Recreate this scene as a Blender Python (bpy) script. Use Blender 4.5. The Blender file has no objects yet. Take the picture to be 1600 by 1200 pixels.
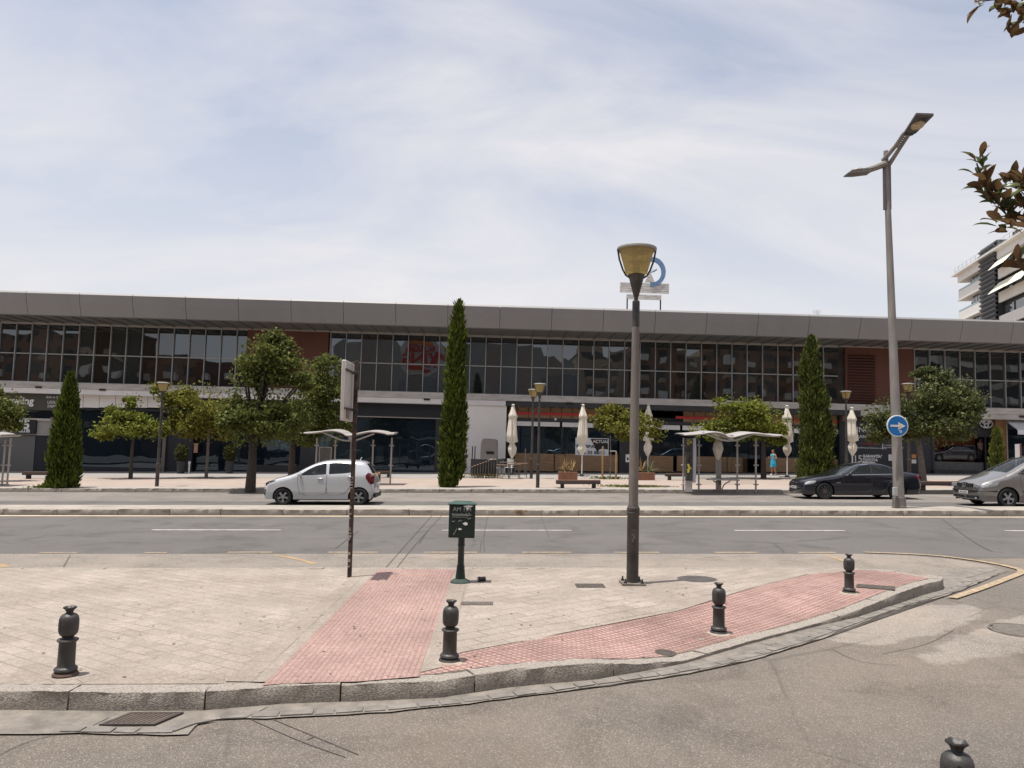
import bpy, bmesh, math, random
import numpy as np
from math import sin, cos, pi, sqrt, atan2, hypot
from mathutils import Vector, Matrix, noise
from mathutils.geometry import delaunay_2d_cdt
R = math.radians
S = bpy.context.scene
C = S.collection
random.seed(7); RNG = np.random.default_rng(7)

# ------------------------------------------------------------------ camera, sky, sun, exposure
F = 1200.0; G = 0.0227; H = 1.9          # focal length in photo pixels, street grade, eye height
CM = Matrix.Rotation(R(-1.15), 3, 'Z') @ Matrix.Rotation(R(94.6), 3, 'X') @ Matrix.Rotation(R(1.5), 3, 'Z')
cam = bpy.data.cameras.new('camera'); co = bpy.data.objects.new('camera', cam); C.objects.link(co)
cam.sensor_width = 36; cam.lens = 36*F/1600; cam.clip_start = .05; cam.clip_end = 4000
co.matrix_world = Matrix.Translation((0, 0, H)) @ CM.to_4x4()
S.camera = co
SUN = Vector((-.209, -.083, .974)).normalized()
sl = bpy.data.lights.new('sun', 'SUN'); sl.energy = 5.0; sl.angle = R(.55); sl.color = (1, .965, .905)
so = bpy.data.objects.new('sun', sl); C.objects.link(so)
so.rotation_euler = SUN.to_track_quat('Z', 'Y').to_euler()
w = bpy.data.worlds.new('World'); S.world = w; w.use_nodes = True
nt = w.node_tree; N = nt.nodes; L = nt.links
bg = N['Background']; bg.inputs[1].default_value = .1
sky = N.new('ShaderNodeTexSky'); sky.sky_type = 'NISHITA'; sky.sun_disc = False
sky.sun_elevation = math.asin(SUN.z); sky.sun_rotation = atan2(SUN.x, SUN.y); sky.dust_density = 2.5
sky.air_density = 1.0
tc = N.new('ShaderNodeTexCoord'); sep = N.new('ShaderNodeSeparateXYZ'); L.new(tc.outputs['Generated'], sep.inputs[0])
def mth(op, a, b=None, clamp=False):
    n = N.new('ShaderNodeMath'); n.operation = op; n.use_clamp = clamp
    for i, q in enumerate((a, b)):
        if q is None: continue
        if isinstance(q, (int, float)): n.inputs[i].default_value = q
        else: L.new(q, n.inputs[i])
    return n.outputs[0]
zz = mth('MAXIMUM', mth('ADD', sep.outputs[2], .22), .05)
cmb = N.new('ShaderNodeCombineXYZ')
L.new(mth('DIVIDE', sep.outputs[0], zz), cmb.inputs[0]); L.new(mth('DIVIDE', sep.outputs[1], zz), cmb.inputs[1])
mp = N.new('ShaderNodeMapping'); L.new(cmb.outputs[0], mp.inputs[0])
mp.inputs['Location'].default_value = (2.9, 1.1, 0); mp.inputs['Rotation'].default_value = (0, 0, R(-48)); mp.inputs['Scale'].default_value = (.75, 1.35, 1)
ns = N.new('ShaderNodeTexNoise'); ns.inputs['Scale'].default_value = 1.3; ns.inputs['Detail'].default_value = 7; ns.inputs['Roughness'].default_value = .56; ns.inputs['Distortion'].default_value = .8
L.new(mp.outputs[0], ns.inputs[0])
rp = N.new('ShaderNodeValToRGB'); rp.color_ramp.elements[0].position = .33; rp.color_ramp.elements[1].position = .68
rp.color_ramp.elements[0].color = (.32, .32, .32, 1); rp.color_ramp.elements[1].color = (1, 1, 1, 1)
bias = mth('MULTIPLY', mth('SUBTRACT', .22, mth('ABSOLUTE', mth('SUBTRACT', sep.outputs[0], -.02))), .30)
L.new(mth('ADD', ns.outputs[0], bias), rp.inputs[0])
hz = mth('SUBTRACT', 1.0, mth('MULTIPLY', sep.outputs[2], 2.3), True)      # cloud sheet closes towards the horizon
fac = mth('SUBTRACT', 1., mth('MULTIPLY', mth('SUBTRACT', 1., rp.outputs[0]), mth('SUBTRACT', 1., mth('MULTIPLY', hz, .9))))
mx = N.new('ShaderNodeMix'); mx.data_type = 'RGBA'; L.new(fac, mx.inputs[0]); 
skm = N.new('ShaderNodeMix'); skm.data_type = 'RGBA'; skm.blend_type = 'MULTIPLY'; skm.inputs[0].default_value = 1
L.new(sky.outputs[0], skm.inputs[6]); skm.inputs[7].default_value = (1.62, 1.56, 1.52, 1)
L.new(skm.outputs[2], mx.inputs[6]); mx.inputs[7].default_value = (7.95, 7.78, 7.95, 1)
L.new(mx.outputs[2], bg.inputs[0])
S.view_settings.view_transform = 'Standard'; S.view_settings.look = 'None'; S.view_settings.exposure = .10; S.view_settings.gamma = 1

# ------------------------------------------------------------------ measuring helpers (photo pixel -> place)
def ray(px, py): return CM @ Vector(((px-800)/F, (600-py)/F, -1))
def gp(px, py, zo=0.):                                # where a pixel's ray meets the street plane z = G x + zo
    d = ray(px, py); t = (zo-H)/(d.z-G*d.x)
    return Vector((d.x*t, d.y*t, H+d.z*t))
def yp(px, py, Y):                                    # where it meets the vertical plane at distance Y
    d = ray(px, py); t = Y/d.y
    return Vector((d.x*t, Y, H+d.z*t))
def gz(x, zo=0.): return G*x+zo
# ------------------------------------------------------------------ mesh builder
class MB:
    def __init__(s): s.v = []; s.f = []; s.m = []; s.T = None
    def pts(s, ps):
        b = len(s.v)
        for p in ps:
            p = Vector(p); s.v.append(s.T @ p if s.T else p)
        return b
    def face(s, idx, mi=0): s.f.append(tuple(idx)); s.m.append(mi)
    def quad(s, a, b, c, d, mi=0):
        k = s.pts((a, b, c, d)); s.face((k, k+1, k+2, k+3), mi)
    def poly(s, ps, mi=0):
        k = s.pts(ps); s.face(range(k, k+len(ps)), mi)
    def box(s, x0, x1, y0, y1, z0, z1, mi=0, sh=0.):
        k = s.pts([(x, y, z) for z in (z0, z1) for x, y in ((x0, y0), (x1, y0), (x1, y1), (x0, y1))])
        for q in ((3, 2, 1, 0), (4, 5, 6, 7), (0, 1, 5, 4), (1, 2, 6, 5), (2, 3, 7, 6), (3, 0, 4, 7)): s.face([k+i for i in q], mi)
        return s
    def tube(s, path, rad, n=8, mi=0, cap=True, sq=1.):
        path = [Vector(p) for p in path]
        if isinstance(rad, (int, float)): rad = [rad]*len(path)
        up = None; rings = []
        for i, p in enumerate(path):
            t = (path[min(i+1, len(path)-1)]-path[max(i-1, 0)]).normalized()
            if up is None: up = Vector((0, 1, 0)) if abs(t.y) < .9 else Vector((1, 0, 0))
            a = t.cross(up).normalized(); up = a.cross(t).normalized()
            rings.append(s.pts([p+(a*cos(2*pi*j/n)+up*sin(2*pi*j/n)*sq)*rad[i] for j in range(n)]))
        for i in range(len(rings)-1):
            for j in range(n):
                s.face((rings[i]+j, rings[i]+(j+1) % n, rings[i+1]+(j+1) % n, rings[i+1]+j), mi)
        if cap:
            s.face([rings[0]+j for j in reversed(range(n))], mi); s.face([rings[-1]+j for j in range(n)], mi)
        return s
    def lathe(s, prof, n=20, mi=0, o=(0, 0, 0), fn=None, cap=True):
        o = Vector(o); rings = []
        for r, z in prof:
            rings.append(s.pts([o+Vector((cos(2*pi*j/n)*(fn(r, z, 2*pi*j/n) if fn else r), sin(2*pi*j/n)*(fn(r, z, 2*pi*j/n) if fn else r), z)) for j in range(n)]))
        for i in range(len(rings)-1):
            for j in range(n):
                s.face((rings[i]+j, rings[i]+(j+1) % n, rings[i+1]+(j+1) % n, rings[i+1]+j), mi)
        if cap:
            s.face([rings[0]+j for j in reversed(range(n))], mi); s.face([rings[-1]+j for j in range(n)], mi)
        return s
    def prism(s, pl, y0, y1, mi=0):                   # outline in x,z pushed along y
        n = len(pl); a = s.pts([(x, y0, z) for x, z in pl]); b = s.pts([(x, y1, z) for x, z in pl])
        s.face([a+i for i in range(n)], mi); s.face([b+i for i in reversed(range(n))], mi)
        for i in range(n): s.face((a+i, b+i, b+(i+1) % n, a+(i+1) % n), mi)
        return s
    def build(s, name, mats, parent=None, smooth=True, bevel=0., ang=35, normals=True):
        me = bpy.data.meshes.new(name); me.from_pydata([tuple(p) for p in s.v], [], s.f)
        if not isinstance(mats, (list, tuple)): mats = [mats]
        for q in mats: me.materials.append(q)
        me.polygons.foreach_set('material_index', s.m)
        if normals:
            bm = bmesh.new(); bm.from_mesh(me); bmesh.ops.recalc_face_normals(bm, faces=bm.faces); bm.to_mesh(me); bm.free()
        if smooth:
            me.polygons.foreach_set('use_smooth', [True]*len(me.polygons)); me.set_sharp_from_angle(angle=R(ang))
        me.update()
        o = bpy.data.objects.new(name, me); C.objects.link(o)
        if parent: o.parent = parent
        if bevel:
            b = o.modifiers.new('bevel', 'BEVEL'); b.width = bevel; b.segments = 2; b.limit_method = 'ANGLE'; b.angle_limit = R(40)
        return o
def thing(name, label, cat, loc=(0, 0, 0), rz=0., group=None, ry=0., rx=0., sc=1.):
    o = bpy.data.objects.new(name, None); C.objects.link(o); o.location = loc; o.rotation_euler = (rx, ry, rz); o.scale = (sc, sc, sc)
    o.empty_display_size = .3
    return tag(o, label, cat, group)
def tag(o, label, cat, group=None):
    o['label'] = label; o['category'] = cat
    if group: o['group'] = group
    return o
def struct(o, kind='structure'): o['kind'] = kind; return o
def kids(o): return [c for c in list(bpy.data.objects) if c.parent == o]
def dup(root, loc=None, rz=None, label=None, group=None, sc=None):
    r = root.copy(); C.objects.link(r)
    if loc is not None: r.location = loc
    if rz is not None: r.rotation_euler = (0, 0, rz)
    if sc is not None: r.scale = sc if hasattr(sc, '__len__') else (sc, sc, sc)
    if label: r['label'] = label
    if group: r['group'] = group
    for ch in kids(root):
        c = ch.copy(); C.objects.link(c); c.parent = r
        for g in kids(ch):
            d = g.copy(); C.objects.link(d); d.parent = c
    return r
def text(body, size, mat, parent, loc, rot=(pi/2, 0, 0), name='lettering', align='CENTER', ext=.004, sx=1., bold=0.):
    cu = bpy.data.curves.new('t', 'FONT'); cu.body = body; cu.size = size; cu.align_x = align; cu.align_y = 'CENTER'; cu.extrude = ext; cu.offset = bold
    cu.resolution_u = 3
    o = bpy.data.objects.new('t', cu); C.objects.link(o)
    me = bpy.data.meshes.new_from_object(o.evaluated_get(bpy.context.evaluated_depsgraph_get()))
    bpy.data.objects.remove(o); bpy.data.curves.remove(cu)
    me.materials.clear(); me.materials.append(mat)
    q = bpy.data.objects.new(name, me); C.objects.link(q); q.location = loc; q.rotation_euler = rot; q.scale = (sx, 1, 1)
    if parent: q.parent = parent
    return q
def inpoly(x, y, pl):
    c = False; n = len(pl)
    for i in range(n):
        x0, y0 = pl[i]; x1, y1 = pl[i-1]
        if (y0 > y) != (y1 > y) and x < (x1-x0)*(y-y0)/(y1-y0)+x0: c = not c
    return c
def tri(outlines, spacing, extra=()):
    """triangulate with every outline as constraint; returns pts, tris"""
    vs = []; es = []
    for pl in outlines:
        b = len(vs); n = len(pl); vs += [Vector(p) for p in pl]; es += [(b+i, b+(i+1) % n) for i in range(n)]
    ext = outlines[0]; xs = [p[0] for p in ext]; ys = [p[1] for p in ext]
    y = min(ys)+spacing/2; k = 0
    while y < max(ys):
        x = min(xs)+spacing*(.5 if k % 2 else .25)
        while x < max(xs):
            if inpoly(x, y, ext): vs.append(Vector((x, y)))
            x += spacing
        y += spacing; k += 1
    vs += [Vector(p) for p in extra]
    V, E, Fc, *_ = delaunay_2d_cdt(vs, es, [], 0, 1e-5)
    out = []
    for f in Fc:
        cx = sum(V[i].x for i in f)/len(f); cy = sum(V[i].y for i in f)/len(f)
        if inpoly(cx, cy, ext): out.append((f, cx, cy))
    return V, out
def smooth_pl(pl, n=2, closed=False):
    for _ in range(n):
        q = [] if closed else [pl[0]]
        m = len(pl)
        for i in range(m if closed else m-1):
            a = pl[i]; b = pl[(i+1) % m]
            q += [tuple(.75*a[k]+.25*b[k] for k in range(len(a))), tuple(.25*a[k]+.75*b[k] for k in range(len(a)))]
        if not closed: q.append(pl[-1])
        pl = q
    return pl

# ------------------------------------------------------------------ materials
def nm(name):
    m = bpy.data.materials.new(name); m.use_nodes = True; return m, m.node_tree, m.node_tree.nodes['Principled BSDF']
def lk(t, a, b): t.links.new(a, b)
def node(t, typ, **k):
    n = t.nodes.new(typ)
    for a, b in k.items():
        if a in n.inputs: n.inputs[a].default_value = b
        else: setattr(n, a, b)
    return n
def sc3(c, k): return (min(c[0]*k, 1), min(c[1]*k, 1), min(c[2]*k, 1), 1)
def mixc(t, fac, a, b, blend='MIX'):
    n = t.nodes.new('ShaderNodeMix'); n.data_type = 'RGBA'; n.blend_type = blend
    for i, q in ((0, fac), (6, a), (7, b)):
        if hasattr(q, 'is_output') or hasattr(q, 'links'): t.links.new(q, n.inputs[i])
        elif i == 0: n.inputs[0].default_value = q
        else: n.inputs[i].default_value = tuple(q)[:3]+(1,)
    return n.outputs[2]
def ramp(t, src, p0, p1, c0=(0, 0, 0, 1), c1=(1, 1, 1, 1)):
    r = t.nodes.new('ShaderNodeValToRGB'); e = r.color_ramp.elements
    e[0].position = p0; e[1].position = p1; e[0].color = c0; e[1].color = c1
    t.links.new(src, r.inputs[0]); return r.outputs[0]
def pm(name, col, rough=.6, metal=0., var=.12, sc=4., bump=0., bsc=30., ior=1.45, col2=None, coat=0., geo=False, strch=None):
    m, t, p = nm(name)
    src = node(t, 'ShaderNodeNewGeometry').outputs['Position'] if geo else node(t, 'ShaderNodeTexCoord').outputs['Object']
    if strch:
        q = node(t, 'ShaderNodeMapping'); q.inputs['Scale'].default_value = strch; lk(t, src, q.inputs[0]); src = q.outputs[0]
    n = node(t, 'ShaderNodeTexNoise', Scale=sc, Detail=5., Roughness=.6); lk(t, src, n.inputs['Vector'])
    f = ramp(t, n.outputs[0], .3, .7)
    lk(t, mixc(t, f, sc3(col, 1-var), col2 or sc3(col, 1+var)), p.inputs['Base Color'])
    p.inputs['Roughness'].default_value = rough; p.inputs['Metallic'].default_value = metal; p.inputs['IOR'].default_value = ior
    p.inputs['Coat Weight'].default_value = coat
    if bump:
        b = node(t, 'ShaderNodeBump', Strength=bump, Distance=.01); n2 = node(t, 'ShaderNodeTexNoise', Scale=bsc, Detail=4.); lk(t, src, n2.inputs['Vector'])
        lk(t, n2.outputs[0], b.inputs['Height']); lk(t, b.outputs[0], p.inputs['Normal'])
    return m
def asphalt(name, col, grain=.35, spk=.5, stain=.18, crack=.6, warm=(1, 1, 1), sc=1., craz=.35, marks=()):
    m, t, p = nm(name); g = node(t, 'ShaderNodeNewGeometry').outputs['Position']
    big = node(t, 'ShaderNodeTexNoise', Scale=.35*sc, Detail=6., Roughness=.62); lk(t, g, big.inputs['Vector'])
    base = mixc(t, ramp(t, big.outputs[0], .34, .66), sc3(col, 1-stain), sc3([a*b for a, b in zip(col, warm)], 1+stain))
    st = node(t, 'ShaderNodeTexNoise', Scale=.9*sc, Detail=8., Roughness=.7, Distortion=.6); lk(t, g, st.inputs['Vector'])
    base = mixc(t, 1., base, ramp(t, st.outputs[0], .36, .50, (.74, .73, .72, 1), (1, 1, 1, 1)), 'MULTIPLY')
    fine = node(t, 'ShaderNodeTexNoise', Scale=150., Detail=3., Roughness=.75); lk(t, g, fine.inputs['Vector'])
    base = mixc(t, 1., base, ramp(t, fine.outputs[0], .3, .7, sc3((1, 1, 1), 1-grain), (1+grain*.6,)*3+(1,)), 'MULTIPLY')
    vo = node(t, 'ShaderNodeTexVoronoi', Scale=135.); lk(t, g, vo.inputs['Vector'])
    cr = node(t, 'ShaderNodeSeparateColor'); lk(t, vo.outputs['Color'], cr.inputs[0])
    base = mixc(t, mixc(t, 1., ramp(t, cr.outputs[0], .84, .9), (spk,)*3, 'MULTIPLY'), base, sc3(col, 2.5))
    for (mx_, my_, rx_, ry_, ro_, mc_, am_) in marks:  # stains and worn paint, each with its own ragged outline
        mp2 = node(t, 'ShaderNodeMapping', vector_type='TEXTURE'); mp2.inputs['Location'].default_value = (mx_, my_, 0); mp2.inputs['Rotation'].default_value = (0, 0, ro_); mp2.inputs['Scale'].default_value = (rx_, ry_, 1e4); lk(t, g, mp2.inputs[0])
        ln_ = node(t, 'ShaderNodeVectorMath', operation='LENGTH'); lk(t, mp2.outputs[0], ln_.inputs[0])
        nz = node(t, 'ShaderNodeTexNoise', Scale=2.2, Detail=8., Roughness=.7); lk(t, g, nz.inputs['Vector'])
        ad_ = node(t, 'ShaderNodeMath', operation='MULTIPLY_ADD'); lk(t, nz.outputs[0], ad_.inputs[0]); ad_.inputs[1].default_value = 1.1; lk(t, ln_.outputs['Value'], ad_.inputs[2]); hf_ = node(t, 'ShaderNodeMath', operation='MULTIPLY'); lk(t, ad_.outputs[0], hf_.inputs[0]); hf_.inputs[1].default_value = .5
        base = mixc(t, mixc(t, 1., ramp(t, hf_.outputs[0], *((.59, .75) if am_ < .5 else (.72, .79)), (1, 1, 1, 1), (0, 0, 0, 1)), (am_,)*3, 'MULTIPLY'), base, mixc(t, 1., base, tuple(mc_), 'MULTIPLY'))
    w1 = node(t, 'ShaderNodeTexNoise', Scale=1.3, Detail=4.); lk(t, g, w1.inputs['Vector'])
    dv = mixc(t, .12, g, w1.outputs['Color'], 'ADD')
    v2 = node(t, 'ShaderNodeTexVoronoi', Scale=craz, feature='DISTANCE_TO_EDGE'); lk(t, dv, v2.inputs['Vector'])
    ms = node(t, 'ShaderNodeTexNoise', Scale=.5, Detail=2.); lk(t, g, ms.inputs['Vector'])
    cf = mixc(t, 1., ramp(t, v2.outputs[0], .0015, .006, (1, 1, 1, 1), (0, 0, 0, 1)), ramp(t, ms.outputs[0], .5, .58), 'MULTIPLY')
    base = mixc(t, mixc(t, 1., cf, (crack,)*3, 'MULTIPLY'), base, sc3(col, .3))
    lk(t, base, p.inputs['Base Color']); p.inputs['Roughness'].default_value = .88
    b = node(t, 'ShaderNodeBump', Strength=.9, Distance=.008); lk(t, fine.outputs[0], b.inputs['Height']); lk(t, b.outputs[0], p.inputs['Normal'])
    return m
def tiles(name, col, bw, bh, rot, mortar=.006, mcol=None, var=.14, off=.5, bump=.5, stain=.15, col2=None, rough=.8, stud=None):
    m, t, p = nm(name); g = node(t, 'ShaderNodeNewGeometry').outputs['Position']
    mpn = node(t, 'ShaderNodeMapping'); mpn.inputs['Rotation'].default_value = (0, 0, rot); lk(t, g, mpn.inputs[0])
    br = node(t, 'ShaderNodeTexBrick'); lk(t, mpn.outputs[0], br.inputs[0]); br.offset = off
    br.inputs['Scale'].default_value = 1; br.inputs['Brick Width'].default_value = bw; br.inputs['Row Height'].default_value = bh
    br.inputs['Mortar Size'].default_value = mortar; br.inputs['Mortar Smooth'].default_value = .3; br.inputs['Bias'].default_value = 0
    br.inputs['Color1'].default_value = sc3(col, 1-var); br.inputs['Color2'].default_value = sc3(col2 or col, 1+var)
    br.inputs['Mortar'].default_value = tuple(mcol or [c*.45 for c in col])+(1,)
    big = node(t, 'ShaderNodeTexNoise', Scale=.8, Detail=7., Roughness=.65); lk(t, g, big.inputs['Vector'])
    jn = node(t, 'ShaderNodeTexNoise', Scale=1.7, Detail=4.); lk(t, g, jn.inputs['Vector'])
    if not stud: br0 = mixc(t, mixc(t, 1., br.outputs['Fac'], ramp(t, jn.outputs[0], .42, .62, (1, 1, 1, 1), (.6, .6, .6, 1)), 'MULTIPLY'), br.outputs[0], sc3(col, .92))
    else: br0 = br.outputs[0]
    g3 = node(t, 'ShaderNodeTexNoise', Scale=3.3, Detail=5., Roughness=.7); lk(t, g, g3.inputs['Vector'])
    br0 = mixc(t, 1., br0, ramp(t, g3.outputs[0], .35, .65, (.91, .90, .885, 1), (1.05, 1.05, 1.05, 1)), 'MULTIPLY')
    base = mixc(t, 1., br0, ramp(t, big.outputs[0], .32, .68, (1-stain, 1-stain*1.1, 1-stain*1.2, 1), (1+stain*.7,)*3+(1,)), 'MULTIPLY')
    g4 = node(t, 'ShaderNodeTexNoise', Scale=22., Detail=4., Roughness=.7); lk(t, g, g4.inputs['Vector'])
    base = mixc(t, 1., base, ramp(t, g4.outputs[0], .3, .7, (.87, .86, .85, 1), (1.09, 1.09, 1.09, 1)), 'MULTIPLY')
    fine = node(t, 'ShaderNodeTexNoise', Scale=60., Detail=3.); lk(t, g, fine.inputs['Vector'])
    base = mixc(t, 1., base, ramp(t, fine.outputs[0], .3, .7, (.78, .77, .76, 1), (1.14, 1.14, 1.14, 1)), 'MULTIPLY')
    spn = node(t, 'ShaderNodeTexNoise', Scale=14., Detail=3.); lk(t, g, spn.inputs['Vector'])
    base = mixc(t, ramp(t, spn.outputs[0], .66, .72, (0, 0, 0, 1), (.7, .7, .7, 1)), base, sc3(col, .38))
    hsrc = br.outputs['Fac']; inv = node(t, 'ShaderNodeMath', operation='SUBTRACT'); inv.inputs[0].default_value = 1; lk(t, hsrc, inv.inputs[1]); hh = inv.outputs[0]
    if stud:
        vo = node(t, 'ShaderNodeTexVoronoi', Scale=1/stud, voronoi_dimensions='2D'); vo.inputs['Randomness'].default_value = 0.; lk(t, mpn.outputs[0], vo.inputs['Vector'])
        dd = ramp(t, vo.outputs['Distance'], .28, .42, (1, 1, 1, 1), (0, 0, 0, 1))
        base = mixc(t, 1., base, mixc(t, dd, (.66, .62, .62), (1.12, 1.1, 1.1)), 'MULTIPLY'); hh = dd
    lk(t, base, p.inputs['Base Color']); p.inputs['Roughness'].default_value = rough
    b = node(t, 'ShaderNodeBump', Strength=bump, Distance=.006); lk(t, hh, b.inputs['Height']); lk(t, b.outputs[0], p.inputs['Normal'])
    return m
def leafm(name, dark, light, alt=None, altp=.85, rough=.75, under=None, trans=.3):
    m, t, p = nm(name); gn = node(t, 'ShaderNodeNewGeometry')
    tcn = node(t, 'ShaderNodeTexCoord'); n = node(t, 'ShaderNodeTexNoise', Scale=1.3, Detail=3.); lk(t, tcn.outputs['Object'], n.inputs['Vector'])
    base = mixc(t, gn.outputs['Random Per Island'], sc3(dark, 1), sc3(light, 1))
    base = mixc(t, 1., base, ramp(t, n.outputs[0], .35, .65, (.95, .93, .85, 1), (1.5, 1.4, 1.25, 1)), 'MULTIPLY')
    if alt:
        mm = node(t, 'ShaderNodeMath', operation='MULTIPLY'); lk(t, gn.outputs['Random Per Island'], mm.inputs[0]); mm.inputs[1].default_value = 7.31
        fr = node(t, 'ShaderNodeMath', operation='FRACT'); lk(t, mm.outputs[0], fr.inputs[0])
        n3 = node(t, 'ShaderNodeTexNoise', Scale=.9, Detail=2.); lk(t, tcn.outputs['Object'], n3.inputs['Vector'])
        ad = node(t, 'ShaderNodeMath', operation='ADD'); lk(t, fr.outputs[0], ad.inputs[0]); lk(t, n3.outputs[0], ad.inputs[1])
        base = mixc(t, ramp(t, ad.outputs[0], altp+.45, altp+.6), base, sc3(alt, 1))
    if under: base = mixc(t, gn.outputs['Backfacing'], base, under)
    lk(t, base, p.inputs['Base Color']); p.inputs['Roughness'].default_value = rough; p.inputs['IOR'].default_value = 1.3
    tr = node(t, 'ShaderNodeBsdfTranslucent'); lk(t, base, tr.inputs[0]); ms = node(t, 'ShaderNodeMixShader'); ms.inputs[0].default_value = trans
    lk(t, p.outputs[0], ms.inputs[1]); lk(t, tr.outputs[0], ms.inputs[2]); lk(t, ms.outputs[0], t.nodes['Material Output'].inputs[0])
    return m
def glassm(name, col=(.012, .016, .02), ior=2.1, wob=.02, wsc=.55, rough=.01, tint=None):
    m, t, p = nm(name); g = node(t, 'ShaderNodeNewGeometry').outputs['Position']
    p.inputs['Base Color'].default_value = tuple(col)+(1,); p.inputs['Roughness'].default_value = rough; p.inputs['IOR'].default_value = ior
    if tint: p.inputs['Specular Tint'].default_value = tuple(tint)+(1,)
    if wob:
        n = node(t, 'ShaderNodeTexNoise', Scale=wsc, Detail=1.5); lk(t, g, n.inputs['Vector'])
        b = node(t, 'ShaderNodeBump', Strength=1., Distance=wob); lk(t, n.outputs[0], b.inputs['Height']); lk(t, b.outputs[0], p.inputs['Normal'])
    return m
# ------------------------------------------------------------------ ground, roads, kerbs
def _mk(p0, p1, ry, col, am):
    a_, b_ = gp(*p0), gp(*p1); d_ = b_-a_; return ((a_.x+b_.x)/2, (a_.y+b_.y)/2, hypot(d_.x, d_.y)/2, ry, atan2(d_.y, d_.x), col, am)
MARKS = (_mk((1300, 1006), (1520, 946), .42, (1.55, 1.6, 1.66), .95), _mk((1455, 1034), (1760, 940), .40, (1.55, 1.6, 1.66), .95), _mk((1010, 1112), (1110, 1122), .35, (.62, .60, .58), .45), _mk((1080, 1100), (1130, 1085), .3, (.7, .68, .66), .4), _mk((560, 1165), (900, 1190), .4, (.8, .78, .76), .4), _mk((1330, 1085), (1480, 1075), .3, (.78, .76, .74), .4), _mk((1150, 1180), (1350, 1150), .5, (.86, .84, .82), .4))
m_asph = asphalt('worn pale asphalt', (.176, .153, .131), grain=.62, stain=.14, warm=(1.1, 1.02, .94), spk=.42, crack=.45, marks=MARKS)
m_road = asphalt('grey road asphalt', (.118, .108, .100), grain=.2, spk=.15, stain=.1, crack=.5, craz=.16)
m_road2 = asphalt('dusty grey asphalt', (.19, .168, .148), grain=.25, spk=.25, stain=.14, crack=.4)
m_agg = asphalt('coarse concrete aggregate', (.235, .205, .175), grain=.5, spk=.5, stain=.22, warm=(1.05, 1, .95))
m_gut = pm('cast concrete gutter', (.20, .175, .15), .9, var=.32, sc=7, bump=1., bsc=55, geo=True)
m_gran = pm('split granite kerb', (.29, .255, .22), .9, var=.45, sc=60, bump=1., bsc=90, geo=True)
m_pav = tiles('beige paving tiles', (.325, .280, .238), .3, .15, R(34), mortar=.0075, var=.08, stain=.17, mcol=(.09, .073, .06))
_a = gp(535, 1060, .14); _b = gp(651, 890, .14); RA = atan2(_b.y-_a.y, _b.x-_a.x)
m_red = tiles('ribbed red paving', (.35, .228, .20), .2, .045, -RA, mortar=.005, mcol=(.24, .155, .135), var=.06, bump=1., stain=.2)
_a = gp(720, 1021, .14); _b = gp(1170, 921, .14); SA = atan2(_b.y-_a.y, _b.x-_a.x)
m_stud = tiles('studded red paving', (.365, .24, .21), .3, .3, -SA, mortar=.007, mcol=(.25, .14, .12), var=.07, stain=.28, stud=.06)
m_band = tiles('beige border paving', (.30, .256, .217), .4, .2, -RA, mortar=.007, mcol=(.09, .073, .06), var=.05, stain=.16)
m_pav2 = tiles('beige paving tiles laid with the kerb', (.328, .282, .24), .4, .2, -SA+R(3), mortar=.010, var=.09, stain=.17, mcol=(.09, .073, .06))
m_pave_far = pm('far pavement slabs', (.34, .272, .228), .85, var=.1, sc=.7, geo=True)
m_pave_grey = pm('far pavement border', (.32, .285, .255), .85, var=.14, sc=1.5, geo=True)
m_white = pm('worn white road paint', (.42, .395, .365), .8, var=.3, sc=6, geo=True)
m_yel = pm('worn yellow road paint', (.33, .25, .165), .85, var=.38, sc=12, geo=True)
m_yel2 = pm('sun bleached yellow line paint', (.60, .47, .32), .8, var=.12, sc=2, geo=True)
m_iron = pm('rusty cast iron', (.075, .06, .052), .7, .3, var=.3, sc=14, bump=.5)
m_cut = pm('tar seam', (.075, .066, .06), .9, var=.2, geo=True)
m_dark = pm('painted void black', (.01, .01, .01), .9, var=0)
def sheet(name, pl, zo, mat, holes=()):
    mb = MB(); mb.poly([(x, y, gz(x, zo)) for x, y in pl]); o = mb.build(name, mat, smooth=False)
    if o.data.polygons[0].normal.z < 0: o.data.flip_normals()
    return struct(o)
sheet('ground', [(-900, -500), (900, -500), (900, 1500), (-900, 1500)], -.02, pm('dry ground', (.24, .2, .16), .9, var=.2, sc=.3, geo=True))
YL = gp(800, 863).y; YM0 = gp(800, 806, 0).y; YM1 = YM0+1.75; YK = gp(800, 770.5).y; YB = gp(800, 738.5, .15).y; print('YB', YB)
def px2(pts, zo=0.): return [tuple(gp(a, b, zo))[:2] for a, b in pts]
sheet('side_road', [(-60, -14), (60, -14), (60, YL-.6), (-60, YL-.6)], 0., m_asph)
sheet('main_road', [(-90, YL-.7), (110, YL-.7), (110, YM0+.1), (-90, YM0+.1)], .004, m_road)
sheet('far_road', [(-90, YM1-.1), (110, YM1-.1), (110, YK+.1), (-90, YK+.1)], .0, m_road2)
sheet('bus_lane', [(-90, YM1), (110, YM1), (110, YM1+(YK-YM1)*.42), (-90, YM1+(YK-YM1)*.42)], .004, m_road)
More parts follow.
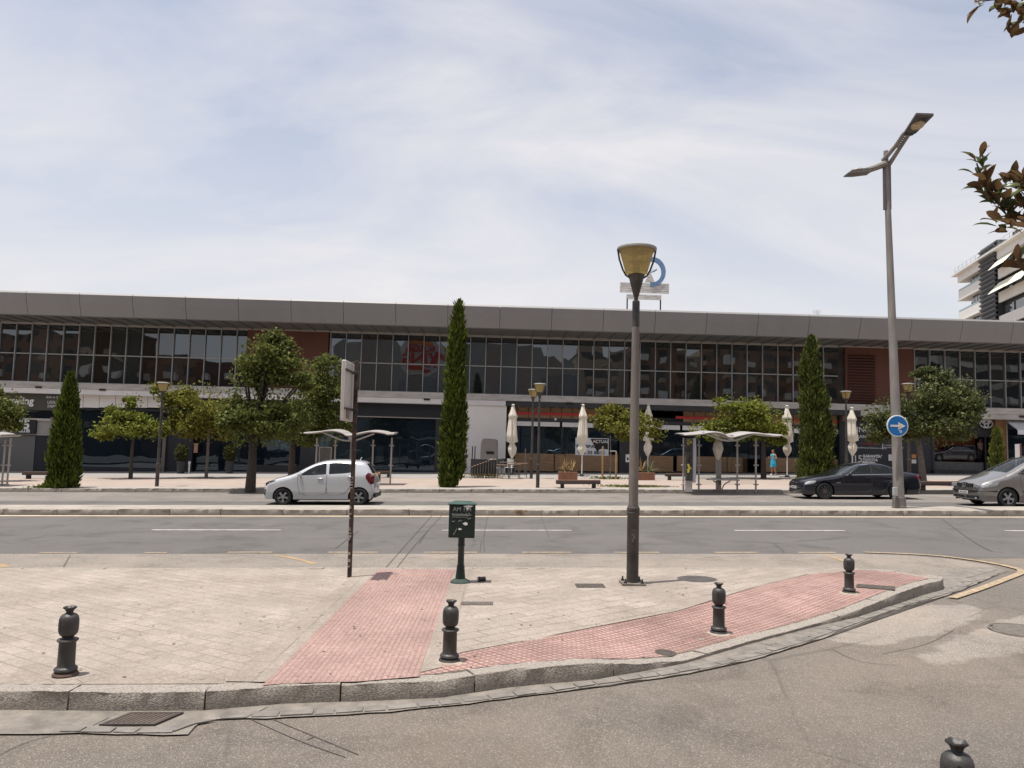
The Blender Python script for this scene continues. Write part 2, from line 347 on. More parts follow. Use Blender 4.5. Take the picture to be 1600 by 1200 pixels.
# parking strip of aggregate between the island and the carriageway, and the gutter along the kerb
strip = px2([(-500, 866), (1250, 866), (1340, 866), (1410, 868), (1480, 873), (1540, 883), (1574, 893), (1530, 912), (1472, 930), (1440, 915), (1440, 903), (1340, 897), (-500, 896)])
sheet('parking_strip', strip, .007, m_agg)
KO = [(-330, 1083), (-100, 1081), (0, 1080), (200, 1082), (320, 1081), (445, 1071), (560, 1068), (685, 1063), (800, 1047), (925, 1037), (1000, 1037), (1070, 1032), (1165, 1004), (1225, 988), (1280, 973), (1340, 953), (1400, 928), (1440, 914), (1472, 906), (1474, 901), (1451, 898)]
KB = [(1400, 893), (1340, 890), (1280, 889), (800, 889), (-330, 889)]
kerbdrop = [(-9, 0)]
HI = .14
def dropf(px):                                      # dropped kerb, by position along the edge
    if px < 925: return 0.
    if px < 1050: return (px-925)/125*.105
    if px < 1270: return .105
    if px < 1410: return .105*(1-(px-1270)/140)
    return 0.
KP = [gp(a, b, HI-dropf(a)) for a, b in KO]
KD = [dropf(a) for a, b in KO]
def kq(x, y):                                       # nearest point on kerb line
    best = (1e9, 0)
    for i in range(len(KP)-1):
        a = KP[i]; b = KP[i+1]; dx = b.x-a.x; dy = b.y-a.y; t = max(0, min(1, ((x-a.x)*dx+(y-a.y)*dy)/(dx*dx+dy*dy+1e-9)))
        d = hypot(x-a.x-dx*t, y-a.y-dy*t)
        if d < best[0]: best = (d, KD[i]*(1-t)+KD[i+1]*t)
    return best
def ih(x, y):                                       # height of the island surface above the road plane
    d, k = kq(x, y); f = max(0, 1-max(0, d-.15)/1.5); return HI-k*f*f*(3-2*f)
def igp(px, py):
    z = HI
    for _ in range(4): p = gp(px, py, z); z = ih(p.x, p.y)
    return p
kerbline = [(p.x, p.y) for p in KP]; back = [tuple(gp(a, b, HI))[:2] for a, b in KB]
def offs(pl, d):                                    # push a polyline sideways
    out = []
    for i, p in enumerate(pl):
        a = pl[max(0, i-1)]; b = pl[min(len(pl)-1, i+1)]; n = Vector((-(b[1]-a[1]), b[0]-a[0])).normalized()
        out.append((p[0]+n.x*d, p[1]+n.y*d))
    return out
inner = offs(kerbline, .15)
def region(name, pl, zo, mat, sp=.35, kind=True):
    V, fs = tri([pl], sp); mb = MB(); mb.pts([(v.x, v.y, gz(v.x, ih(v.x, v.y)+zo)) for v in V])
    for f, *_ in fs: mb.face(f)
    o = mb.build(name, mat, smooth=False)
    if o.data.polygons[0].normal.z < 0: o.data.flip_normals()
    return struct(o) if kind else o
region('island_pavement', inner+back, 0., m_pav)
topline = [(640, 1056), (655, 1049), (720, 1021), (800, 1006), (930, 981), (1060, 956), (1170, 921), (1262, 898), (1340, 891)]
tl = [tuple(igp(a, b))[:2] for a, b in topline]
i0 = min(range(len(inner)), key=lambda i: hypot(inner[i][0]-tl[0][0], inner[i][1]-tl[0][1]))
strip1 = [tuple(igp(a, b))[:2] for a, b in ((590, 889.5), (712, 889.5), (655, 1058), (560, 1066), (445, 1069), (410, 1072))]
inn = offs(kerbline, .16)
rt = [q for q in inn if q[0] > tl[0][0]+.05]
region('red_crossing_path', strip1, .006, m_red)
region('red_studded_path', tl+[tuple(igp(1395, 894))[:2]]+[(q[0], q[1]) for q in reversed(rt[:-2])], .004, m_stud, .3)
beige2 = [tuple(igp(a, b))[:2] for a, b in ((714, 889.5), (1258, 889.5))]+[(x, y+.02) for x, y in reversed(tl[2:-1])]+[tuple(igp(661, 1046))[:2]]
region('beige_terrace', beige2, .005, m_pav2)
for q_ in ([(352, 1066), (416, 1067), (592, 889.5), (563, 889.5)], [(656, 1052), (690, 1044), (739, 889.5), (711, 889.5)]): region('border_paving', [tuple(igp(a, b))[:2] for a, b in q_], .0075 if q_[0][0] < 400 else .0085, m_band, .3)
m_band2 = tiles('kerbside border paving', (.30, .256, .217), .28, .14, R(-48), mortar=.006, mcol=(.09, .073, .06), var=.05, stain=.16)
region('border_paving', [tuple(igp(a, b))[:2] for a, b in ((-320, 1055), (352, 1053), (349, 1069), (-320, 1071))], .0045, m_band2, .35)
# kerb stones
def stones(name, line, drops, width, depth, mat, step, gap=.012, jit=.004, rgh=.004):
    P = [Vector((p[0], p[1])) for p in line]; cum = [0]
    for i in range(1, len(P)): cum.append(cum[-1]+(P[i]-P[i-1]).length)
    def at(s):
        s = max(0, min(cum[-1]-1e-6, s)); i = max(k for k in range(len(cum)-1) if cum[k] <= s); t = (s-cum[i])/(cum[i+1]-cum[i]+1e-9)
        return P[i].lerp(P[i+1], t), (P[i+1]-P[i]).normalized(), drops[i]*(1-t)+drops[i+1]*t
    mb = MB(); s = 0; rr = random.Random(3)
    while s < cum[-1]-.05:
        ln = step*rr.uniform(.85, 1.15); e = min(s+ln, cum[-1]); k = max(2, int((e-s)/.08)); rings = []; j = rr.uniform(-jit, jit)
        for a in range(k+1):
            p, d, dr = at(s+gap/2+(e-s-gap)*a/k); n = Vector((-d.y, d.x)); zt = -dr+j; q = []
            for (u, z) in ((0, -depth), (-.003, -depth*.5), (0, zt-.006), (.002, zt-.001), (.008, zt), (width*.5, zt), (width, zt), (width, -depth)):
                pp = p+n*(u+rr.uniform(-rgh, rgh)); q.append((pp.x, pp.y, gz(pp.x, HI+min(z, zt)+(rr.uniform(-rgh, rgh) if z > -depth else 0))))
            rings.append(mb.pts(q))
        m = 8
        for a in range(k):
            for b in range(m): mb.face((rings[a]+b, rings[a]+(b+1) % m, rings[a+1]+(b+1) % m, rings[a+1]+b))
        mb.face([rings[0]+b for b in range(m)]); mb.face([rings[-1]+b for b in range(m)])
        s = e
    return struct(mb.build(name, mat, ang=50))
stones('island_kerb', kerbline, KD, .155, .2, m_gran, 1.1)
bl = [(a, b+.0) for a, b in back]; stones('island_back_kerb', list(bl), [0]*len(bl), -.12, .2, m_gran, 1.0)
GO = [(-330, 1152), (90, 1148), (180, 1151), (292, 1150), (316, 1128), (480, 1122), (640, 1112), (762, 1098), (840, 1088), (950, 1072), (1075, 1054), (1180, 1031), (1280, 1000), (1340, 977), (1400, 954), (1480, 931), (1530, 911), (1566, 894), (1540, 888), (1470, 896)]
gut = [p for p in px2(GO)]
gin = [(q[0], q[1]) for q in offs(kerbline, .08)]
m_void = pm('open joint', (.085, .072, .062), .95, var=.3)
def fringe(pl, a, seed):
    rr = random.Random(seed); out = []
    for i in range(len(pl)-1):
        p = Vector(pl[i]); q = Vector(pl[i+1]); n = max(1, int((q-p).length/(.12 if a < .03 else .07))); d = (q-p).normalized(); nn = Vector((-d.y, d.x))
        for k in range(n): out.append(tuple(p.lerp(q, k/n)+nn*rr.uniform(-a, a)))
    out.append(tuple(pl[-1])); return out
gf = fringe(gut, .018, 4)
sheet('gutter', gf+list(reversed(gin)), .012, m_gut)
jl = gf[int(len(gf)*.33):int(len(gf)*.93)]
jo = [(p[0], p[1]) for p in jl]; rr = random.Random(8); ji = offs(jl, -.004)
jn = [(b[0]+rr.uniform(-.008, .008), b[1]+rr.uniform(-.008, .008)) for b in ji]
sheet('gutter_joint', jo+list(reversed(jn)), .008, m_void)
mb = MB(); rr = random.Random(31); L0 = int(len(gf)*.10); i = L0
gi2 = offs(gf, .0)
def wk(pl):
    P_ = [Vector(p_) for p_ in pl]; out = [0]
    for a_, b_ in zip(P_, P_[1:]): out.append(out[-1]+(b_-a_).length)
    return P_, out
P_, cu = wk([q_ for q_ in smooth_pl(px2(GO[1:17]), 1)]); s_ = 0.
def atl(s_):
    k_ = max(k for k in range(len(cu)-1) if cu[k] <= min(s_, cu[-1]-1e-4)); f_ = (s_-cu[k_])/(cu[k_+1]-cu[k_]); return P_[k_].lerp(P_[k_+1], f_), (P_[k_+1]-P_[k_]).normalized()
while s_ < cu[-1]-.3:
    ln = rr.uniform(.14, .26); a_, d_ = atl(s_+.008); b_, _ = atl(s_+ln-.008); n_ = Vector((-d_.y, d_.x)); w_ = rr.uniform(.085, .10); o_ = rr.uniform(.016, .026); z_ = .016+rr.uniform(0, .006)
    c4 = [a_+n_*o_, b_+n_*o_, b_+n_*(o_+w_), a_+n_*(o_+w_)]; c4 = [c_+Vector((rr.uniform(-.007, .007), rr.uniform(-.007, .007))) for c_ in c4]
    mb.poly([(c_.x, c_.y, gz(c_.x, z_)) for c_ in c4]); k_ = mb.pts([(c_.x, c_.y, gz(c_.x, .009)) for c_ in c4])
    for e_ in range(4): mb.face((k_-4+e_, k_-4+(e_+1) % 4, k_+(e_+1) % 4, k_+e_))
    s_ += ln
struct(mb.build('gutter_setts', pm('grey gutter setts', (.195, .175, .155), .9, var=.3, sc=6, bump=.9, bsc=60, geo=True), smooth=False))
rr = random.Random(12)
for i in range(int(len(gf)*.05), int(len(gf)*.93), 9):
    a_ = Vector(gf[i]); k_ = min(range(len(gin)-1), key=lambda j: (Vector(gin[j])-a_).length); c0_ = Vector(gin[k_]); dd = (Vector(gin[k_+1])-c0_); tt = max(0, min(1, (a_-c0_).dot(dd)/(dd.length_squared+1e-9))); c_ = c0_+dd*tt
    n_ = (c_-a_).normalized(); s_ = Vector((-n_.y, n_.x))*.004; m_ = a_.lerp(c_, .55)+s_*rr.uniform(-3, 3); q_ = MB()
    q_.poly([(p_.x, p_.y, gz(p_.x, .0145)) for p_ in (a_-s_, a_+s_, m_+s_, m_-s_)]); o = q_.build('gutter_joint', m_cut, smooth=False); struct(o)
    if o.data.polygons[0].normal.z < 0: o.data.flip_normals()
# median
ym = [(-90, YM0), (110, YM0)]
def longstones(name, y, x0, x1, width, mat, zt=HI, step=1.5):
    n = int((x1-x0)/1.0); stones(name, [(x0+(x1-x0)*i/n, y) for i in range(n+1)], [HI-zt]*(n+1), width, .2, mat, step, gap=.02, rgh=.006, jit=.01)
longstones('median_kerb', YM0, -45, 55, .2, m_gran, .155)
sheet('median', [(-90, YM0+.18), (110, YM0+.18), (110, YM1), (-90, YM1)], .14, pm('weathered median concrete', (.31, .275, .23), .9, var=.2, sc=1.5, geo=True))
longstones('far_kerb', YK, -50, 60, .2, m_gran, .15, 1.4)
yg = YK+1.6
sheet('far_pavement_border', [(-90, YK+.18), (110, YK+.18), (110, yg), (-90, yg)], .145, m_pave_grey)
ymid = gp(800, 747.5, .14).y
sheet('far_pavement', [(-90, yg), (110, yg), (110, ymid), (-90, ymid)], .145, m_pave_far)
sheet('shop_terrace', [(-90, ymid), (110, ymid), (110, YB+2), (-90, YB+2)], .15, pm('terrace paving', (.29, .27, .252), .85, var=.1, sc=.8, geo=True))
# road paint
def paint(segs, y, t, mat, name, x_from_px=True, zo=.009):
    for i, (a, b) in enumerate(segs):
        x0 = gp(a, y).x; x1 = gp(b, y).x; yy = gp((a+b)/2 if x_from_px else 800, y).y
        mb = MB(); mb.poly([(x0, yy-t/2, gz(x0, zo)), (x1, yy-t/2, gz(x1, zo)), (x1, yy+t/2, gz(x1, zo)), (x0, yy+t/2, gz(x0, zo))]); struct(mb.build(name, mat, smooth=False))
paint([(-230, -20), (235, 438), (690, 893), (1147, 1318), (1566, 1760)], 829, .13, m_white, 'lane_marking', False)
paint([(355, 425), (512, 590), (662, 745), (816, 893), (960, 1030), (1116, 1185), (1247, 1305)], 863.6, .10, m_yel, 'yellow_dash', False)
paint([(60, 120), (225, 260)], 864.2, .08, m_yel, 'yellow_dash', False)
YY = YM0-.25
mb = MB(); mb.poly([(x, y, gz(x, .009)) for x, y in ((-60, YY-.10), (70, YY-.10), (70, YY+.1), (-60, YY+.1))]); struct(mb.build('median_edge_line', m_yel2, smooth=False))
def ribbon(name, pts, wd, mat, zo):
    pl = px2(pts); pl = smooth_pl(pl, 2); a = offs(pl, wd/2); b = offs(pl, -wd/2)
    mb = MB(); k = mb.pts([(x, y, gz(x, zo)) for x, y in a+b]); n = len(pl)
    for i in range(n-1): mb.face((k+i, k+i+1, k+n+i+1, k+n+i))
    o = mb.build(name, mat, smooth=False)
    if o.data.polygons[0].normal.z < 0: o.data.flip_normals()
    return struct(o)
ribbon('yellow_curve_line', [(1350, 864), (1420, 866.5), (1480, 870.5), (1540, 879), (1580, 887), (1603, 894), (1570, 907), (1530, 922), (1488, 936)], .11, m_yel, .017)
ribbon('old_yellow_line', [(430, 868), (470, 875), (490, 882)], .1, pm('faded yellow paint', (.33, .23, .13), .9, var=.2, sc=8, geo=True), .011)
ribbon('old_yellow_line', [(-40, 878), (0, 883), (10, 887)], .12, bpy.data.materials['faded yellow paint'], .011)
ribbon('old_yellow_line', [(1293, 869), (1315, 876), (1330, 882)], .08, bpy.data.materials['faded yellow paint'], .011)
# worn white crossing bars, saw cuts and patches in the side road
def patch(name, pts, mat, zo, a=.02, seed=1):
    pl = px2(pts); pl = fringe(pl+[pl[0]], a, seed)[:-1]; return sheet(name, pl, zo, mat)
for q in ([(386, 1122), (470, 1160), (540, 1184)], [(420, 1122), (500, 1155), (560, 1180)], [(480, 1157), (490, 1152)]): ribbon('asphalt_seam', q, .008, m_cut, .0045)
for q in ([(1300, 1015), (1340, 1035), (1400, 1040)], [(0, 1180), (40, 1160), (85, 1149)], [(1380, 1022), (1450, 1008), (1490, 985)]): ribbon('asphalt_crack', q, .006, m_cut, .0045)
for q in ([(675, 806), (640, 845), (603, 888)], [(668, 830), (655, 850)], [(762, 808), (755, 840), (757, 862)], [(752, 845), (750, 862)], [(845, 808), (858, 840)], [(690, 806), (650, 850), (620, 888)], [(560, 830), (524, 858)], [(110, 868), (99, 887)], [(1470, 810), (1540, 862), (1570, 864)]): ribbon('asphalt_crack', q, .015, m_cut, .0115)
m_gum = pm('old chewing gum spots', (.13, .11, .095), .9, var=.1)
mb = MB(); rr = random.Random(77)
for i in range(260):
    x_, y_ = rr.uniform(-6, 6), rr.uniform(5.2, 10.3)
    if not inpoly(x_, y_, inner+back): continue
    r_ = rr.uniform(.006, .017); a_ = rr.uniform(0, 6); z_ = ih(x_, y_)+.011; mb.poly([(x_+r_*cos(a_+k*pi/3)*rr.uniform(.7, 1.2), y_+r_*sin(a_+k*pi/3)*rr.uniform(.7, 1.2), gz(x_, z_)) for k in range(6)])
o = mb.build('gum_spots', m_gum, smooth=False); struct(o, 'stuff')
# drain grate, plates and covers
def plate(px, py, w, d, name, label, cat, mat, rz=0., ribs=0, zf=None, h=.012):
    p = igp(px, py) if zf is None else gp(px, py, zf)
    mb = MB(); mb.box(-w/2, w/2, -d/2, d/2, -.02, h)
    for i in range(ribs): x = -w/2+.03+(w-.06)*i/(ribs-1); mb.box(x-.004, x+.004, -d/2+.02, d/2-.02, h, h+.004)
    o = mb.build(name, mat, smooth=False, bevel=.002); o.location = p; o.rotation_euler = (0, -math.atan(G), rz); return tag(o, label, cat)
m_plate = pm('weathered steel cover', (.085, .07, .06), .75, .3, var=.2, sc=9, bump=.5)
plate(922, 916, .36, .26, 'utility_cover', 'dark square iron cover in the beige paving left of the tall lamp post', 'cover', m_plate, ribs=7)
plate(745, 944, .36, .17, 'utility_grate', 'narrow brownish cover behind the middle pomegranate bollard', 'cover', pm('rusty grate', (.13, .105, .09), .8, .2, var=.2, sc=20, bump=.7, bsc=80), ribs=12)
plate(1368, 918, .44, .27, 'utility_cover', 'dark slanted cover set in the red studded paving at the island tip', 'cover', m_plate, R(-28), ribs=5)
mb = MB(); mb.lathe([(.001, .012), (.1, .012), (.115, .008), (.12, -.02)], 24, cap=False); mb.lathe([(.07, .013), (.075, .017), (.08, .013)], 24, cap=False)
o = mb.build('round_cover', m_plate); o.location = igp(1037, 1021); tag(o, 'small round iron cover in the studded red paving near the kerb', 'cover')
t = thing('storm_drain', 'slotted rusty storm drain grate in the gutter under the left bollard', 'drain', gp(222, 1125, .013)); t.rotation_euler = (0, -math.atan(G), 0)
a0 = gp(176, 1134); a1 = gp(248, 1134); b0 = gp(205, 1118); sk = (b0.x+.10-a0.x)/(b0.y-a0.y)*.62; wq = (a1.x-a0.x)/2; dq = (b0.y-a0.y)*.5
fr = MB(); br = MB(); vd = MB()
def skp(x, y): return (x+sk*y, y)
def skb(mb, x0, x1, y0, y1, z0, z1):
    ps = [skp(x0, y0), skp(x1, y0), skp(x1, y1), skp(x0, y1)]; k = mb.pts([(x, y, z0) for x, y in ps]+[(x, y, z1) for x, y in ps])
    for q in ((3, 2, 1, 0), (4, 5, 6, 7), (0, 1, 5, 4), (1, 2, 6, 5), (2, 3, 7, 6), (3, 0, 4, 7)): mb.face([k+i for i in q])
for q in ((-wq-.03, wq+.03, -dq-.02, -dq), (-wq-.03, wq+.03, dq, dq+.02), (-wq-.03, -wq, -dq, dq), (wq, wq+.03, -dq, dq)): skb(fr, *q, 0, .014)
for i in range(9): x = -wq+(2*wq)*(i+.5)/9; skb(br, x-.013, x+.013, -dq, dq, .001, .012)
skb(vd, -wq, wq, -dq, dq, -.0, .001)  # flat black sheet, the pit's darkness put into its colour
fr.build('frame', m_iron, t, smooth=False); br.build('grate_bars', pm('polished iron bars', (.11, .085, .07), .6, .3, var=.2, sc=10), t, smooth=False); vd.build('pit_shade', m_dark, t, smooth=False)
mb = MB(); mb.lathe([(.001, .007), (.26, .007), (.27, .004), (.275, -.01)], 28, cap=False); mb.lathe([(.29, .0), (.30, .009), (.315, .0)], 28, cap=False)
o = mb.build('manhole_cover', pm('dusty manhole iron', (.14, .122, .106), .9, .1, var=.3, sc=16, bump=.8)); o.location = gp(1598, 985, .008); tag(o, 'round sunken manhole cover in the side road at the right edge', 'manhole cover')
# ------------------------------------------------------------------ the long two-storey commercial building
def zl(py, Y, px=800): return yp(px, py, Y).z
def xl(px, py=575, Y=YB): return yp(px, py, Y).x
YG = YB                                             # glazing plane
ZT = zl(477, YB-3.9); ZF = zl(513.5, YB-3.5); ZG1 = zl(527.5, YG); ZTR = zl(573.5, YG); ZG0 = zl(617.5, YG); ZS0 = zl(634.5, YG-.9); ZSM = zl(626.5, YG-.9)
m_fas = pm('grey fascia panels', (.225, .218, .217), .55, .1, var=.06, sc=.5, strch=(1, 1, .3))
m_sof = pm('dark grey soffit', (.13, .125, .12), .6, var=.1, sc=.6)
m_alu = pm('aluminium window frame', (.33, .33, .33), .5, .3, var=.05)
m_trim = pm('beige metal trim', (.30, .27, .245), .6, var=.1)
m_gl = glassm('tinted curtain glass', (.010, .013, .015), 2.12, .012, .36, tint=(.86, .94, 1.))
m_gl2 = glassm('dark shop glass', (.008, .012, .018), 1.75, .014, .4, tint=(.62, .82, 1.))
m_terra = pm('terracotta cladding', (.115, .043, .030), .75, var=.08, sc=.7)
m_louv = pm('dark red louvre', (.085, .034, .025), .6, var=.1)
m_conc = pm('stained concrete band', (.40, .38, .36), .85, var=.2, sc=1.5, strch=(1, 1, 4))
m_beam = pm('white painted beam', (.62, .60, .59), .7, var=.08, sc=.8)
m_whw = pm('off white render wall', (.66, .63, .60), .85, var=.05, sc=.5)
m_navy = pm('navy shopfront panel', (.010, .012, .019), .6, var=.15, sc=1)
m_blk = pm('black panel', (.007, .007, .009), .55, var=.1)
m_wood = pm('light timber cladding', (.24, .145, .078), .6, var=.25, sc=2.5, strch=(1, 1, 9))
m_dgr = pm('dark grey wall', (.035, .034, .037), .75, var=.12, sc=1)
m_shut = pm('grey shutter', (.12, .118, .112), .7, var=.1, sc=1, strch=(1, 1, 20))
m_redl = pm('red stripe', (.45, .03, .03), .5, var=.05)
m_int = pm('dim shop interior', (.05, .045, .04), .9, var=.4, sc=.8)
XL, XR = -56., 64.
bd = thing('commercial_building', 'long low two storey commercial building with grey fascia and dark glazed upper floor', 'building', (0, YB, 0))
def P(mb, name, mat, parent=bd, **k):               # build in world coordinates, then hang under the thing
    o = mb.build(name, mat, None, **k); o.parent = parent; o.matrix_parent_inverse = Matrix.Translation(-Vector(parent.location)); return o
# fascia, one cladding panel after another with open joints, leaning outwards at the top
mb = MB(); pw = (xl(862.2, 490, YB-3.7)-xl(781.2, 490, YB-3.7)); x = xl(781.2, 490, YB-3.7)-24*pw
while x < XR:
    a, b = x+.012, x+pw-.012
    sec = [(YB-3.5, ZF), (YB-3.78, ZF+.75), (YB-3.9, ZT-.12), (YB-3.8, ZT), (YB-3.1, ZT+.02), (YB-3.1, ZF)]
    k = mb.pts([(a, y, z) for y, z in sec]); q = mb.pts([(b, y, z) for y, z in sec])
    for i in range(6): mb.face((k+i, k+(i+1) % 6, q+(i+1) % 6, q+i))
    mb.face([k+i for i in range(6)]); mb.face([q+i for i in range(6)]); x += pw
P(mb, 'fascia', m_fas, smooth=False)
mb = MB(); mb.box(XL, XR, YB-3.38, YB+14, ZT-.6, ZT-.1); mb.box(XL, XR, YB-3.45, YB-3.4, ZF+.05, ZT-.1, 0); P(mb, 'roof', m_sof)
mb = MB(); BAY = (xl(782.6)-xl(758.4)); X0 = xl(734.2)
mb.box(XL, XR, YB-3.4, YG+.1, ZF+.04, ZF+.10); n = int((XR-XL)/BAY)
for i in range(-50, 60):
    x = X0+i*BAY
    if XL < x < XR: mb.box(x-.03, x+.03, YB-3.3, YG, ZF-.02, ZF+.04)
P(mb, 'soffit', m_sof)
mb = MB(); mb.box(XL, XR, YG-.14, YG+.1, ZG1, ZG1+.24); mb.box(XL, XR, YG-.02, YG+.1, ZG1+.24, ZF+.05, 1); P(mb, 'header_trim', [m_trim, m_sof], bevel=.01)
mb = MB(); mb.box(XL, XR, YG-.9, YG+.3, ZSM, ZG0-.02); P(mb, 'floor_band', m_conc, bevel=.02)
for a_, b_, m_ in ((XL, xl(790, 630), m_beam), (xl(790, 630), xl(1335, 630), m_dgr), (xl(1335, 630), XR, m_conc)):
    mb = MB(); mb.box(a_+.004, b_-.004, YG-.86, YG+.3, ZS0, ZSM-.003); P(mb, 'floor_beam', m_, bevel=.01)
# curtain wall: every bay a window with its own frame
wm = MB(); e = .012
wm.quad((e, 0, ZG0), (BAY-e, 0, ZG0), (BAY-e, 0, ZTR), (e, 0, ZTR)); wm.quad((e, .0, ZTR), (BAY-e, .0, ZTR), (BAY-e, .0, ZG1), (e, .0, ZG1))
wo = wm.build('window', m_gl, bd, smooth=False); fm = MB()
fm.box(-.024, .024, -.12, .02, ZG0, ZG1); fm.box(.035, BAY-.035, -.07, .02, ZTR-.03, ZTR+.03); fm.box(.035, BAY-.035, -.05, .02, ZG0, ZG0+.05); fm.box(.035, BAY-.035, -.05, .02, ZG1-.04, ZG1)
fo = fm.build('frame', m_alu, wo, smooth=False)
xa, xb, xc, xd = xl(384), xl(512), xl(1320), xl(1430)
mgA = glassm('tinted curtain glass with pale room', (.026, .027, .026), 2.12, .014, .42, tint=(.86, .94, 1.)); mgB = glassm('tinted curtain glass with brown room', (.022, .015, .011), 2.0, .010, .3, tint=(.86, .94, 1.))
dA = wo.data.copy(); dA.materials[0] = mgA; dB = wo.data.copy(); dB.materials[0] = mgB
i0 = int((XL-X0)/BAY)+1; first = True
for i in range(i0, 60):
    x = X0+i*BAY
    if x+BAY > XR: break
    if (x+BAY*.5 > xa and x+BAY*.5 < xb) or (x+BAY*.5 > xc and x+BAY*.5 < xd): continue
    if first: o = wo; first = False
    else:
        o = wo.copy(); C.objects.link(o); f = fo.copy(); C.objects.link(f); f.parent = o
    if o is not wo and random.random() < .45: o.data = random.choice((dA, dB))
    o.location = (x, 0, 0); o.rotation_euler = (R(random.uniform(-.12, .12)), 0, R(random.uniform(-.25, .25)))
# back wall behind the glass, terracotta panels and louvre
for a, b in ((xa, xb), (xc, xd)):
    mb = MB(); k = int(round((b-a)/1.6)); ww = (b-a)/k
    for i in range(k): mb.box(a+i*ww+.006, a+(i+1)*ww-.006, YG-.06, YG+.06, ZG0, ZG1)
    P(mb, 'terracotta_panel', m_terra, smooth=False)
lx1 = xl(1366); mb = MB(); nl = 17
for i in range(nl):
    z = ZG0+.1+(ZG1-ZG0-.55)*i/nl; q = [(xc+.15, YG-.10, z+.12), (lx1, YG-.10, z+.12), (lx1, YG-.22, z), (xc+.15, YG-.22, z)]
    mb.quad(*q); mb.quad(*[(a, b, c+.02) for a, b, c in q]); mb.quad((xc+.15, YG-.22, z), (lx1, YG-.22, z), (lx1, YG-.22, z+.03), (xc+.15, YG-.22, z+.03))
P(mb, 'louvre', m_louv, smooth=False)
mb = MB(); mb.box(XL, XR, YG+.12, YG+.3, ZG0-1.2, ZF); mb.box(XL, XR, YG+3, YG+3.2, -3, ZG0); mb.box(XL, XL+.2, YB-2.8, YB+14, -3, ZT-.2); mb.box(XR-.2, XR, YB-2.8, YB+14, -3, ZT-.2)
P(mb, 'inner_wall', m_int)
# ground floor, measured off the photograph bay by bay
YS = YG+.0
def gx(px, py=690): return yp(px, py, YS).x
def seg(name, mat, px0, px1, pa, pb, y0=0., y1=.25, py=None, **k):
    """upright panel between pixel columns px0..px1 and pixel heights pa (top)..pb (bottom, None = ground)"""
    xm = (px0+px1)/2; zt = yp(xm, pa, YS).z; zb = gz(gx(xm), -.3) if pb is None else yp(xm, pb, YS).z
    mb = MB(); mb.box(gx(px0), gx(px1), YS+y0, YS+y1, zb, zt); return P(mb, name, mat, smooth=False, **k)
def shopwin(px0, px1, pa, pb, cols, mat=None, fr=m_alu, y=.1):
    xm = (px0+px1)/2; zt = yp(xm, pa, YS).z; zb = yp(xm, pb, YS).z; a, b = gx(px0), gx(px1)
    for i in range(cols):
        x0 = a+(b-a)*i/cols; x1 = a+(b-a)*(i+1)/cols
        mb = MB(); mb.quad((x0, YS+y, zb), (x1, YS+y, zb), (x1, YS+y, zt), (x0, YS+y, zt)); o = P(mb, 'shop_window', mat or m_gl2, smooth=False)
        o.rotation_euler = (0, 0, 0)
        f = MB(); f.box(x0-.03, x0+.03, YS+y-.06, YS+y+.02, zb, zt); f.box(x0+.03, x1-.03, YS+y-.05, YS+y+.02, zt-.05, zt)
        q = f.build('frame', fr, None, smooth=False); q.parent = o; q.matrix_parent_inverse = o.matrix_parent_inverse.copy()
m_bro = pm('bronze window frame', (.14, .12, .11), .5, .4, var=.1)
# -- left: bowling / padel club front
seg('sign_board', pm('olive grey sign board', (.05, .046, .037), .6, var=.05), -60, 101, 612, 640, -.35, .2)
shopwin(-60, 92, 640.5, 652.5, 9)
seg('lintel', m_conc, -60, 83, 652.5, 656, -.15, .2); seg('upper_wall', pm('warm grey wall', (.27, .25, .24), .8, var=.06), -60, 82, 656, 679, -.05, .2)
seg('shutter', m_shut, -60, 54, 679.5, 741, .05, .2); seg('dark_door', m_navy, 55, 79, 680, None, .08, .2); seg('pilaster', pm('grey pilaster', (.2, .185, .18), .8), 79, 85, 652, None, -.2, .2)
# -- white panels over dark shopfronts
for i in range(6): seg('white_panel', m_whw, 104+i*25.2, 128.4+i*25.2, 612.5, 637, -.25, .2)
seg('lintel', m_blk, 85, 252, 637, 641, -.1, .2); shopwin(85, 262, 641, 730, 8, y=.15); seg('plinth', m_navy, 85, 262, 730, None, -.02, .2)
seg('pilaster', m_bro, 256, 261, 656, None, -.2, .1); seg('dark_wall', m_navy, 262, 302, 640, None, -.05, .2); seg('lintel', m_blk, 250, 385, 612, 648, -.1, .2)
shopwin(302, 392, 652, 738, 4, y=.35, fr=m_bro); seg('plinth', m_blk, 302, 392, 738, None, .2, .4)
seg('dark_wall', m_dgr, 392, 400, 612, None, -.05, .2); seg('lintel', m_navy, 385, 697, 620, 650, -.1, .2); shopwin(400, 470, 652, 727, 3, y=.15); seg('plinth', m_dgr, 400, 470, 727, None, 0, .2)
seg('dark_wall', m_dgr, 470, 495, 650, None, -.05, .2); shopwin(495, 680, 652, 733, 7, y=.15); seg('plinth', m_navy, 495, 680, 733, None, 0, .2)
seg('metal_rail', m_trim, 395, 692, 649.5, 651, -.14, -.1); seg('dark_wall', m_dgr, 680, 697, 651, None, -.08, .2)
# -- white rendered wall
seg('white_wall', m_whw, 697, 790, 634, None, -.75, .1)
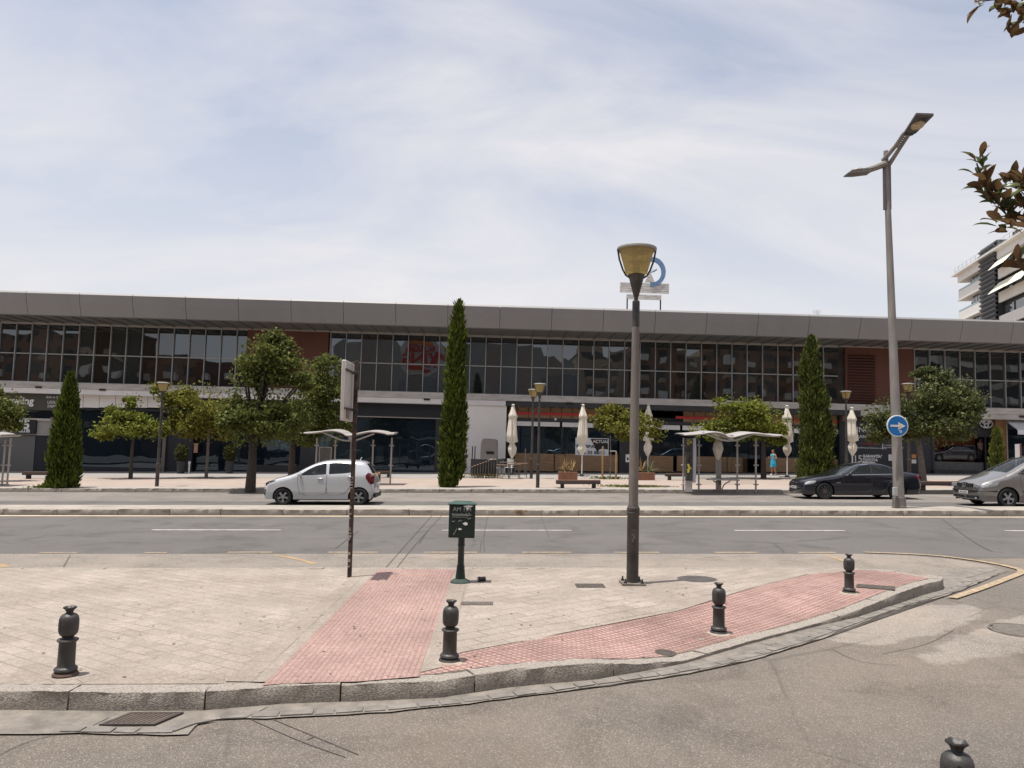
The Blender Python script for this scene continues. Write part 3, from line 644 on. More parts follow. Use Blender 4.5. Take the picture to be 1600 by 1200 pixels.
# -- restaurant front
seg('dark_beam', m_dgr, 790, 1330, 628, 640, -.55, .2, py=1)
bx = [790]
while bx[-1] < 1312: bx.append(bx[-1]+17.3)
for i, a in enumerate(bx[:-1]):
    if 945 < a < 1055: continue
    xm = a+8; dy = (xm-1050)*.0265
    seg('timber_panel', m_wood, a+.5, a+16.8, 636.5+dy+4, 655+dy+4, -.02, .1)
for a, b in ((803, 945), (1055, 1146), (1240, 1312)):
    for k in range(int((b-a)/15)+1):
        p0 = a+15*k; p1 = min(b, p0+15); dy = ((p0+p1)/2-1050)*.0265; seg('red_stripe', m_redl, p0, p1, 650+dy, 654+dy, -.08, -.03)
for p0 in range(792, 1312, 20):
    dy = (p0+10-1050)*.0265
    seg('dark_fascia', m_blk, p0, p0+20, 641+dy, 664+dy, .12, .25)
    seg('sill_beam', m_dgr, p0, p0+20, 659+dy, 664+dy, -.1, .1)
for a, b in ((805, 874), (878, 944), (1020, 1062), (1066, 1132), (1240, 1311)):
    dy = ((a+b)/2-1050)*.0265; seg('white_lintel', m_beam, a, b, 664.5+dy, 671.5+dy, -.06, .1)
shopwin(805, 966, 668, 712, 8, y=.16, fr=m_blk); shopwin(1012, 1205, 673, 715, 8, y=.16, fr=m_blk); shopwin(1205, 1310, 676, 717, 4, y=.16, fr=m_blk)
seg('dark_wall', m_dgr, 968, 1012, 660, None, -.05, .2)
for a, b in ((805, 866), (867.5, 882.5), (884, 966), (1014, 1052), (1058, 1135), (1137, 1160), (1195, 1250), (1252, 1310)):
    seg('timber_base', m_wood, a, b, 710+(a-885)*.018, 736+(a-885)*.006, -.03, .1)
seg('plinth', m_blk, 790, 1312, 735, None, .0, .2)
for a in (792, 1310): seg('pilaster', m_blk, a-1.5, a+3, 634, None, -.3, .1)
# -- wall banner with writing
ban = thing('wall_banner', 'dark navy shop banner with pale lettering behind the round tree', 'banner', (gx(1390), YS, 0))
mb = MB(); mb.box(gx(1312), gx(1458), YS-.06, YS+.1, gz(gx(1380)), yp(1385, 660, YS).z); o = P(mb, 'panel', pm('navy vinyl', (.016, .018, .026), .4, var=.1), ban, smooth=False)
m_lt = pm('white lettering', (.62, .62, .62), .6, var=0); m_lr = pm('dark red lettering', (.3, .03, .04), .6, var=0)
def bt(s, px, py, size, mat=m_lt, par=ban, dy=-.075, al='LEFT', name='lettering', bold=0., sx=1., Y=YS):
    p = yp(px, py, Y+dy); o = text(s, size, mat, None, p, name=name, align=al, bold=bold, sx=sx); o.parent = par; o.matrix_parent_inverse = Matrix.Translation(-Vector(par.location)); return o
bt('ING', 1338.5, 671.5, .5); bt('·  I  ·  ·', 1362, 674, .35); bt('TRANSFORMA TU ENERGÍA', 1333, 682, .30, sx=1.1); bt('+ HYBRID', 1344, 693.5, .24, m_lr); bt('transforma tu forma de conducir', 1338, 699.3, .15)
bt('Tu movilidad\nmás eficiente es posible', 1380, 697, .14); bt('15', 1333, 717, .62, bold=.006); bt('GARANTÍA*\nTOYOTA\nRELAX', 1348, 718.5, .24, bold=.012)
mb = MB(); mb.box(gx(1378)-.02, gx(1378)+.02, YS-.08, YS-.06, yp(1378, 702, YS).z, yp(1378, 692, YS).z); P(mb, 'divider', m_lt, ban)
mb = MB(); mb.box(gx(1387), gx(1396), YS-.09, YS-.06, yp(1390, 720, YS).z, yp(1390, 710, YS).z); mb.box(gx(1423), gx(1430), YS-.09, YS-.06, yp(1426, 724, YS).z, yp(1426, 718, YS).z); P(mb, 'notice', m_beam, ban)
mb = MB(); mb.box(gx(1423), gx(1430), YS-.09, YS-.06, yp(1426, 716, YS).z, yp(1426, 710, YS).z); P(mb, 'notice', pm('orange notice', (.45, .2, .06)), ban)
# -- recess modelled in place of a likely window reflection: red wall, car, person
seg('dark_fascia', m_blk, 1455, 1551, 655, 682, -.02, .2); seg('dark_wall', m_dgr, 1455, 1459, 660, None, -.1, .2)
seg('window_step', m_dgr, 1455, 1560, 735, None, -.3, .2); seg('reflection_floor', pm('reflection floor', (.07, .07, .075), .25, var=.2), 1455, 1552, 722, 735, .1, 2.9)
seg('reflection_wall', pm('orange red reflection wall', (.34, .10, .05), .7, var=.1, sc=.8), 1455, 1552, 678, 723, 1.9, 2.1)
for a, b in ((1471, 1486), (1500, 1515), (1533, 1549)):
    seg('reflection_window', pm('blue reflection panel', (.07, .09, .17), .4), a, b, 697, 711, 1.8, 1.88); seg('reflection_frame', m_beam, a-1, b+1, 695.8, 697, 1.78, 1.9); seg('reflection_frame', m_beam, b, b+1, 697, 712, 1.78, 1.9)
seg('reflection_column', pm('orange reflection column', (.6, .2, .03), .6), 1457, 1462, 697, 722, 1.5, 1.7)
seg('mullion', m_blk, 1538, 1540, 680, 735, -.05, .1)
seg('brown_pilaster', pm('rust brown cladding', (.21, .095, .035), .6, var=.15, sc=1.5), 1551, 1567, 653, None, -.35, .2); seg('metal_rail', m_trim, 1567, 1568.5, 653, None, -.4, -.3)
shopwin(1568, 1720, 672, 735, 5, y=.3, fr=m_blk); seg('lintel', m_dgr, 1568, 1720, 655, 672, .1, .3); seg('plinth', m_blk, 1568, 1720, 735, None, .1, .4)
# emblem of three ellipses
p = yp(1541, 662, YS-.12); em = thing('oval_emblem', 'silver emblem of three crossing ellipses over the window with the modelled reflection', 'sign', p)
def ell(a, b, cx=0, cz=0, w=.05, n=36):
    mb = MB(); mb.tube([(cx+a*cos(2*pi*i/n), 0, cz+b*sin(2*pi*i/n)) for i in range(n+1)], w, 6, cap=False); return mb
for q in ((.42, .27), (.13, .24), (.26, .1, 0, .1)): ell(*q).build('ellipse', pm('brushed silver', (.6, .6, .62), .35, .7), em)
# building signs on the left board
sg = thing('fascia_lettering', 'pale block lettering ending in ng on the olive sign board', 'sign', yp(40, 627, YS-.4))
bt('bowling', 52.5, 627, .62, par=sg, dy=-.37, al='RIGHT', bold=.02, sx=1.0); bt('BAR & GRILL', 86, 621, .2, par=sg, dy=-.37, al='CENTER'); bt('LEISURE\nFAMILY', 85, 632, .26, par=sg, dy=-.37, al='CENTER')
ks = thing('club_sign', 'black square club sign with white 585 lettering over the shutter', 'sign', yp(33, 667, YS-.2))
mb = MB(); mb.box(gx(8), gx(57), YS-.2, YS-.06, yp(33, 677.5, YS).z, yp(33, 655.5, YS).z); P(mb, 'board', m_blk, ks, bevel=.01)
bt('585', 46.5, 664, .8, par=ks, dy=-.22, al='RIGHT', bold=.03); bt('AEROBIC CLUB', 46.5, 673.5, .29, par=ks, dy=-.22, al='RIGHT', bold=.01)
# roof sign, seen behind the lamp head
Yr = YB+2; p = yp(1007, 480, Yr); rs = thing('roof_sign', 'weathered roof sign of white boards with a blue ring above the fascia', 'sign', (p.x, Yr, ZT-.2))
m_wb = pm('peeling white boards', (.62, .58, .54), .9, var=.35, sc=1.8, strch=(1, 1, 6))
def rp(px, py): q = yp(px, py, Yr); return q.x-p.x, q.z-(ZT-.2)
mb = MB()
for (a, b, y0, y1) in ((969, 1045, 441, 459), (979, 1033, 459.5, 469)):
    x0, zt_ = rp(a, y0); x1, zb_ = rp(b, y1); n = 5 if y0 < 450 else 3
    for i in range(n): mb.box(x0+random.uniform(-.02, .02), x1, -.06, .06, zb_+(zt_-zb_)*i/n+.008, zb_+(zt_-zb_)*(i+1)/n-.008)
x0, z0 = rp(1007, 441); x1, z1 = rp(1016, 425); x2, _ = rp(1023, 441)
for i in range(4):
    f0, f1 = i/4, (i+1)/4-.03; mb.prism([(x0+(x1-x0)*f0, z0+(z1-z0)*f0), (x2+(x1-x2)*f0, z0+(z1-z0)*f0), (x2+(x1-x2)*f1, z0+(z1-z0)*f1), (x0+(x1-x0)*f1, z0+(z1-z0)*f1)], -.06, .06)
mb.build('boards', m_wb, rs, smooth=False)
cx, cz = rp(1019, 425); mb = MB(); nn = 32
prev = None
for i in range(nn+1):
    a = -R(100)+R(250)*i/nn; wd = .30
    q = mb.pts([(cx+(1.0-wd)*cos(a)*.92, -.1, cz+(1.03-wd)*sin(a)), (cx+1.0*cos(a)*.92, -.1, cz+1.03*sin(a)), (cx+1.0*cos(a)*.92, .1, cz+1.03*sin(a)), (cx+(1.0-wd)*cos(a)*.92, .1, cz+(1.03-wd)*sin(a))])
    if prev is not None:
        for b in range(4): mb.face((prev+b, prev+(b+1) % 4, q+(b+1) % 4, q+b))
    prev = q
mb.build('ring', pm('faded blue enamel', (.14, .24, .40), .6, var=.15), rs)
x, z = rp(1022, 423); mb = MB(); mb.tube([(x-.25, 0, z-.12), (x, 0, z+.02), (x+.2, 0, z+.1)], [.05, .11, .04], 8); mb.build('emblem', pm('pale blue enamel', (.4, .48, .55)), rs)
for px in (980, 1032):
    x, z = rp(px, 470); mb = MB(); mb.box(x-.04, x+.04, -.04, .04, -.2, z+.3); mb.tube([(x-.3, 0, 0), (x, 0, .35)], .025, 6); mb.tube([(x, 0, .35), (x+.3, 0, 0)], .025, 6); mb.build('leg', m_blk, rs)
Yr2 = YB+4; p = yp(1277, 493, Yr2); an = thing('roof_antenna', 'small whitish aerial on the roof right of the middle', 'antenna', (p.x, Yr2, ZT-.3))
mb = MB(); hh = yp(1277, 484, Yr2).z-ZT+.3; mb.tube([(0, 0, 0), (0, 0, hh)], .02, 6)
for i in range(6): z = hh-.05-i*.08; mb.tube([(-.35+.02*i, 0, z), (.3-.03*i, 0, z+.03)], .012, 5)
mb.build('aerial', pm('pale aerial metal', (.6, .55, .53), .5, .3), an)
# small grille boxes and pipes on the band, lights string
for px, py in ((160, 606), (60, 602), (667, 621), (890, 627), (1598, 648)):
    q = yp(px, py+3, YG-.92); mb = MB(); mb.box(-.2, .2, -.03, .02, -.06, .06); o = mb.build('band_vent', m_blk, bevel=.01); o.location = q; tag(o, {160: 'dark slot vent on the concrete band above the left white panels', 60: 'dark slot vent on the concrete band above the olive board', 667: 'dark slot vent on the band left of the tallest cypress', 890: 'dark slot vent on the band above the restaurant', 1598: 'dark slot vent on the band at the right edge'}[px], 'vent')
ls = thing('light_string', 'string of small white bulbs hanging under the dark restaurant beam', 'lights', yp(1050, 640, YS-.6))
for i, px in enumerate(list(range(810, 950, 15))+list(range(1025, 1110, 15))+[868]):
    q = yp(px, 633.5+(px-810)*.0265 if i < 16 else 655, YS-.62); mb = MB(); mb.lathe([(.01, .1), (.03, .07), (.075, .02), (.08, -.02), (.05, -.07), (.005, -.09)], 10)
    o = mb.build('bulb', m_beam, None); o.location = q; o.parent = ls; o.matrix_parent_inverse = Matrix.Translation(-Vector(ls.location))
mb = MB(); mb.tube([yp(px, 631.5+(px-810)*.0265, YS-.62) for px in (800, 950, 1110)], .012, 5); P(mb, 'cable', m_blk, ls)
# ------------------------------------------------------------------ apartment tower behind, right
tw = thing('apartment_tower', 'white apartment tower with a dark ribbed shaft and cream awnings behind the roof', 'building', (0, 0, 0))
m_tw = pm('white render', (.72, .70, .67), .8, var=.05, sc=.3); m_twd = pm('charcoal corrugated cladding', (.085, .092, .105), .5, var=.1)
m_aw = pm('cream awning cloth', (.80, .77, .62), .8, var=.04); m_tg = glassm('tower window glass', (.09, .10, .11), 2.1, 0)
_f = yp(1499, 430, 109); _n = yp(1600, 378, 88); FP = Vector((_f.x, 109)); NP = Vector((_n.x, 88)); dv = (NP-FP).normalized()       # facade line, far corner to near
zr = yp(1498, 430, 109).z
def tp(s, o, z): q = FP+dv*s+Vector((-dv.y, dv.x))*(-o); return (q.x, q.y, z)      # o > 0: outwards (left)
_n = Vector((-dv.y, dv.x)); sgn = -1 if _n.x > 0 else 1
def tp(s, o, z): q = FP+dv*s+_n*sgn*o; return (q.x, q.y, z)
def tbox(name, s0, s1, o0, o1, z0, z1, mat, parent=tw, mb=None):
    m_ = mb or MB(); k = m_.pts([tp(s, o, z) for z in (z0, z1) for s, o in ((s0, o0), (s1, o0), (s1, o1), (s0, o1))])
    for q in ((3, 2, 1, 0), (4, 5, 6, 7), (0, 1, 5, 4), (1, 2, 6, 5), (2, 3, 7, 6), (3, 0, 4, 7)): m_.face([k+i for i in q])
    if mb is None: o = m_.build(name, mat, parent, smooth=False); return o
SL = 46.
def s_at(px):                                        # place along the facade for a pixel column
    lo, hi = -2., SL
    for _ in range(40):
        m_ = (lo+hi)/2; q = Vector(tp(m_, 0, zr)); d = CM.transposed() @ (q-Vector((0, 0, H))); x = 800+F*d.x/-d.z
        if x < px: lo = m_
        else: hi = m_
    return lo
tbox('wall', 1.2, s_at(1513), -16, -1.6, -2, zr-.2, pm('brown balcony wall', (.22, .18, .155), .8)); tbox('wall', s_at(1513), SL, -16, -.5, -2, zr-.2, pm('dark tower core', (.05, .05, .055), .6))  # brown back wall of the open corner balcony, dark core beyond
tbox('roof_slab', -.8, SL, -16, .9, zr-.12, zr+.1, m_tw); tbox('parapet', 0, SL, -16, .25, zr-1.15, zr-.1, m_tw)
FL = 3.05
s1, s2 = s_at(1535), s_at(1561)
for k in range(9):
    zc = zr-1.15-FL*k-1.35
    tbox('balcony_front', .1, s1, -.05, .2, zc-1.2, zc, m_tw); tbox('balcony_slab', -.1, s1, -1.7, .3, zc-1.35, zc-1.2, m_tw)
    tbox('balcony_front', s2, SL, -.05, .2, zc-1.25, zc+.05, m_tw)
    tbox('railing', .05, s1, .12, .15, zc+.0, zc+.32, pm('greenish rail glass', (.25, .34, .33), .2) if k == 0 else bpy.data.materials['greenish rail glass'])
    for i in range(5):
        a = s1*(.42+.115*i); b = a+s1*.095; tbox('window', a, b, -.48, -.40, zc-.2, zc+1.45, m_tg)
    for i in range(10):
        a = s2+.4+i*3.2; tbox('window', a, a+2.6, -.48, -.40, zc+.0, zc+1.4, m_tg)
    for s in (.9,): tbox('column', s, s+.3, -1.5, -1.2, zc, zc+1.4, m_twd)
mb = MB(); z = zr+1.3
while z > 0:
    k = mb.pts([tp(s1+.05, .25, z), tp(s2-.05, .25, z), tp(s2-.05, .62, z-.33), tp(s1+.05, .62, z-.33), tp(s1+.05, .25, z-.6), tp(s2-.05, .25, z-.6)])
    mb.face((k, k+1, k+2, k+3)); mb.face((k+3, k+2, k+5, k+4)); z -= .6
mb.build('ribbed_screen', m_twd, tw, smooth=False); tbox('shaft', s1, s2, -3, .24, 0, zr+1.4, pm('shaft wall', (.05, .055, .06), .6))
def awning(s0, s1_, z, dz, out):
    mb = MB(); a = [tp(s0, .2, z), tp(s1_, .2, z), tp(s1_, out, z-dz), tp(s0, out, z-dz)]; mb.quad(*a); mb.quad(*[(x, y, zz_-.04) for x, y, zz_ in a])
    mb.quad(a[3], a[2], (a[2][0], a[2][1], a[2][2]-.04), (a[3][0], a[3][1], a[3][2]-.04)); mb.build('awning', m_aw, tw, smooth=False)
awning(s2+.4, s2+5.5, zr-1.2, 1.5, 1.5); awning(s2+.2, s2+5, zr-1.2-FL, 1.5, 1.5); awning(s2+5.2, s2+10, zr-1.2-FL, 1.5, 1.5); awning(s2+11, s2+15, zr-1.2, 1.5, 1.5); awning(s2+12, s2+16, zr-1.2-FL*2, 1.5, 1.5)
mb = MB(); s = -.3
while s < SL: mb.tube([tp(s, .5, zr), tp(s, .5, zr+1)], .025, 5); s += 1.6
for z in (zr+.5, zr+1): mb.tube([tp(-.3, .5, z), tp(SL, .5, z)], .02, 5)
mb.build('roof_railing', m_alu, tw); tbox('roof_box', s2+3.6, s2+5., -1.2, -.2, zr+.1, zr+1.3, m_dgr)
# ------------------------------------------------------------------ the street behind the viewer, which the glass mirrors
def wallpat(name, col, wcol, fw, fh, mw=.5):
    m, t, p = nm(name); tcn = node(t, 'ShaderNodeTexCoord'); mpn = node(t, 'ShaderNodeMapping'); mpn.inputs['Rotation'].default_value = (R(90), 0, 0); lk(t, tcn.outputs['Object'], mpn.inputs[0])
    br = node(t, 'ShaderNodeTexBrick'); br.offset = 0; lk(t, mpn.outputs[0], br.inputs[0]); br.inputs['Scale'].default_value = 1; br.inputs['Brick Width'].default_value = fw; br.inputs['Row Height'].default_value = fh; br.inputs['Mortar Size'].default_value = mw
    br.inputs['Color1'].default_value = tuple(wcol)+(1,); br.inputs['Color2'].default_value = sc3(wcol, 2.2); br.inputs['Mortar'].default_value = tuple(col)+(1,)
    lk(t, br.outputs[0], p.inputs['Base Color']); p.inputs['Roughness'].default_value = .8; return m
def mirx(px, Y): q = yp(px, 600, YG); k = (YG-Y+YG)/YG; return q.x*k
def mirz(px, py, Y): q = yp(px, py, YG); return H+(q.z-H)*(2*YG-Y)/YG
mwb = wallpat('brown brick blocks', (.26, .15, .10), (.05, .05, .05), 3.2, 3., .75); mwt = wallpat('tan render blocks', (.42, .33, .25), (.06, .06, .06), 4., 3., .8)
mwr = wallpat('striped white blocks', (.5, .48, .44), (.03, .03, .03), 30., 3.1, .7)
def blk(px0, px1, py, Y, mat, label, dep=12, steps=()):
    x0, x1 = mirx(px0, Y), mirx(px1, Y); zt = mirz((px0+px1)/2, py, Y)
    t = thing('apartment_block', label, 'building', ((x0+x1)/2, Y, 0)); hw = (x1-x0)/2
    mb = MB(); mb.box(-hw, hw, -dep, 0, -4, zt); mb.build('wall', mat, t, smooth=False)
    mb = MB()
    for (a, b, h) in steps: mb.box(hw*a, hw*b, -dep*.7, -.6, zt+.02, zt+h)
    if steps: mb.build('rooftop_room', mat, t, smooth=False)
    for k in range(1, int(zt/3)):
        for a in (-.6, .25):
            m2 = MB(); m2.box(hw*a, hw*(a+.3), .01, 1.1, k*3.-.1, k*3.+.95); m2.build('balcony', mwt if k % 2 else m_tw, t, smooth=False)
blk(905, 985, 555, -45, mwt, 'tan apartment block behind the viewer, mirrored left of the tall lamp post', 14, ((-.8, -.3, 2.), (.2, .7, 1.2)))
blk(990, 1060, 540, -42, mwb, 'brown apartment block mirrored in the glass right of the tall lamp post', 14, ((-.5, .1, 1.6),))
blk(1062, 1110, 549, -47, mwt, 'pale tan apartment block mirrored between two brown ones', 14, ((.1, .8, 1.4),))
blk(1112, 1205, 543, -40, mwb, 'wide brown apartment block mirrored above the second bus shelter', 14, ((-.9, -.4, 1.8), (.1, .4, 1.2)))
blk(1207, 1330, 549, -44, mwb, 'brown brick apartment block mirrored left of the louvre', 14, ((-.5, -.1, 1.5),))
blk(1425, 1530, 470, -34, mwr, 'striped white apartment block mirrored at the right end of the glazing', 14)
blk(1545, 1700, 480, -38, mwr, 'striped white apartment block mirrored at the right edge of the photo', 14)
blk(-60, 120, 520, -38, mwb, 'low brown block mirrored at the left edge of the glazing', 14, ((-.2, .4, .8),))
blk(122, 200, 512, -30, pm('dark tree coloured wall', (.05, .05, .035), .9, var=.4, sc=.4), 'dark block mirrored in the left glazing', 10)
blk(200, 300, 556, -36, mwb, 'low brown roof mirrored right of the dark block', 14); blk(300, 372, 566, -36, pm('dark red tiled roof block', (.12, .05, .035), .9, var=.3), 'low red roofed block mirrored left of the terracotta panel', 14)
# white hall with a round topped gable and its sign
hs = thing('white_hall', 'white gabled commercial hall mirrored in the upper glass', 'building', (mirx(690, -20), -20, 0)); hx = mirx(690, -20)
m_hall = pm('white hall cladding', (.36, .355, .33), .8, var=.08, sc=.4)
out = [(mirx(a, -20)-hx, mirz(a, b, -20)) for a, b in ((520, 545), (540, 533), (572, 532), (590, 526), (611, 528), (621, 541), (632, 532), (650, 523), (672, 526), (690, 540), (699, 552), (720, 534), (790, 540), (838, 541), (842, 560), (858, 556), (872, 566), (884, 560), (900, 570))]
mb = MB(); mb.prism([(out[0][0], -3)]+out+[(out[-1][0], -3)], -14, 0); mb.build('wall', m_hall, hs, smooth=False)
for a, b in ((842, 862), (866, 884), (886, 905)):
    mb = MB(); mb.box(mirx(a, -20)-hx, mirx(b, -20)-hx, .01, .2, mirz(a, 617, -20), mirz(a, 586, -20)); mb.build('window', m_tg, hs, smooth=False)
mb = MB(); mb.box(mirx(619, -20)-hx, mirx(688, -20)-hx, .01, .3, 0, mirz(650, 590, -20)); mb.build('entrance', m_tg, hs, smooth=False)
bs = thing('restaurant_sign', 'red and orange oval restaurant sign mirrored in the glass left of the cypress', 'sign', ((mirx(630, -20)+mirx(680, -20))/2, -19.8, mirz(655, 554, -20)))
m_or = pm('orange sign plastic', (.75, .2, .03), .5, var=0); m_rd = pm('red sign plastic', (.55, .03, .025), .5, var=0); hw = (mirx(680, -20)-mirx(632, -20))/2; hh = (mirz(655, 528, -20)-mirz(655, 578, -20))/2
mb = MB(); mb.prism(smooth_pl([(-hw, hh*.58), (-hw*.9, hh*.9), (0, hh*1.08), (hw*.9, hh*.9), (hw, hh*.58)], 2), 0, .2); mb.build('bun_top', m_or, bs)
mb = MB(); mb.prism(smooth_pl([(-hw, -hh*.72), (-hw*.9, -hh*.92), (0, -hh*1.05), (hw*.9, -hh*.92), (hw, -hh*.72)], 2), 0, .2); mb.build('bun_bottom', m_rd, bs)
text('BURGER', hh*.52, m_rd, bs, (0, .25, hh*.30), rot=(pi/2, 0, pi), bold=.05, ext=.03, sx=1.2); text('KING', hh*.85, m_rd, bs, (0, .25, -hh*.28), rot=(pi/2, 0, pi), bold=.07, ext=.03, sx=1.35)
mb = MB(); mb.prism(smooth_pl([(-hw*1.5, -hh*1.3), (-hw*1.5, hh), (0, hh*1.5), (hw*1.5, hh), (hw*1.5, -hh*1.3)], 1, True), -.15, -.02); mb.build('white_panel', m_beam, bs)
# ------------------------------------------------------------------ bollards, lamps, signs near the viewer
m_cast = pm('dark grey cast iron', (.062, .058, .055), .5, .35, var=.22, sc=7, bump=.35, bsc=60)
m_rust = pm('rust', (.095, .06, .045), .85, var=.35, sc=14, bump=.5)
m_mort = pm('mortar collar', (.34, .29, .23), .95, var=.2, sc=12, bump=.9, bsc=30)
def bollard(p, label, hgt, rust=False, collar=True, tilt=0., rz=0.):
    t = thing('pomegranate_bollard', label, 'bollard', p, group='cast iron pomegranate bollards around the pavement'); t.rotation_euler = (0, tilt, rz); s = hgt/.60
    def sc_(pr): return [(r*s, z*s) for r, z in pr]
    MB().lathe(sc_([(.001, 0), (.105, 0), (.108, .018), (.10, .032), (.075, .04)]), 28, cap=False).build('foot_plate', m_rust if rust else m_cast, t)
    MB().lathe(sc_([(.075, .036), (.09, .045), (.097, .058), (.092, .074), (.078, .082), (.074, .09), (.071, .10), (.069, .29), (.072, .30), (.084, .304), (.089, .313), (.083, .322), (.05, .330)]), 28).build('column', m_cast, t)
    MB().lathe(sc_([(.05, .326), (.044, .335), (.05, .345), (.068, .36), (.078, .38), (.081, .41), (.082, .45), (.08, .49), (.074, .515), (.06, .533), (.04, .543), (.03, .55)]), 28).build('fruit', m_cast, t)
    def cr(r, z, a): return r*(1+.10*sin(5*a)*(z > .57*s)-.0)
    mb = MB(); mb.lathe(sc_([(.026, .545), (.029, .556), (.034, .575), (.053, .592), (.051, .602), (.038, .587), (.02, .575), (.001, .572)]), 30, fn=cr, cap=False); mb.build('crown', m_cast, t)
    mb = MB(); a0 = -2.0
    def sp(a, z, r=.0835): return (r*s*cos(a), r*s*sin(a), z*s)
    outl = [(0, .51), (.14, .49), (.2, .45), (.17, .405), (0, .385), (-.17, .405), (-.2, .45), (-.14, .49), (0, .51)]
    mb.tube([sp(a0+a, z, .0825) for a, z in outl], .0022*s, 5)
    for i in range(4): mb.tube([sp(a0-.12, .41+.022*i, .083), sp(a0+.02, .418+.022*i, .0838), sp(a0+.12, .41+.022*i, .083)], .003*s, 5)
    mb.build('relief_shield', m_cast, t)
    if collar:
        mb = MB(); rr = random.Random(int(hgt*1000)); ra = [rr.uniform(.85, 1.25) for _ in range(20)]
        mb.lathe([(.16*s, -.008), (.135*s, .006), (.11*s, .013), (.10*s, .012)], 20, fn=lambda r, z, a: r*(ra[int(a/(2*pi)*20+.5) % 20] if r > .12*s else 1), cap=False)
        o = mb.build('mortar_collar', m_mort, t)
    return t
def hof(px0, py0, px1, py1, isl=True):
    p = igp(px0, py0) if isl else gp(px0, py0); return yp(px1, py1, p.y).z-p.z
for (px, py, tx, ty, lab, rust, col, tilt) in (
    (102, 1056, 109, 948, 'pomegranate bollard with a rusty foot on the beige tiles above the storm drain', True, False, .0),
    (702, 1034, 706, 938, 'pomegranate bollard on a broken mortar collar between the two red paths', False, True, 0),
    (1123, 990, 1124, 911, 'pomegranate bollard on the red studded path, between the tall lamp post and the island tip', False, True, 0),
    (1327, 927, 1327, 866, 'pomegranate bollard nearest the island tip beside the slanted iron cover', False, True, 0)):
    p = igp(px, py); bollard(p, lab, yp(tx, ty, p.y).z-p.z, rust, col, tilt, random.uniform(-.4, .4))
# fifth one, only its top in the frame
Y5 = 4.25; q = yp(1495, 1158, Y5); gb = Vector((q.x, Y5, q.z-.62)); bollard(gb, 'pomegranate bollard cut off by the bottom edge of the photo, only its top showing', .62, False, False)
near = [(q.x-1.2, 2.2), (q.x-.35, Y5+.35), (q.x+.4, Y5+.75), (q.x+8, Y5+3.0), (q.x+8, 2.2)]
# green telephone cabinet on a pedestal
m_grn = pm('dark green enamel', (.006, .018, .015), .42, var=.35, sc=9, bump=.15); m_grl = pm('sun bleached green lid', (.035, .07, .058), .6, var=.2, sc=5)
p = igp(719, 911); hh = yp(722, 782, p.y).z-p.z; cb = thing('phone_cabinet', 'dark green telephone cabinet on a flared pedestal with scratched lettering AM 134', 'cabinet', p)
s = hh/1.13
def L_(pr): return [(r*s, z*s) for r, z in pr]
MB().lathe(L_([(.001, 0), (.135, 0), (.14, .012), (.13, .03), (.10, .05), (.072, .062)]), 28, cap=False).build('base', pm('mossy green base', (.035, .055, .045), .8, var=.3, sc=12), cb)
MB().lathe(L_([(.07, .058), (.066, .10), (.055, .2), (.052, .245), (.045, .25), (.043, .5), (.046, .505), (.05, .51), (.05, .53), (.046, .535), (.045, .63)]), 24).build('pedestal', m_grn, cb)
w2 = .18*s; z0, z1 = .625*s, 1.075*s
mb = MB(); mb.box(-w2, w2, -.09*s, .09*s, z0, z1); mb.build('box', m_grn, cb, bevel=.006)
mb = MB(); mb.box(-w2+.015, w2-.015, -.095*s, -.088*s, z0+.015, z1-.01); mb.build('door', m_grn, cb, bevel=.003)
mb = MB(); mb.box(-w2-.018, w2+.018, -.108*s, .108*s, z1+.001, z1+.016*s)
k = mb.pts([(-w2-.012, -.1*s, z1+.016*s), (w2+.012, -.1*s, z1+.016*s), (w2+.012, .1*s, z1+.016*s), (-w2-.012, .1*s, z1+.016*s), (-w2*.55, -.03*s, z1+.052*s), (w2*.55, -.03*s, z1+.052*s), (w2*.55, .03*s, z1+.052*s), (-w2*.55, .03*s, z1+.052*s)])
for f in ((0, 1, 5, 4), (1, 2, 6, 5), (2, 3, 7, 6), (3, 0, 4, 7), (4, 5, 6, 7)): mb.face([k+i for i in f])
mb.build('lid', m_grl, cb, bevel=.003)
m_ch = pm('chalky lettering', (.30, .32, .29), .8, var=.4, sc=40)
text('AM 134', .074, m_ch, cb, (0, -.098*s, z1-.055), ext=.001)
mb = MB(); rr = random.Random(5)
def scr(x, z, w, h, n, wd=.0022):
    pts = [(x+w*i/n+rr.uniform(-.003, .003), -.0985*s, z+h*sin(i*2.1+x*40)*.5+rr.uniform(-.003, .003)) for i in range(n+1)]; mb.tube(pts, wd, 4)
scr(-.13, z1-.125, .2, .035, 26, .0028); scr(-.12, z1-.13, .22, .03, 18); scr(.05, z1-.115, .07, .05, 5); scr(-.13, z1-.155, .2, .004, 4, .0015); scr(.07, z1-.17, .05, .02, 3); scr(-.04, z1-.2, .04, .03, 7); scr(-.12, z1-.21, .03, .01, 3)
mb.tube([(-.1, -.0985*s, z1-.38), (-.06, -.0985*s, z1-.3)], .0025, 4)
mb.build('scratched_graffiti', m_ch, cb)
def torn(x, z, w, h, sd):
    r2 = random.Random(sd); pl = [(x+w*cos(a)*r2.uniform(.6, 1.1), z+h*sin(a)*r2.uniform(.6, 1.1)) for a in [2*pi*i/11 for i in range(11)]]; m_ = MB(); m_.prism(pl, -.0995*s, -.0975*s); m_.build('torn_sticker', pm('torn white paper', (.7, .7, .68), .9, var=.1) if sd == 1 else bpy.data.materials['torn white paper'], cb, smooth=False)
torn(.085, z1-.015, .07, .016, 1); torn(.07, z1-.04, .025, .02, 2); torn(.05, z1-.235, .035, .022, 3); torn(-.02, z1-.305, .03, .013, 4)
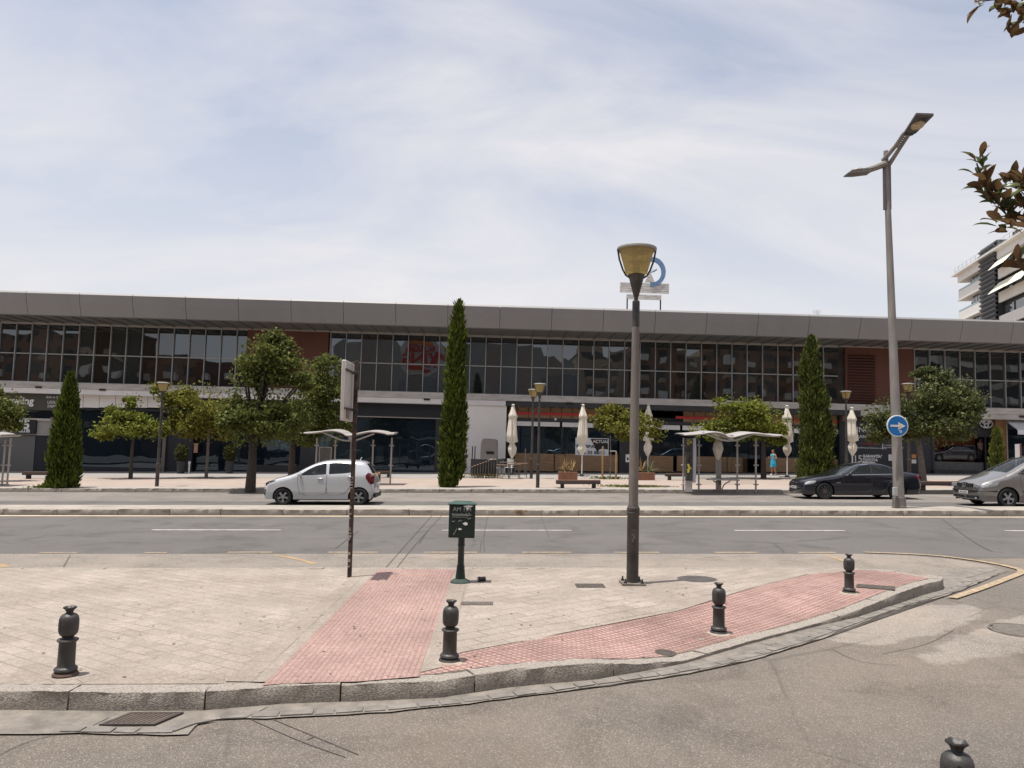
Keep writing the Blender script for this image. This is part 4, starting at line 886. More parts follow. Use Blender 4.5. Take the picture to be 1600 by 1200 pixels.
for x in (-.13, .13): MB().box(x-.01, x+.01, -.1*s, -.09*s, z0+.03, z0+.06).build('hinge', m_grn, cb)
# crushed can beside it
p = igp(752, 909); cn = thing('drinks_can', 'small crushed dark drinks can lying beside the green cabinet', 'can', (p.x, p.y, p.z+.034), R(25)); 
mb = MB(); mb.T = Matrix.Rotation(R(90), 4, 'Y'); mb.lathe([(.001, -.055), (.026, -.055), (.033, -.045), (.031, -.01), (.024, .005), (.032, .02), (.033, .045), (.026, .055), (.001, .05)], 18, fn=lambda r, z, a: r*(1+.08*sin(3*a+z*60)), cap=False); mb.build('can_body', pm('dark printed can', (.06, .05, .045), .35, .6, var=.6, sc=30), cn)
mb = MB(); mb.T = Matrix.Rotation(R(90), 4, 'Y'); mb.lathe([(.001, -.057), (.024, -.057), (.027, -.054)], 18, cap=False); mb.build('can_end', pm('bare aluminium', (.7, .7, .7), .3, .9), cn)
# traffic sign seen edge-on
p = igp(546, 902); top = yp(557, 564, p.y); ph = top.z-p.z; sg = thing('sign_post', 'thin rusty black post with a pale sign board seen edge-on from its side', 'sign', p); sg.rotation_euler = (0, R(-.5), 0)
mb = MB(); mb.box(-.027, .027, -.02, .02, 0, ph); mb.build('post', pm('peeling black paint over rust', (.03, .022, .018), .6, .2, var=.8, sc=14, bump=.5, col2=(.10, .06, .042, 1)), sg, bevel=.003)
mb = MB(); rr = random.Random(2)
for i in range(16): z = rr.uniform(.1, ph*.45); mb.box(-.029, .02*rr.random()-.01, -.0215, -.019, z, z+rr.uniform(.01, .05))
mb.build('paint_flakes', pm('grey primer flakes', (.33, .30, .27), .9), sg, smooth=False)
pz1 = yp(548, 562, p.y-.45).z-p.z; pz0 = yp(542, 657, p.y-.45).z-p.z
bd_ = MB(); bd_.box(-.115, -.055, -.44, .16, pz0, pz1); bd_.build('board', pm('pale grey sign back', (.50, .46, .42), .55, .1, var=.1, sc=4), sg, bevel=.012)
mb = MB()
for z in (pz0+.16, pz1-.13): mb.box(-.052, -.028, -.5, .06, z-.012, z+.012); mb.box(-.055, .032, -.026, .03, z-.018, z+.018)
mb.build('clamp', m_cast, sg, bevel=.002)
mb = MB(); mb.box(-.054, -.048, -.34, -.14, pz0+.03, pz0+.15); mb.box(-.047, -.046, -.30, -.18, pz0+.06, pz0+.12); mb.build('sticker_frame', pm('brown sticker', (.2, .15, .11), .8), sg, smooth=False)
# park lamp
m_pole = pm('weathered dark pole paint', (.05, .045, .043), .55, .2, var=.25, sc=4, bump=.2, bsc=40, col2=(.085, .075, .068, 1)); m_pole2 = pm('sun faded grey pole', (.17, .145, .128), .6, .1, var=.2, sc=3, strch=(3, 3, .8))
m_amb, _t, _p = nm('amber lamp plastic'); _p.inputs['Base Color'].default_value = (.80, .70, .43, 1); _p.inputs['Roughness'].default_value = .3; _p.inputs['Transmission Weight'].default_value = .0
_tr = node(_t, 'ShaderNodeBsdfTranslucent'); _tr.inputs[0].default_value = (.88, .78, .50, 1); _ms = node(_t, 'ShaderNodeMixShader'); _ms.inputs[0].default_value = .6
_tp = node(_t, 'ShaderNodeBsdfTransparent'); _tp.inputs[0].default_value = (.85, .78, .56, 1); _m2 = node(_t, 'ShaderNodeMixShader'); _m2.inputs[0].default_value = .5
lk(_t, _p.outputs[0], _ms.inputs[1]); lk(_t, _tr.outputs[0], _ms.inputs[2]); lk(_t, _ms.outputs[0], _m2.inputs[1]); lk(_t, _tp.outputs[0], _m2.inputs[2]); lk(_t, _m2.outputs[0], _t.nodes['Material Output'].inputs[0])
m_lid = pm('pale grey lamp lid', (.30, .29, .265), .6, .1, var=.15, sc=5); m_grey = pm('galvanised grey paint', (.24, .225, .21), .5, .3, var=.12, sc=3)
def park_lamp(p, hgt, label, grp=None, detail=True, mpole=None, mlow=None, low=.22):
    t = thing('park_lamp', label, 'street lamp', p, group=grp); k = hgt/530.
    def q(l): return [(r*k, z*k) for r, z in l]
    mb = MB()
    if detail:
        mb.box(-18*k, 18*k, -18*k, 18*k, 0, 3.5*k); mb.build('base_plate', pm('corroded base plate', (.15, .13, .11), .9, .1, var=.3, sc=20, bump=.6), t, bevel=.004)
        for a in (-1, 1):
            for b in (-1, 1): MB().lathe(q([(2.6, 3.5), (2.6, 6), (1.3, 6), (1.3, 10), (.1, 10.4)]), 8, o=(a*13*k, b*13*k, 0)).build('bolt', m_cast, t)
    MB().lathe(q([(9.2, 3 if detail else 0), (9.2, 106), (9.9, 107), (9.9, 110), (9.2, 110.5), (9.2, 113), (10, 113.5), (10, 117), (9.2, 117.5), (8.2, 120)]), 24, cap=False).build('pole_base', mlow or m_pole, t)
    if detail:
        d = MB(); d.box(-4*k, 4*k, -9.9*k, -8*k, 62*k, 84*k); d.build('service_door', m_pole, t, bevel=.003)
        d = MB(); [d.tube([(random.uniform(-2.5, 2.5)*k, -10.1*k, (66+2*i)*k), (random.uniform(-2.5, 2.5)*k, -10.3*k, (67+2*i)*k)], .8*k, 6) for i in range(6)]; d.build('cast_crest', pm('worn crest', (.2, .18, .16), .7, .2), t)
    MB().lathe(q([(7.4, 118), (7.1, 250), (6.6, 300), (5.7, 420), (5.6, 442)]), 20, cap=False).build('pole', mpole or m_pole2, t)
    MB().lathe(q([(5.9, 400), (5.9, 440), (5.4, 441), (3.2, 443), (3.2, 448), (4, 449), (11.5, 478), (12.5, 482), (13.5, 483), (12.6, 484), (10, 484.2)]), 24, cap=False).build('collar', m_pole, t)
    MB().lathe(q([(11.5, 484), (17, 486), (27.5, 523), (26.8, 523), (16.2, 487)]), 28, cap=False).build('lamp_bowl', m_amb, t)
    MB().lathe(q([(.5, 484), (5.5, 485), (5.5, 502), (15, 505), (5, 507), (.3, 508)]), 16, cap=False).build('burner', pm('lamp reflector', (.42, .40, .33), .4, .3) if 'lamp reflector' not in bpy.data.materials else bpy.data.materials['lamp reflector'], t)
    MB().lathe(q([(.2, 524), (30.5, 523), (31.6, 524.5), (31.4, 527), (27, 529.3), (12, 531), (.2, 531.5)]), 32, cap=False).build('lid', m_lid, t)
    for i in range(3 if detail else 3):
        a = pi/2+2*pi*i/3+.35 if not detail else (0, pi, pi/2)[i]
        rr_ = [(11, 479), (17, 483), (22, 492), (27.5, 508), (30.3, 524)]
        MB().tube([(r*k*cos(a), r*k*sin(a), z*k) for r, z in rr_], 1.5*k, 6).build('arm', m_pole, t)
    return t
p = igp(988, 913); top = yp(993.5, 385, p.y); park_lamp(p, top.z-p.z, 'tall park lamp with an amber bowl standing on the near beige pavement')
FG = 'park lamps on the far pavement'
fl = [(245, 760, 597, 'far park lamp standing right of the small leafy tree, its head among yellow leaves'), (840, 762, 599, 'taller far park lamp of the pair beside the outdoor tables'), (830, 748, 608, 'shorter far park lamp of the pair, standing further back by the restaurant'), (1323, 748, 611, 'far park lamp between the big cypress and the last closed parasol'), (1421, 752, 599, 'far park lamp in front of the round dense tree, right of the street light pole')]
f0 = None; f0h = 1
for px, py, ty, lab in fl:
    p = gp(px, py, .145); h = yp(px, ty, p.y).z-p.z
    if f0 is None: f0 = park_lamp(p, h, lab, FG, False, m_pole, m_pole); f0h = h
    else: dup(f0, p, random.uniform(0, 6), lab, FG, h/f0h)
# tall street light on the median with the blue arrow sign
p = gp(1405, 793.5, .14); pz = yp(1384, 236, p.y); hgt = pz.z-p.z; lean = pz.x-p.x
sl_ = thing('street_light', 'tall double armed grey street light on the median, leaning slightly left', 'street light', p)
def LP(f): return lean*f
m_gal = pm('weathered galvanised steel', (.24, .215, .195), .6, .2, var=.22, sc=2.2, bump=.15, strch=(2, 2, .6)); m_gal2 = pm('darker grey steel', (.17, .15, .135), .6, .2, var=.15, sc=3)  # second steel is a darker grey for foot, plates, head and conduit
ps = .0195
mb = MB(); mb.tube([(0, 0, 0), (LP(.02), 0, hgt*.02), (LP(.83), 0, hgt*.83)], [.165, .15, .085], 20); mb.build('pole', m_gal, sl_)
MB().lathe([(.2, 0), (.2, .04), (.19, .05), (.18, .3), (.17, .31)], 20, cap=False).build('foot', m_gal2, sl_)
mb = MB()
for dx in (-.085, .065): mb.box(dx-.025, dx+.035, -.05, .05, hgt*.83, hgt*.955)
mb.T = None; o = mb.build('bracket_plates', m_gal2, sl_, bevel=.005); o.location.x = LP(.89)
mb = MB(); mb.tube([(LP(.82), 0, hgt*.82), (LP(1), 0, hgt)], [.075, .065], 14); mb.build('mast_top', m_gal, sl_)
def up(px, py, dy=0.): q = yp(px, py, p.y+dy); return Vector((q.x-p.x, dy, q.z-p.z))
A0 = up(1383, 256); A1 = up(1345, 268); A2 = up(1322, 272); 
mb = MB()
for dy in (-.08, .08): mb.tube([A0+Vector((0, dy, 0)), up(1362, 264)+Vector((0, dy, 0)), A1+Vector((0, dy, 0))], [.09, .075, .06], 8)
mb.build('arm', m_gal, sl_)
B1 = up(1402, 229, -.5); B2 = up(1416, 208, -.9); B3 = up(1440, 180, -1.9)
mb = MB()
for dx in (-.06, .10): mb.tube([A0+Vector((dx, 0, -.05 if dx > 0 else .1)), B1+Vector((dx, 0, 0)), B2+Vector((dx, 0, 0))], [.07, .06, .055], 8)
for i in range(7): c = B1.lerp(B2, i/7); mb.box(c.x-.06, c.x+.1, c.y-.02, c.y+.02, c.z-.03, c.z+.0)
mb.build('arm', m_gal, sl_)
# left lamp head, edge-on: tapered flat shell
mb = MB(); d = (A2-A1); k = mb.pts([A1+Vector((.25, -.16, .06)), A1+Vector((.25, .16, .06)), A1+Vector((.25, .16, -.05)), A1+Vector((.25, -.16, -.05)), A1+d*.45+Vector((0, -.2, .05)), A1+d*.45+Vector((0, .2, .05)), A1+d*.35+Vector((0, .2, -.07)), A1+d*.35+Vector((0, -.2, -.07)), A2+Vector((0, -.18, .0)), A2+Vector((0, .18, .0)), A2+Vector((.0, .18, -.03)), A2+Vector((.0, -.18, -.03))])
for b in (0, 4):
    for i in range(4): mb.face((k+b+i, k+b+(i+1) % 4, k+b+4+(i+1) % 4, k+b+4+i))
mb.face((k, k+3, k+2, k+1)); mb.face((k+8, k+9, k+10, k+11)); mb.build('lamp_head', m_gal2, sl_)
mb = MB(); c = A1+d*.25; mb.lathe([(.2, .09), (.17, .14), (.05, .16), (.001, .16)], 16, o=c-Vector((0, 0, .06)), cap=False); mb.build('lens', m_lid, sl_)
# right head: flat panel tilted towards the camera side
c0 = up(1411, 211, -1.0); c1 = up(1423, 213, -1.0); c2 = up(1459, 181, -2.1); c3 = up(1431, 180, -2.1); c4 = up(1432, 208, -1.25)
pl = [c0, c1, c4, c2, c3]; nrm = (c2-c0).cross(c1-c0).normalized(); nrm = nrm if nrm.z > 0 else -nrm
mb = MB(); a = mb.pts(pl); b = mb.pts([q+nrm*.08 for q in pl]); n = 5; mb.face([a+i for i in range(n)]); mb.face([b+i for i in reversed(range(n))])
for i in range(n): mb.face((a+i, b+i, b+(i+1) % n, a+(i+1) % n))
mb.build('lamp_head', pm('dark lamp housing', (.085, .078, .075), .5, .3), sl_, bevel=.01)
cc = (c0+c2+c3+c4)/4+Vector((.02, 0, 0)); ax = (c2+c3-c0-c1).normalized(); bx_ = nrm.cross(ax).normalized()
mb = MB(); n = 24; rings = [mb.pts([cc-nrm*h+(ax*cos(2*pi*i/n)*1.5+bx_*sin(2*pi*i/n)*1.)*r for i in range(n)]) for r, h in ((.16, .0), (.155, .03), (.08, .05), (.01, .055))]
for r0, r1 in zip(rings, rings[1:]):
    for i in range(n): mb.face((r0+i, r0+(i+1) % n, r1+(i+1) % n, r1+i))
mb.build('lens', pm('yellowed lens', (.42, .33, .2), .35, var=.5, sc=8), sl_)
for f in (.1, .85): 
    mb = MB()
    for i in range(5): q = (c0+c1)/2*(1-f)+(c2+c3)/2*f+bx_*(-.12+.06*i); mb.tube([q-nrm*.01-ax*.05, q-nrm*.01+ax*.05], .012, 4)
    mb.build('cooling_slots', m_blk, sl_)
q = up(1399, 768, -.2); mb = MB(); mb.box(q.x-.05, q.x+.06, -.22, -.12, q.z-.12, q.z+.12); mb.build('junction_box', pm('grey plastic box', (.35, .37, .37), .6), sl_, bevel=.008)
MB().box(q.x+.02, q.x+.035, -.2, -.18, q.z-.42, q.z-.1).build('conduit', m_gal2, sl_)
c = up(1402, 665.5, -.22); sn = thing('direction_sign', 'round blue sign with a white arrow pointing right on the leaning street light', 'road sign', Vector(p)+c)
rr0 = .335*1.0; pxr = (yp(1418.5, 665, p.y-.22).x-yp(1385, 665, p.y-.22).x)/2; rr0 = pxr
mb = MB(); mb.T = Matrix.Rotation(R(90), 4, 'X'); mb.lathe([(.001, -.015), (rr0*.98, -.015), (rr0, 0), (rr0, .02), (rr0*.97, .024), (.001, .02)], 40, cap=False); mb.build('plate', pm('white enamel rim', (.72, .72, .72), .5, var=.03), sn)
mb = MB(); mb.T = Matrix.Rotation(R(90), 4, 'X'); mb.lathe([(.001, .027), (rr0*.91, .027), (rr0*.915, .022)], 40, cap=False); mb.build('blue_face', pm('blue enamel', (.012, .145, .40), .4, var=.06, sc=3), sn)
u = rr0
mb = MB(); mb.prism([(-.68*u, -.09*u), (.08*u, -.09*u), (.02*u, -.36*u), (.72*u, 0), (.02*u, .36*u), (.08*u, .09*u), (-.68*u, .09*u)][::1], -.031, -.027); o = mb.build('arrow', pm('white arrow film', (.68, .64, .6), .5, var=.1, sc=9), sn, smooth=False)
mb = MB(); mb.prism(smooth_pl([(.12*u, -.36*u), (.2*u, -.66*u), (.36*u, -.66*u), (.38*u, -.4*u)], 1, True), -.031, -.027); mb.build('round_sticker', pm('white sticker', (.66, .68, .7), .5), sn, smooth=False)
mb = MB(); mb.prism([(.22*u, -.57*u), (.30*u, -.58*u), (.30*u, -.45*u), (.22*u, -.45*u)], -.033, -.0312); mb.build('sticker_mark', bpy.data.materials['blue enamel'], sn, smooth=False)
mb = MB(); mb.prism([(.1*u, -.12*u), (.28*u, -.13*u), (.3*u, .08*u), (.12*u, .1*u)], -.033, -.0312); mb.build('peach_sticker', pm('peach sticker', (.7, .45, .33), .6), sn, smooth=False)
# ------------------------------------------------------------------ foliage
def leaves(pos, dirs, size, name, mat, parent, aspect=.5, jit=.9, fold=.15, mbcore=None):
    """many small folded leaf quads as one mesh"""
    n = len(pos); d = dirs+RNG.normal(0, jit, (n, 3)); d /= np.linalg.norm(d, axis=1)[:, None]
    r = RNG.normal(0, 1, (n, 3)); a = np.cross(d, r); a /= np.linalg.norm(a, axis=1)[:, None]; nn = np.cross(a, d)
    s = size*RNG.uniform(.65, 1.25, n)[:, None]
    P0 = pos-d*s*.5; P2 = pos+d*s*.5; P1 = pos+a*s*aspect*.5+nn*s*fold; P3 = pos-a*s*aspect*.5+nn*s*fold
    V = np.stack([P0, P1, P2, P3], 1).reshape(-1, 3)
    me = bpy.data.meshes.new(name); me.vertices.add(4*n); me.vertices.foreach_set('co', V.ravel()); me.loops.add(4*n); me.loops.foreach_set('vertex_index', np.arange(4*n, dtype=np.int32))
    me.polygons.add(n); me.polygons.foreach_set('loop_start', np.arange(0, 4*n, 4, dtype=np.int32)); me.materials.append(mat); me.update(); me.validate()
    o = bpy.data.objects.new(name, me); C.objects.link(o)
    if parent: o.parent = parent
    return o
m_bark = pm('brown bark', (.055, .042, .034), .9, var=.3, sc=9, bump=.8, bsc=25, strch=(3, 3, .6)); m_barkg = pm('pale grey bark', (.13, .11, .095), .9, var=.3, sc=9, bump=.6, bsc=25)
lf_green = leafm('fresh green leaves', (.07, .095, .014), (.20, .225, .045), alt=(.25, .22, .05), altp=1.1)
lf_mix = leafm('green leaves turning yellow', (.075, .085, .016), (.19, .19, .04), alt=(.42, .29, .05), altp=.62)
lf_olive = leafm('olive leaves with some rust', (.055, .074, .020), (.155, .175, .052), alt=(.32, .21, .06), altp=.82)
lf_dark = leafm('dark glossy leaves', (.035, .05, .018), (.13, .145, .055), alt=(.24, .16, .04), altp=1.02, rough=.45)
lf_cyp = leafm('cypress green', (.024, .040, .006), (.10, .128, .018), alt=(.16, .12, .05), altp=1.12, trans=.2); lf_cyp2 = leafm('olive cypress with brown patches', (.026, .040, .010), (.105, .128, .028), alt=(.18, .11, .07), altp=.86, trans=.2)
lf_core = pm('dark green foliage core', (.010, .014, .006), .95, var=.3)  # dark green for the solid core that blocks the view through
def tree(base, label, blobs, n, size, mat, trunk=(.1, .06), branches=None, bark=None, seed=1, name='leafy_tree', cat='tree', gap=.0, shell=.45, grp=None, lean=0.):
    """blobs: (dx, z, rx, rz, weight) measured from the base, in metres"""
    t = thing(name, label, cat, base, group=grp); rng = np.random.default_rng(seed); rr = random.Random(seed)
    zc = min(b[1]-b[3]*.35 for b in blobs); mb = MB(); x0 = 0; pts = [(0, 0, -.1), (lean*.4+rr.uniform(-.04, .04), 0, zc*.5), (lean, 0, zc)]
    mb.tube(pts, [trunk[0]*1.1, trunk[0]*.85, trunk[1]*1.1], 10)
    for b in blobs:
        for k in range(3):
            a = rr.uniform(0, 2*pi); e = (b[0]+b[2]*.6*cos(a)*rr.random(), b[2]*.6*sin(a)*rr.random(), b[1]+b[3]*rr.uniform(-.1, .6)); m_ = (lean*.8+e[0]*.4, e[1]*.35, zc+(e[2]-zc)*.35)
            mb.tube([(lean, 0, zc-.05), m_, e], [trunk[1]*.7, trunk[1]*.4, trunk[1]*.1], 6)
    mb.build('trunk', bark or m_bark, t)
    P = []; D = []; tot = sum(b[4] for b in blobs)
    for b in blobs:
        K = 16 if b[4] > 1.5 else 9; per = int(n*b[4]/tot/K*(1.05-gap)); c = np.array([b[0], 0, b[1]]); sc_ = np.array([b[2], b[2]*.95, b[3]])
        for q in range(K):                            # clumps of leaves, each on its own twig, with gaps between them
            u = rng.normal(0, 1, 3); u /= np.linalg.norm(u); f = rng.uniform(.35, .88) if q > 2 else rng.uniform(0, .35); cc = c+u*sc_*f; rr_ = rng.uniform(.24, .42)*(1.1 if gap < 0 else 1)
            mb_ = None; v = rng.normal(0, 1, (per, 3)); v /= np.linalg.norm(v, axis=1)[:, None]; rad = rng.uniform(.15, 1, per)**(1/2.2)
            p = cc+v*rad[:, None]*rr_*sc_*np.array([1.15, 1.15, .85]); p[:, 2] -= .10*np.abs(v[:, 0])*rr_; P.append(p); D.append(v*.5+u*.4+np.array([0, 0, -.1]))
        m = int(n*b[4]/tot*.10); u = rng.normal(0, 1, (m, 3)); u /= np.linalg.norm(u, axis=1)[:, None]; P.append(c+u*sc_*rng.uniform(.7, 1.12, (m, 1))); D.append(u)
    P = np.concatenate(P); D = np.concatenate(D); leaves(P, D, size, 'crown', mat, t, aspect=.55); return t
def cypress(base, label, prof, n, mat, size=.26, seed=1, core=True, lumps=.12, grp=None):
    """prof: (z, r, dx) from the base"""
    t = thing('cypress_tree', label, 'tree', base, group=grp); rng = np.random.default_rng(seed); H_ = prof[-1][0]
    zs = np.array([p[0] for p in prof]); rs = np.array([p[1] for p in prof]); xs = np.array([p[2] if len(p) > 2 else 0 for p in prof])
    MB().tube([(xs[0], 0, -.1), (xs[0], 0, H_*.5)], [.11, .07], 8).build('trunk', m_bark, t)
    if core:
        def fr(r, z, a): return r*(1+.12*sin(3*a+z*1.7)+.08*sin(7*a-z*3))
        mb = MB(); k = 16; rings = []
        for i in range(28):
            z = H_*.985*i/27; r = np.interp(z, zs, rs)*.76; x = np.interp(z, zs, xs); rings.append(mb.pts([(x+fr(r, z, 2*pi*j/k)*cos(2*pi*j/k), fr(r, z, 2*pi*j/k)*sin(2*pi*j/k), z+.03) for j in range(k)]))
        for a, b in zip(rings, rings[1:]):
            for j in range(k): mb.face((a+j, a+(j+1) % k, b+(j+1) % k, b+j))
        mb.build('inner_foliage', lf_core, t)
    z = rng.uniform(0, 1, n*2); w = np.interp(z*H_, zs, rs); z = z[rng.uniform(0, w.max(), n*2) < w+.08][:n]; m = len(z); z = z*H_
    a = rng.uniform(0, 2*pi, m); cl = np.array([noise.noise(Vector((cos(q)*1.6, sin(q)*1.6, v*1.1+seed*3))) for q, v in zip(a, z)]); cf = np.array([noise.noise(Vector((cos(q)*4, sin(q)*4, v*2.6+seed))) for q, v in zip(a, z)])
    r = np.interp(z, zs, rs)*(1+lumps*2.2*cl+lumps*1.6*cf)*rng.uniform(.78, 1.04, m)
    P = np.stack([np.interp(z, zs, xs)+r*np.cos(a), r*np.sin(a), z+.02], 1); D = np.stack([np.cos(a)*.55, np.sin(a)*.55, np.full(m, 1.2)], 1)
    r2 = rng.uniform(0, 1, m) < .13; P[r2, 0] += .11*np.cos(a[r2])*rng.uniform(.3, 1.6, r2.sum()); P[r2, 1] += .12*np.sin(a[r2])
    leaves(P, D, size, 'crown', mat, t, aspect=.30, jit=.33, fold=.1); return t
def TB(px, py, zo=.145): return gp(px, py, zo)
def mk(base, cx, cy, w_, h_, wt=1.):               # blob from a pixel box around the crown, at the tree's distance
    q = yp(cx, cy, base.y); k = base.y/F*1.0; return (q.x-base.x, q.z-base.z, w_/2*k, h_/2*k, wt)
b = TB(5, 752); b = TB(-14, 752); tree(b, 'leafy green tree cut by the left edge, in front of the olive sign board', [mk(b, -8, 640, 78, 78, 2), mk(b, 14, 655, 50, 50, 1), mk(b, -20, 622, 46, 40, 1)], 9000, .17, lf_olive, (.13, .08), seed=3)
b = TB(204, 748); tree(b, 'small fresh green tree with a spreading crown under the white panels', [mk(b, 205, 665, 95, 42, 3), mk(b, 188, 648, 48, 34, 1), mk(b, 165, 676, 50, 24, 1), mk(b, 244, 672, 50, 32, 1), mk(b, 208, 627, 28, 26, .4)], 9000, .17, lf_green, (.10, .06), seed=4, gap=.1)
b = TB(322, 747); tree(b, 'yellowing tree with a thin pale trunk, left of the largest tree', [mk(b, 315, 645, 104, 88, 3), mk(b, 275, 622, 60, 48, 1.2), mk(b, 246, 606, 32, 22, .3), mk(b, 350, 660, 70, 56, 1.3), mk(b, 285, 665, 60, 36, .6)], 17000, .17, lf_mix, (.085, .06), bark=m_barkg, seed=5, gap=.05)
b = TB(391, 764); tree(b, 'largest tree with a tall ragged olive and yellow crown behind the white hatchback', [mk(b, 425, 560, 92, 78, 2.6), mk(b, 395, 590, 70, 70, 1.4), mk(b, 392, 662, 96, 74, 3), mk(b, 440, 650, 96, 86, 3), mk(b, 425, 530, 46, 34, .6), mk(b, 470, 590, 50, 46, .8), mk(b, 365, 640, 50, 50, .8)], 27000, .16, lf_olive, (.20, .13), seed=6, gap=.06)
b = TB(455, 752); tree(b, 'dark trunked tree right of the largest one, partly hidden by the white hatchback', [mk(b, 500, 600, 86, 80, 2.4), mk(b, 475, 655, 90, 78, 2.6), mk(b, 518, 658, 62, 72, 1.4), mk(b, 512, 566, 40, 30, .5)], 20000, .16, lf_olive, (.17, .10), seed=7, gap=.08)
b = TB(986, 760); tree(b, 'small sparse tree behind the tall lamp post with a paper notice tied to its trunk', [mk(b, 978, 662, 92, 48, 3), mk(b, 940, 655, 38, 34, .7), mk(b, 1022, 672, 44, 36, .7), mk(b, 958, 640, 36, 20, .4)], 7500, .15, lf_mix, (.10, .06), seed=8, gap=.12)
b = TB(1193, 748); tree(b, 'bright green tree with a dark trunk over the second bus shelter', [mk(b, 1165, 655, 108, 66, 3), mk(b, 1205, 668, 66, 60, 1.2), mk(b, 1110, 672, 66, 34, 1), mk(b, 1150, 632, 76, 34, .8), mk(b, 1178, 640, 40, 44, .4)], 13000, .17, lf_green, (.15, .09), seed=9, gap=.05)
b = TB(1443, 757); tree(b, 'round dense dark tree between the street light and the silver people carrier', [mk(b, 1475, 632, 116, 104, 4), mk(b, 1400, 655, 96, 74, 2.4), mk(b, 1450, 665, 120, 66, 2.4), mk(b, 1378, 668, 60, 50, .8), mk(b, 1455, 590, 60, 36, .6)], 30000, .15, lf_dark, (.16, .10), bark=m_barkg, seed=10, gap=-.12, lean=-.25, shell=.6)
def cyp(px, py, top, prof_px, label, n, mat, seed, **k):
    b = TB(px, py); kx = b.y/F; z = lambda yy, xx=px: yp(xx, yy, b.y).z-b.z
    pr = [(max(0, z(yy)), w_/2*kx*.86, (yp(px+dx, yy, b.y).x-b.x)) for yy, w_, dx in prof_px]; return cypress(b, label, sorted(pr), n, mat, seed=seed, **k)
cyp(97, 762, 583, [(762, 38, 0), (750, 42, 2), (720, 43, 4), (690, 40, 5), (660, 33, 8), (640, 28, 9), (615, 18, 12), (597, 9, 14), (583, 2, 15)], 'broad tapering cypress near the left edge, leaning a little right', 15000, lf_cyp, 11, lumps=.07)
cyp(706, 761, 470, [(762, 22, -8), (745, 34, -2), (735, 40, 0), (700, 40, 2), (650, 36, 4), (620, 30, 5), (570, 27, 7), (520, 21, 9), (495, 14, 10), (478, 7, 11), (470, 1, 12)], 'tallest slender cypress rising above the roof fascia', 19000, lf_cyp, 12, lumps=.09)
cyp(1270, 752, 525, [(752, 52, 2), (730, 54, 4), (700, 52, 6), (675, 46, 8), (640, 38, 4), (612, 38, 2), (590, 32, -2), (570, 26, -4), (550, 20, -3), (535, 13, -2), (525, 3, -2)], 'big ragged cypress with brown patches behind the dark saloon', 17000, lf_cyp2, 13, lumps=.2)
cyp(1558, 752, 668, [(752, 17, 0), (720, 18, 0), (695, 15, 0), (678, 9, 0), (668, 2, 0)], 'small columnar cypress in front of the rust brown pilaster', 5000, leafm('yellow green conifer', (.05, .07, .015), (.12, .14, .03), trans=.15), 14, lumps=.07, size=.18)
# little spreading fringe at the foot of the left cypress
b = TB(76, 762); t = thing('low_shrub', 'low trailing shrub at the foot of the left cypress', 'shrub', b); P_ = RNG.normal(0, 1, (900, 3))*np.array([.32, .2, .0])+np.array([.15, 0, 0]); P_[:, 2] = np.abs(RNG.normal(0, .10, 900))*(1+P_[:, 0]*1.6).clip(.2); leaves(P_, np.tile([-.6, 0, .6], (900, 1)), .14, 'foliage', lf_cyp, t, .35); MB().tube([(0, 0, 0), (.2, 0, .1)], .02, 5).build('stem', m_bark, t)
# ------------------------------------------------------------------ staked sapling
b = TB(953, 749); t = thing('tree_stakes', 'thin sapling between two orange wooden stakes', 'sapling', b); kk = b.y/F
for px, ty in ((942, 697), (963, 705)): q = yp(px, ty, b.y); MB().lathe([(.05, 0), (.05, q.z-b.z-.08), (.02, q.z-b.z)], 8, o=(q.x-b.x, 0, 0)).build('stake', pm('orange timber stake', (.24, .15, .07), .8, var=.25, sc=6), t)
MB().tube([(0, 0, 0), (.03, 0, 1.0), (-.02, 0, 2.3)], [.03, .022, .012], 6).build('trunk', m_barkg, t); q0 = yp(953, 704, b.y); q1 = yp(963, 704, b.y)
MB().box(q0.x-b.x, q1.x-b.x, -.02, .02, q0.z-b.z-.04, q0.z-b.z).build('tie', m_beam, t)
def tuft(px, py, wd, n, label, mat, h=.16, cat='weeds', seed=1):
    b = TB(px, py, .15); rng = np.random.default_rng(seed); P_ = rng.normal(0, 1, (n, 3))*np.array([wd, .12, 0]); P_[:, 2] = rng.uniform(0, h, n); o = leaves(P_, np.tile([0, 0, .8], (n, 1)), .13, 'weed_tuft', mat, None, .3); o.location = b; o['kind'] = 'stuff'; return o
tuft(952, 748.5, .55, 350, 'dry weeds around the staked sapling', lf_olive, .12)
tuft(990, 761, .7, 500, 'low green weeds at the foot of the sparse tree behind the lamp', lf_green, .07, seed=2); tuft(756, 747, .6, 420, 'dry grass below the stacked folding tables', leafm('dry grass', (.12, .10, .03), (.26, .2, .07)), .22, seed=3)
o = tuft(812, 804, .16, 60, 'small orange dry weed on the median kerb', leafm('rusty weed', (.16, .09, .04), (.3, .2, .09)), .10, seed=4); q = gp(812, 797, .155); o.location = (q.x, YM0-.02, q.z-.08); o.scale = (.6, .4, .7)
# paper notice on trunk
b = TB(981, 760); q0 = yp(981, 716, b.y-.2); t = thing('trunk_notice', 'white paper notice on the trunk behind the tall lamp post', 'notice', (q0.x, b.y-.15, q0.z)); kk = b.y/F
MB().box(-3*kk, 3*kk, -.01, .01, -6*kk, 6*kk).build('paper', pm('white paper', (.6, .6, .6), .8), t); MB().box(-1.4*kk, 1.6*kk, -.014, -.011, -3*kk, 1*kk).build('printed_photo', m_dgr, t)
